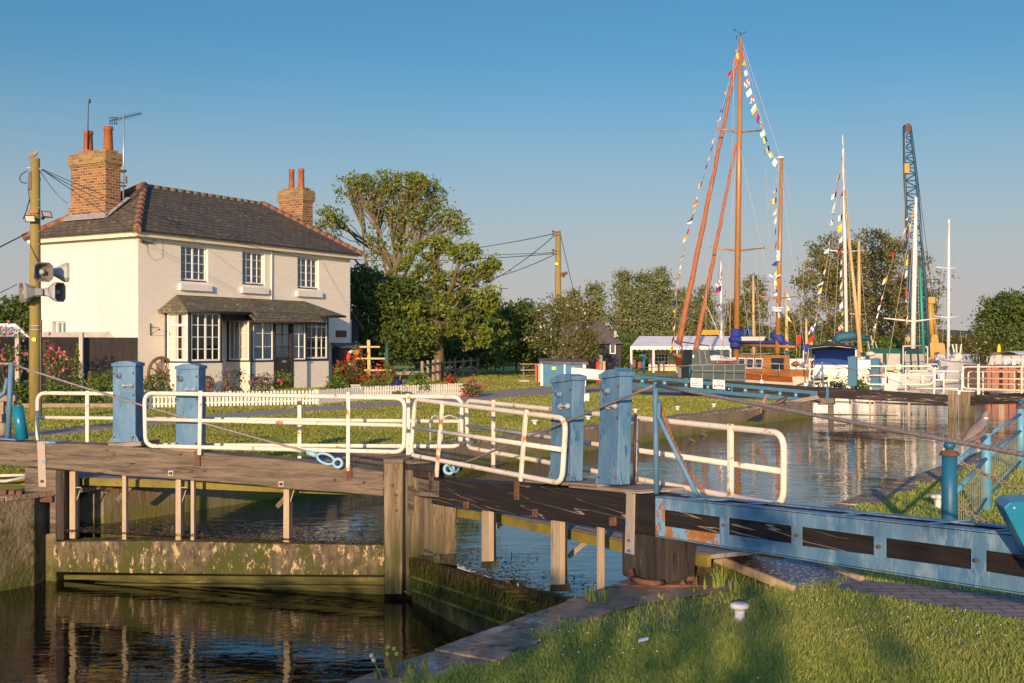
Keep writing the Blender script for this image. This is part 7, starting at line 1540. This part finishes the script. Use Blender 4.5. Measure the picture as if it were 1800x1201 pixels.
# boom with blue sail cover
b = MB(); b.tube([P(1296, 606, 53.7), P(1398, 610, 50.5)], [.07, .06], 8); b.build('boom', 'varnish_lt', KET.t)
b = MB(); pts = [P(1288, 598, 53.8), P(1296, 596, 53.6), P(1312, 600, 53.2), P(1345, 602, 52.2), P(1375, 602, 51.3), P(1394, 605, 50.6)]; b.tube(pts, [.34, .40, .22, .2, .17, .08], 12, flat=.5); b.tube([P(1293, 580, 53.8), P(1293, 612, 53.6)], [.24, .26], 12); b.tube([P(1355, 588, 51.6), P(1370, 594, 51.4), P(1376, 604, 51.3)], [.12, .2, .14], 10); b.build('sail_cover', 'sail_blue', KET.t)
b = MB(); b.prism([P(1304, 599, 53), P(1342, 599, 52), P(1346, 592, 52), P(1303, 592, 53)], V3(0, .2, 0)); b.build('dodger', 'hull_cream', KET.t)
b = MB(); b.tube([P(1307, 598, 54.5), P(1309, 580, 54.5), P(1317, 580, 54.5), P(1320, 598, 54.5)], .28, 8, flat=.4); b.build('folded_cover', 'sail_blue_lt', KET.t)
b = MB()
sp1 = P(1240, 236, 54); sp2 = P(1342, 224, 54); sp3 = P(1241, 437, 54); sp4 = P(1353, 431, 54)
for a, c, r_ in ((MT, P(1372, 278, 51.4), .010), (MT, P(1186, 612, 58.3), .010), (MT, P(1258, 236, 54), .009), (P(1258, 236, 54), P(1243, 437, 54), .009), (P(1243, 437, 54), P(1240, 640, 54), .010), (MT, P(1342, 224, 54), .009), (P(1342, 224, 54), P(1353, 431, 54), .009), (P(1353, 431, 54), P(1352, 640, 53), .012), (P(1297, 240, 54), P(1268, 640, 55), .009), (P(1297, 440, 54), P(1262, 650, 54.5), .010), (P(1297, 440, 54), P(1325, 650, 53), .010), (P(1298, 250, 54), P(1384, 640, 51), .009), (P(1290, 110, 54), P(1283, 600, 54), .014), (P(1372, 282, 51.4), P(1414, 443, 51.4), .008), (P(1414, 443, 51.4), P(1405, 640, 50), .009), (P(1372, 282, 51.4), P(1330, 447, 51.4), .008), (P(1330, 447, 51.4), P(1338, 640, 51), .009), (P(1372, 300, 51.4), P(1420, 660, 49), .009), (P(1235, 520, 56), P(1275, 615, 55), .03)): b.tube([a, c], r_, 4, cap=False)
b.build('rigging', 'rope', KET.t)
b = MB(); b.prism([P(1402, 606, 50), P(1408, 602, 50), P(1407, 590, 50), P(1399, 588, 50)], V3(0, .02, 0)); o = b.build('ensign', 'f_red', KET.t)
b = MB(); b.tube([P(1400, 650, 50), P(1400, 585, 50)], .02, 5); b.build('ensign_staff', 'varnish_lt', KET.t)
# ---- more boats
def small_boat(*a, **k): return Boat(*a, **k)
B1 = Boat('motor_cruiser', V3((1462-CX)/F*46.5, 46.5, 0), V3((1475-CX)/F*53.5, 53.5, 0), 2.1, .75, 1.0, 'motor cruiser with a dark canvas hood and blue windscreen covers')
B1.cabin(1.0, 4.6, 1.7, .72, 1.3, 'hull_white', wins=2, rake1=.6)
b = MB(); r = []
for j in range(9):
    v = j/8*2-1; zz = 2.0+.12*(1-v*v)
    r += [B1.q(-.1, v*1.02, zz), B1.q(1.9, v*.95, zz+.08), B1.q(2.7, v*.9, 1.75+.1*(1-v*v))]
b.add(r, [(3*j+k, 3*j+k+1, 3*j+k+4, 3*j+k+3) for j in range(8) for k in (0, 1)], 0, True); r2 = [p-V3(0, 0, .06) for p in r]; b.add(r2, [(3*j+k, 3*j+k+3, 3*j+k+4, 3*j+k+1) for j in range(8) for k in (0, 1)], 0, True); b.build('canvas_hood', 'canvas_dark', B1.t)
b = MB(); b.prism([B1.q(2.7, -.85, 1.2), B1.q(2.7, .85, 1.2), B1.q(2.2, .8, 1.95), B1.q(2.2, -.8, 1.95)], B1.d*.03); b.build('windscreen', 'sail_blue_lt', B1.t)
for x in (0, 1.8):
    b = MB(); b.tube([B1.q(x, -.95, .75), B1.q(x+.1, -.93, 2.0), B1.q(x+.1, 0, 2.1), B1.q(x+.1, .93, 2.0), B1.q(x, .95, .75)], .03, 6); b.build('hood_frame', 'grey_metal', B1.t)
b = MB(); [b.box(B1.q(x, y, z), .3, .25, .3) for x, y, z in ((.1, -.4, .9), (-.1, .35, .85), (.2, 0, .8))]; b.build('cockpit_seat', 'hull_cream', B1.t, bevel=.03)
B2 = Boat('sailing_yacht', V3((1500-CX)/F*60, 60, 0), V3((1450-CX)/F*69, 69, 0), 2.8, 1.0, 1.3, 'white sailing yacht with the tallest white mast and a teal sprayhood')
B2.cabin(2, 7, 1.7, 1.0, 1.45, 'hull_white', wins=3, rake1=.8); b = MB(); b.tube([P(1467, 600, 62), P(1475, 592, 62), P(1500, 590, 62), P(1527, 596, 62)], [.3, .42, .42, .2], 10, flat=.6); b.build('sprayhood', 'canvas_teal', B2.t)
m0 = P(1489, 640, 63); m1 = P(1482, 262, 63); mast(B2.t, m0, m1, .10, 'mast_white', 'mast', [(.10, 1.1), (.52, 1.2)], [(m1, P(1440, 620, 68)), (m1, P(1510, 620, 60)), (m1, P(1465, 630, 62)), (m1, P(1500, 630, 62))]); b = MB(); b.tube([m1, P(1481, 238, 63)], .025, 5); b.build('aerial', 'hull_white', B2.t); B2.rails(.05, .95, .55)
b = MB(); b.tube([P(1513, 620, 61), P(1497, 470, 62), P(1484, 330, 63)], [.11, .10, .05], 8); b.build('furled_sail', 'mast_pale', B2.t)
B3 = Boat('sailing_yacht', V3((1532-CX)/F*71, 71, 0), V3((1500-CX)/F*78, 78, 0), 2.4, .9, 1.2, 'small yacht with a yellow wooden mast behind the teal box'); B3.cabin(2, 5.5, 1.5, .9, 1.4, 'hull_white', wins=2)
m0 = P(1510, 640, 73); m1 = P(1510, 424, 73); mast(B3.t, m0, m1, .13, 'mast_pale', 'mast', [(.4, .7)], [(m1, P(1527, 625, 71)), (m1, P(1495, 625, 77))])
b = MB(); [b.tube([P(x, y0, 70), P(x+6, 620, 70)], .04, 6) for x, y0 in ((1524, 595), (1531, 590), (1538, 600))]; b.build('folded_frame', 'galv', B3.t)
B4 = Boat('sailing_yacht', V3((1552-CX)/F*55.5, 55.5, 0), V3((1660-CX)/F*60, 60, 0), 2.4, .82, 1.0, 'white yacht with a green and clear cockpit tent', stripe='grey_metal')
B4.cabin(2.6, 4.6, 1.5, .85, 1.2, 'hull_white', wins=2)
b = MB(); T0, T1 = .1, 2.3
prof = [(-1.05, .8), (-.98, 1.75), (-.6, 1.98), (.6, 1.98), (.98, 1.75), (1.05, .8)]
vs = [B4.q(T0, y, z) for y, z in prof]+[B4.q(T1, y*.95, z if z < 1 else z-.02) for y, z in prof]; b.add(vs, [(i, i+1, i+7, i+6) for i in range(5)]+[(0, 1, 2, 3, 4, 5), (11, 10, 9, 8, 7, 6)]); b.build('cockpit_tent', 'canvas_green', B4.t)
b = MB()
for k in range(3): x0 = T0+.1+k*.74; b.add([B4.q(x0, -1.055, .86), B4.q(x0+.55, -1.055, .86), B4.q(x0+.55, -1.0, 1.7), B4.q(x0, -1.0, 1.7)], [(0, 1, 2, 3)])
for k in range(2): y0 = -.85+k*.9; b.add([B4.q(T0-.015, y0, .9), B4.q(T0-.015, y0+.7, .9), B4.q(T0-.015, y0+.7, 1.72), B4.q(T0-.015, y0, 1.72)], [(0, 1, 2, 3)])
b.build('tent_window', 'clear_screen', B4.t)
b = MB(); b.tube([B4.q(-.1, -1.1, 2.08), B4.q(2.4, -1.0, 2.1)], .03, 6); [b.tube([B4.q(x, -1.1, .8), B4.q(x, -1.1, 2.08)], .03, 6) for x in (-.1, 2.4)]; b.tube([B4.q(2.4, -1, 2.1), B4.q(2.9, -.9, 1.7)], .03, 6); b.build('gantry', 'hull_cream', B4.t)
m0 = P(1604, 650, 57.5); m1 = P(1610, 347, 57.5); mast(B4.t, m0, m1, .13, 'mast_white', 'mast', [(.28, 1.6)], [(m1, P(1656, 640, 60)), (m1, P(1560, 640, 55)), (m1, P(1588, 650, 57)), (m1, P(1618, 650, 57))]); B4.rails(.02, .95, .5)
b = MB(); b.prism([P(1586, 655, 55), P(1580, 657, 55), P(1584, 640, 55), P(1588, 626, 55), P(1592, 628, 55), P(1590, 645, 55)], V3(0, .02, 0)); b.build('ensign', 'f_red', B4.t); b = MB(); b.tube([P(1582, 660, 55), P(1592, 618, 55)], .02, 5); b.build('ensign_staff', 'paint_white', B4.t)
b = MB(); b.lathe(P(1605, 640, 56), [(.05, -.35), (.16, -.2), (.16, .15), (.03, .4)], 12); b.build('fender', 'f_orange', B4.t); b = MB(); b.box(P(1579, 645, 54.9), .28, .12, .26); b.build('stern_box', 'hull_white', B4.t, bevel=.03); b = MB(); b.box(P(1576, 653, 54.8), .26, .1, .08); b.build('yellow_pack', 'f_yellow', B4.t)
B5 = Boat('sailing_yacht', V3((1690-CX)/F*70, 70, 0), V3((1655-CX)/F*62.5, 62.5, 0), 2.3, 1.05, 1.3, 'white yacht lying bow on, beside the white rails', stripe='grey_metal'); B5.cabin(1.5, 6, 1.6, 1.1, 1.6, 'hull_white', wins=2, rake1=.9)
m0 = P(1667, 640, 65); m1 = P(1668, 386, 65); mast(B5.t, m0, m1, .095, 'mast_white', 'mast', [(.32, .95), (.66, .85)], [(m1, P(1640, 630, 64)), (m1, P(1693, 632, 68)), (m1, P(1655, 640, 63))]); B5.rails(.05, .97, .5)
b = MB(); [b.tube([P(x, 632, 64), P(x+dx, 605, 64)], .05, 6) for x, dx in ((1682, -1), (1686, 4), (1680, -6))]; b.blob(P(1684, 628, 64), (.3, .2, .25), 8, jit=.1); b.blob(P(1676, 634, 64), (.25, .2, .2), 8, jit=.1); b.build('stowed_gear', 'hull_cream', B5.t)
# orange workboat
t = thing('workboat', V3((1765-CX)/F*50, 50, ZW), 'orange steel work pontoon behind the white railing', 'workboat'); b = MB()
for k, (x0, x1) in enumerate(((1731, 1757), (1760, 1787), (1790, 1830))): b.prism([P(x0, 688, 50), P(x1, 688, 50), P(x1, 646, 50), P(x0+3, 642, 50)], V3(0, 2.6, 0))
b.build('hull', 'orange_hull', t, bevel=.04)
b = MB(); [b.bar(P(x, 688, 49.93), P(x, 646, 49.93), .1, .12) for x in (1736, 1745, 1764, 1775, 1795)]; b.bar(P(1731, 651, 49.9), P(1830, 651, 49.9), .1, .1); b.build('rib', 'orange_hull', t)
b = MB(); [b.tube([P(x, 642, 50.2), P(x, 626, 50.2)], .025, 6) for x in (1735, 1748, 1762, 1778, 1795)]; b.tube([P(1735, 628, 50.2), P(1795, 624, 50.2)], .02, 6); b.build('guard_rail', 'grey_metal', t)
B6 = Boat('motor_cruiser', V3((1762-CX)/F*56, 56, 0), V3((1850-CX)/F*58, 58, 0), 2.2, 1.2, 1.5, 'grey roofed cabin cruiser at the right edge behind the orange pontoon'); B6.cabin(.2, 3, 1.9, 1.2, 1.62, 'hull_cream', wins=2, roof='hull_white', arch=.18, rake1=.1); 
b = MB(); b.torus(P(1775, 640, 54.5), .22, .05, axis=(0, 1, 0), n=16); b.torus(P(1788, 640, 54.5), .22, .05, axis=(0, 1, 0), n=16); b.build('lifebuoy_ring', 'life_white', B6.t)
b = MB(); q = P(1756, 632, 60); b.lathe(V3(q.x, q.y, ZW), [(.05, 0), (.05, 1.1), (.2, 1.2), (.14, 1.6), (.07, 2.1), (.02, 2.2)], 12); o = b.build('yellow_marker', 'f_yellow', org=V3(q.x, q.y, ZW)); tag(o, 'yellow conical marker behind the orange pontoon', 'marker')
B7 = Boat('motor_cruiser', V3((1508-CX)/F*52, 52, 0), V3((1540-CX)/F*59, 59, 0), 1.9, .8, 1.0, 'white cruiser with a low cabin squeezed between the two far teal boxes'); B7.cabin(.8, 4.2, 1.5, .8, 1.45, 'hull_white', wins=2, rake1=.7); B7.rails(.1, .95, .45)
B8 = Boat('dinghy', V3((1416-CX)/F*47, 47, 0), V3((1440-CX)/F*49.6, 49.6, 0), 1.1, .42, .62, 'varnished dinghy lying at the stern of the big ketch', 'varnish_lt')
def fender(bt, x, sd, m='hull_white'):
    b = MB(); u = x/bt.L; w = bt.beam/2*min(1, (1-u**3.2))+.06; z = bt.sheer(u); c = bt.q(x, sd*w, z-.38); b.lathe(c, [(.03, -.2), (.09, -.15), (.09, .15), (.03, .2)], 10); b.tube([c+V3(0, 0, .2), c+V3(0, 0, .42)], .01, 4); b.build('fender', m, bt.t)
for bt, xs in ((KET, (1.5, 3.2, 5.2)), (B1, (1.2, 3)), (B4, (1.6, 3.2, 4.2)), (B5, (1.5, 3.5)), (B7, (1.2, 2.8))):
    for k, x in enumerate(xs):
        for sd in (-1, 1): fender(bt, x, sd, ('hull_white', 'f_blue', 'hull_white')[k % 3])
# wheelhouse door, hatch and deck gear of the ketch
b = MB(); b.prism([KET.q(2.36, -.35, .8), KET.q(2.36, .35, .8), KET.q(2.36, .35, 1.55), KET.q(2.36, -.35, 1.55)], -KET.d*.02); b.build('cabin_door', 'boat_glass', KET.t)
b = MB(); b.box(KET.q(5.8, 0, 1.48), .8, .7, .14, ax=KET.d); b.build('hatch', 'hull_cream', KET.t, bevel=.02)
b = MB(); b.blob(KET.q(6.9, .1, 1.5), (.5, .3, .16), 12, jit=.08); b.build('upturned_dinghy', 'hull_white', KET.t)
for x, y in ((1.0, -.95), (1.9, -1.1)): b = MB(); b.tube([KET.q(x, y, .8), KET.q(x, y, 1.9)], .03, 6); b.build('davit', 'hull_white', KET.t)
b = MB(); b.torus(KET.q(1.2, -1.15, 1.25), .2, .05, axis=KET.n, n=14, k=6); b.build('lifebuoy_ring', 'life_red', KET.t)
# background masts on boats hidden behind
for px, top, Y, m, w, lab in ((1267, 452, 70, 'mast_white', 0, 'slim white mast rising between the orange furled sails'), (1324, 485, 66, 'mast_pale', 0, 'cream mast between the two wooden masts'), (1382, 505, 62, 'mast_pale', 0, 'thin cream mast just right of the mizzen mast'), (1417, 560, 64, 'mast_pale', 0, 'short thin mast left of the bimini cruiser')):
    Bx = Boat('sailing_yacht', V3((px+6-CX)/F*Y, Y, 0), V3((px-12-CX)/F*(Y+7), Y+7, 0), 2.2, .9, 1.2, lab.replace('mast', 'masted yacht') if False else lab+', with its hull behind the ketch'); Bx.cabin(2, 5, 1.4, .9, 1.35, 'hull_white', wins=1)
    a = P(px+1, 640, Y+2); c = P(px, top, Y+2); mast(Bx.t, a, c, .09, m, 'mast', [], [(c, P(px+22, 610, Y)), (c, P(px-22, 620, Y+6)), (c, P(px+5, 620, Y+2))])
for i, (px, py, rx, m, lab) in enumerate(((1420, 612, 12, 'f_blue', 'blue wrapped sail bundle behind the cockpit of the ketch'), (1380, 622, 10, 'canvas_teal', 'teal cover heaped beside the wooden wheelhouse'), (1398, 640, 8, 'varnish_lt', 'varnished dinghy end beside the cruiser'), (1436, 640, 7, 'f_blue', 'dark blue fender bag hanging by the white rail'), (1530, 622, 8, 'hull_cream', 'cream canvas heap between two yachts'))):
    b = MB(); q = P(px, py, 52); b.blob(q, (rx*52/F, .25, rx*.55*52/F), 12, jit=.18); o = b.build('deck_bundle', m, org=q); tag(o, lab, 'cover')
# ---- dressing lines of signal flags
COLS = ['f_red', 'f_blue', 'f_yellow', 'f_white', 'f_black', 'f_orange']
def flags(pts, n, s, label, side=-1, seed=0):
    rnd = random.Random(seed); P_ = [Vector(p) for p in pts]; t = thing('signal_flags', P_[0], label, 'flag line', 'lines of signal flags dressing the masts')
    b = MB(); b.tube(P_, .008, 4, cap=False); b.build('halyard', 'rope', t); L_ = [0]
    for a, c in zip(P_[:-1], P_[1:]): L_.append(L_[-1]+(c-a).length)
    def at(d):
        for i in range(len(P_)-1):
            if d <= L_[i+1] or i == len(P_)-2: return P_[i].lerp(P_[i+1], (d-L_[i])/(L_[i+1]-L_[i])), (P_[i+1]-P_[i]).normalized()
    for k in range(n):
        if rnd.random() < .04: continue
        d = L_[-1]*(k+.6+rnd.uniform(-.15, .15))/n; p, u = at(d); hh = s*rnd.uniform(.8, 1.15); w = s*rnd.uniform(.6, 1.3); dr = V3(side*w*rnd.uniform(.2, .9), rnd.uniform(-.6, .3)*w, -w*rnd.uniform(.3, 1.0)); sw = .12*s
        tri = rnd.random() < .3; b = MB(); g = 4; vs = []
        for i in range(g+1):
            f = i/g; q = p+dr*f+V3(0, math.sin(f*5+k)*sw, 0); hv = u*hh*(1-f*(.85 if tri else .1)); vs += [q-hv*.5, q, q+hv*.5]
        fs = []; style = rnd.choice('hvcs'); c1, c2 = rnd.sample([0, 1, 2, 3, 3, 3, 0, 2, 4, 1], 2)
        if c1 == c2: c2 = 3
        b.add(vs, [], 0)
        for i in range(g):
            for j in (0, 1):
                fs.append((3*i+j, 3*i+j+1, 3*i+j+4, 3*i+j+3)); b.m.append({'h': (0, 1)[j], 'v': (0, 1)[i >= g//2], 'c': (i+j) % 2, 's': 0}[style]); b.sm.append(True)
        b.f += fs; b.build('flag', [COLS[c1], COLS[c2]], t)
def pl_(pts, Y): return [P(x, y, Y if not hasattr(Y, '__len__') else Y[i]) for i, (x, y) in enumerate(pts)]
flags(pl_([(1300, 80), (1290, 110), (1282, 150), (1268, 205), (1252, 260), (1235, 320), (1222, 370), (1206, 425), (1198, 465), (1190, 510), (1187, 560), (1184, 612)], [54, 54, 54.3, 54.6, 55, 55.5, 56, 56.3, 56.7, 57, 57.4, 58]), 33, .29, 'long flag line curving down left from the tall wooden mast', -1, 3)
flags(pl_([(1304, 85), (1314, 125), (1319, 155), (1330, 190), (1342, 222), (1352, 260), (1360, 275), (1368, 285)], [54, 53.8, 53.6, 53.2, 52.8, 52.2, 51.8, 51.5]), 14, .34, 'flag line between the tops of the two wooden masts', -1, 5)
flags(pl_([(1369, 285), (1366, 330), (1364, 400), (1366, 450), (1366, 520), (1372, 560)], 51.2), 15, .28, 'flag line hanging beside the shorter wooden mast', -1, 8)
flags(pl_([(1270, 455), (1268, 500), (1265, 545)], 66), 6, .36, 'short flag line by the slim white mast between the sails', -1, 9)
flags(pl_([(1384, 510), (1382, 560), (1380, 600)], 58), 5, .30, 'few flags right of the mizzen mast', 1, 10)
flags(pl_([(1480, 300), (1474, 320), (1468, 360), (1462, 400), (1456, 450), (1448, 490), (1440, 530), (1432, 580), (1426, 615)], 61), 19, .36, 'flag line left of the tallest white mast, reaching the cruiser', -1, 11)
flags(pl_([(1483, 310), (1480, 400), (1481, 500), (1482, 600)], 62.5), 15, .34, 'straight flag line hugging the tallest white mast', -1, 12)
flags(pl_([(1608, 360), (1594, 400), (1588, 415), (1574, 440), (1562, 480), (1552, 520), (1542, 560), (1536, 600), (1530, 625)], 57), 17, .32, 'flag line curving down left of the yacht in front of the crane', -1, 13)
flags(pl_([(1606, 370), (1597, 420), (1595, 480), (1594, 530), (1597, 580), (1600, 600)], 57), 14, .32, 'flag line hanging between the crane jib and the yacht mast', -1, 14)
# ================================================================ crane
Yc = 90; t = thing('crane', ground_pt(1635, Yc), 'old crawler crane with a tall blue lattice jib and yellow cab', 'crane')
b = MB(); Lb = [(1607, 628), (1600, 520), (1594, 400), (1590, 300), (1589, 222)]; Rb = [(1633, 628), (1628, 520), (1618, 400), (1610, 300), (1600, 222)]
def jp(side, f, back):
    pts = Lb if side == 0 else Rb; s = f*(len(pts)-1); i = min(int(s), len(pts)-2); u = s-i; x = pts[i][0]*(1-u)+pts[i+1][0]*u; y = pts[i][1]*(1-u)+pts[i+1][1]*u; return P(x, y, Yc-1+(1.3 if back else 0)*(1-f*.7))
for side in (0, 1):
    for back in (0, 1): b.tube([jp(side, k/8, back) for k in range(9)], .11, 6)
n = 34
for k in range(n):
    f0, f1 = k/n, (k+1)/n
    for back in (0, 1): b.tube([jp(k % 2, f0, back), jp(1-k % 2, f1, back)], .05, 4, cap=False); b.tube([jp(0, f0, back), jp(1, f0, back)], .04, 4, cap=False)
    for side in (0, 1): b.tube([jp(side, f0, k % 2), jp(side, f1, 1-k % 2)], .045, 4, cap=False)
b.build('jib', 'crane_blue', t)
b = MB(); b.tube([P(1596, 228, Yc-1.2), P(1596, 222, Yc+.2)], .22, 10); b.bar(P(1590, 223, Yc-.8), P(1600, 221, Yc-.8), .3, .3); b.build('jib_head', 'rust', t)
b = MB(); b.tube([P(1617, 470, Yc-2.2), P(1624, 635, Yc-2.2)], .12, 6); b.build('green_spar', 'crane_green', t)
b = MB(); b.tube([P(1591, 235, Yc-1.3), P(1592, 285, Yc-1.3)], .03, 4); b.bar(P(1593, 288, Yc-1.3), P(1593, 305, Yc-1.3), .35, .3); b.tube([P(1591, 300, Yc-1.3), P(1590, 420, Yc-1.3)], .02, 4); b.build('hook_block', 'crane_yellow', t)
b = MB(); b.tube([P(1603, 228, Yc), P(1640, 530, Yc+3)], .02, 4, cap=False); b.tube([P(1603, 228, Yc), P(1632, 560, Yc+3)], .02, 4, cap=False); b.build('stay_cable', 'cable', t)
b = MB(); b.tube([P(1638, 590, Yc+1), P(1634, 530, Yc+1)], .2, 6); b.tube([P(1645, 590, Yc+2), P(1636, 530, Yc+1)], .16, 6); b.bar(P(1630, 528, Yc+1), P(1642, 528, Yc+1), .5, .5); b.build('gantry', 'crane_yellow', t)
b = MB(); b.prism([P(1634, 632, Yc), P(1664, 632, Yc), P(1661, 604, Yc), P(1640, 600, Yc), P(1634, 604, Yc)], V3(0, 3, 0)); b.prism([P(1636, 604, Yc+.5), P(1651, 604, Yc+.5), P(1648, 588, Yc+.5), P(1638, 588, Yc+.5)], V3(0, 1.5, 0)); b.build('cab', 'crane_yellow', t, bevel=.06)
b = MB(); b.prism([P(1612, 634, Yc-.5), P(1638, 634, Yc-.5), P(1636, 622, Yc-.5), P(1628, 620, Yc-.5), P(1624, 606, Yc-.5), P(1616, 606, Yc-.5)], V3(0, 2, 0)); b.build('engine_frame', 'crane_yellow', t, bevel=.05)
b = MB(); b.prism([ground_pt(1610, Yc-.6), ground_pt(1668, Yc-.6), P(1668, 632, Yc-.6), P(1610, 632, Yc-.6)], V3(0, 1, 0)); b.prism([P(1642, 626, Yc-.05), P(1652, 625, Yc-.05), P(1651, 619, Yc-.05), P(1643, 620, Yc-.05)], V3(0, .04, 0)); b.build('crawler_track', 'rust', t, bevel=.2)
# ================================================================ camera, sun, sky
cam = bpy.data.cameras.new('camera'); co = bpy.data.objects.new('camera', cam); COL.objects.link(co)
co.location = (0, 0, H); co.rotation_euler = (math.radians(90), 0, 0); cam.sensor_width = 36; cam.lens = 40; cam.shift_y = (HY-600.5)/1800
cam.clip_end = 4000; cam.clip_start = .05; SC.camera = co
EL = math.radians(11); S = Vector((-.19*math.cos(EL)/math.hypot(.19, .98), -.98*math.cos(EL)/math.hypot(.19, .98), math.sin(EL)))
sun = bpy.data.lights.new('sun', 'SUN'); so = bpy.data.objects.new('sun', sun); COL.objects.link(so); sun.energy = 3.6; sun.angle = math.radians(.55); sun.color = (1.0, .69, .41)
so.rotation_euler = S.to_track_quat('Z', 'Y').to_euler(); so.location = (0, -30, 30)
w = bpy.data.worlds.new('World'); SC.world = w; w.use_nodes = True; N = w.node_tree.nodes; L = w.node_tree.links
sky = N.new('ShaderNodeTexSky'); sky.sky_type = 'NISHITA'; sky.sun_disc = False; sky.sun_elevation = EL; sky.sun_rotation = math.atan2(S.x, S.y)
sky.air_density = 1.0; sky.dust_density = 1.0; sky.ozone_density = 6.0; sky.altitude = 0
bg = N['Background']; bg.inputs['Strength'].default_value = .15; 
tint = N.new('ShaderNodeMix'); tint.data_type = 'RGBA'; tint.blend_type = 'MULTIPLY';  L.new(sky.outputs[0], tint.inputs[6]); tint.inputs[7].default_value = (.60, .62, .48, 1)
tcw = N.new('ShaderNodeTexCoord'); sp = N.new('ShaderNodeSeparateXYZ'); L.new(tcw.outputs['Generated'], sp.inputs[0])
fr = N.new('ShaderNodeMapRange'); fr.interpolation_type = 'SMOOTHSTEP'; fr.inputs[1].default_value = -.4; fr.inputs[2].default_value = .5; L.new(sp.outputs[1], fr.inputs[0]); zt = N.new('ShaderNodeMapRange'); zt.inputs[1].default_value = .34; zt.inputs[2].default_value = .6; zt.inputs[3].default_value = 1; zt.inputs[4].default_value = 0; L.new(sp.outputs[2], zt.inputs[0]); tm = N.new('ShaderNodeMath'); tm.operation = 'MULTIPLY'; L.new(fr.outputs[0], tm.inputs[0]); L.new(zt.outputs[0], tm.inputs[1]); L.new(tm.outputs[0], tint.inputs[0])
mrw = N.new('ShaderNodeMapRange'); mrw.interpolation_type = 'SMOOTHSTEP'; mrw.inputs[1].default_value = .27; mrw.inputs[2].default_value = -.03; mrw.inputs[3].default_value = 0; mrw.inputs[4].default_value = 1; L.new(sp.outputs[2], mrw.inputs[0])
hz = N.new('ShaderNodeMix'); hz.data_type = 'RGBA'; mu = N.new('ShaderNodeMath'); mu.operation = 'MULTIPLY'; L.new(mrw.outputs[0], mu.inputs[0]); L.new(fr.outputs[0], mu.inputs[1]); L.new(mu.outputs[0], hz.inputs[0]); L.new(tint.outputs[2], hz.inputs[6]); hz.inputs[7].default_value = (2.15, 1.95, 1.95, 1)
L.new(hz.outputs[2], bg.inputs[0])
SC.view_settings.view_transform = 'Standard'; SC.view_settings.look = 'None'; SC.view_settings.exposure = .75; SC.view_settings.gamma = 1; SC.view_settings.use_curve_mapping = False
SC.cycles.max_bounces = 6; SC.cycles.transparent_max_bounces = 12; SC.cycles.use_denoising = True
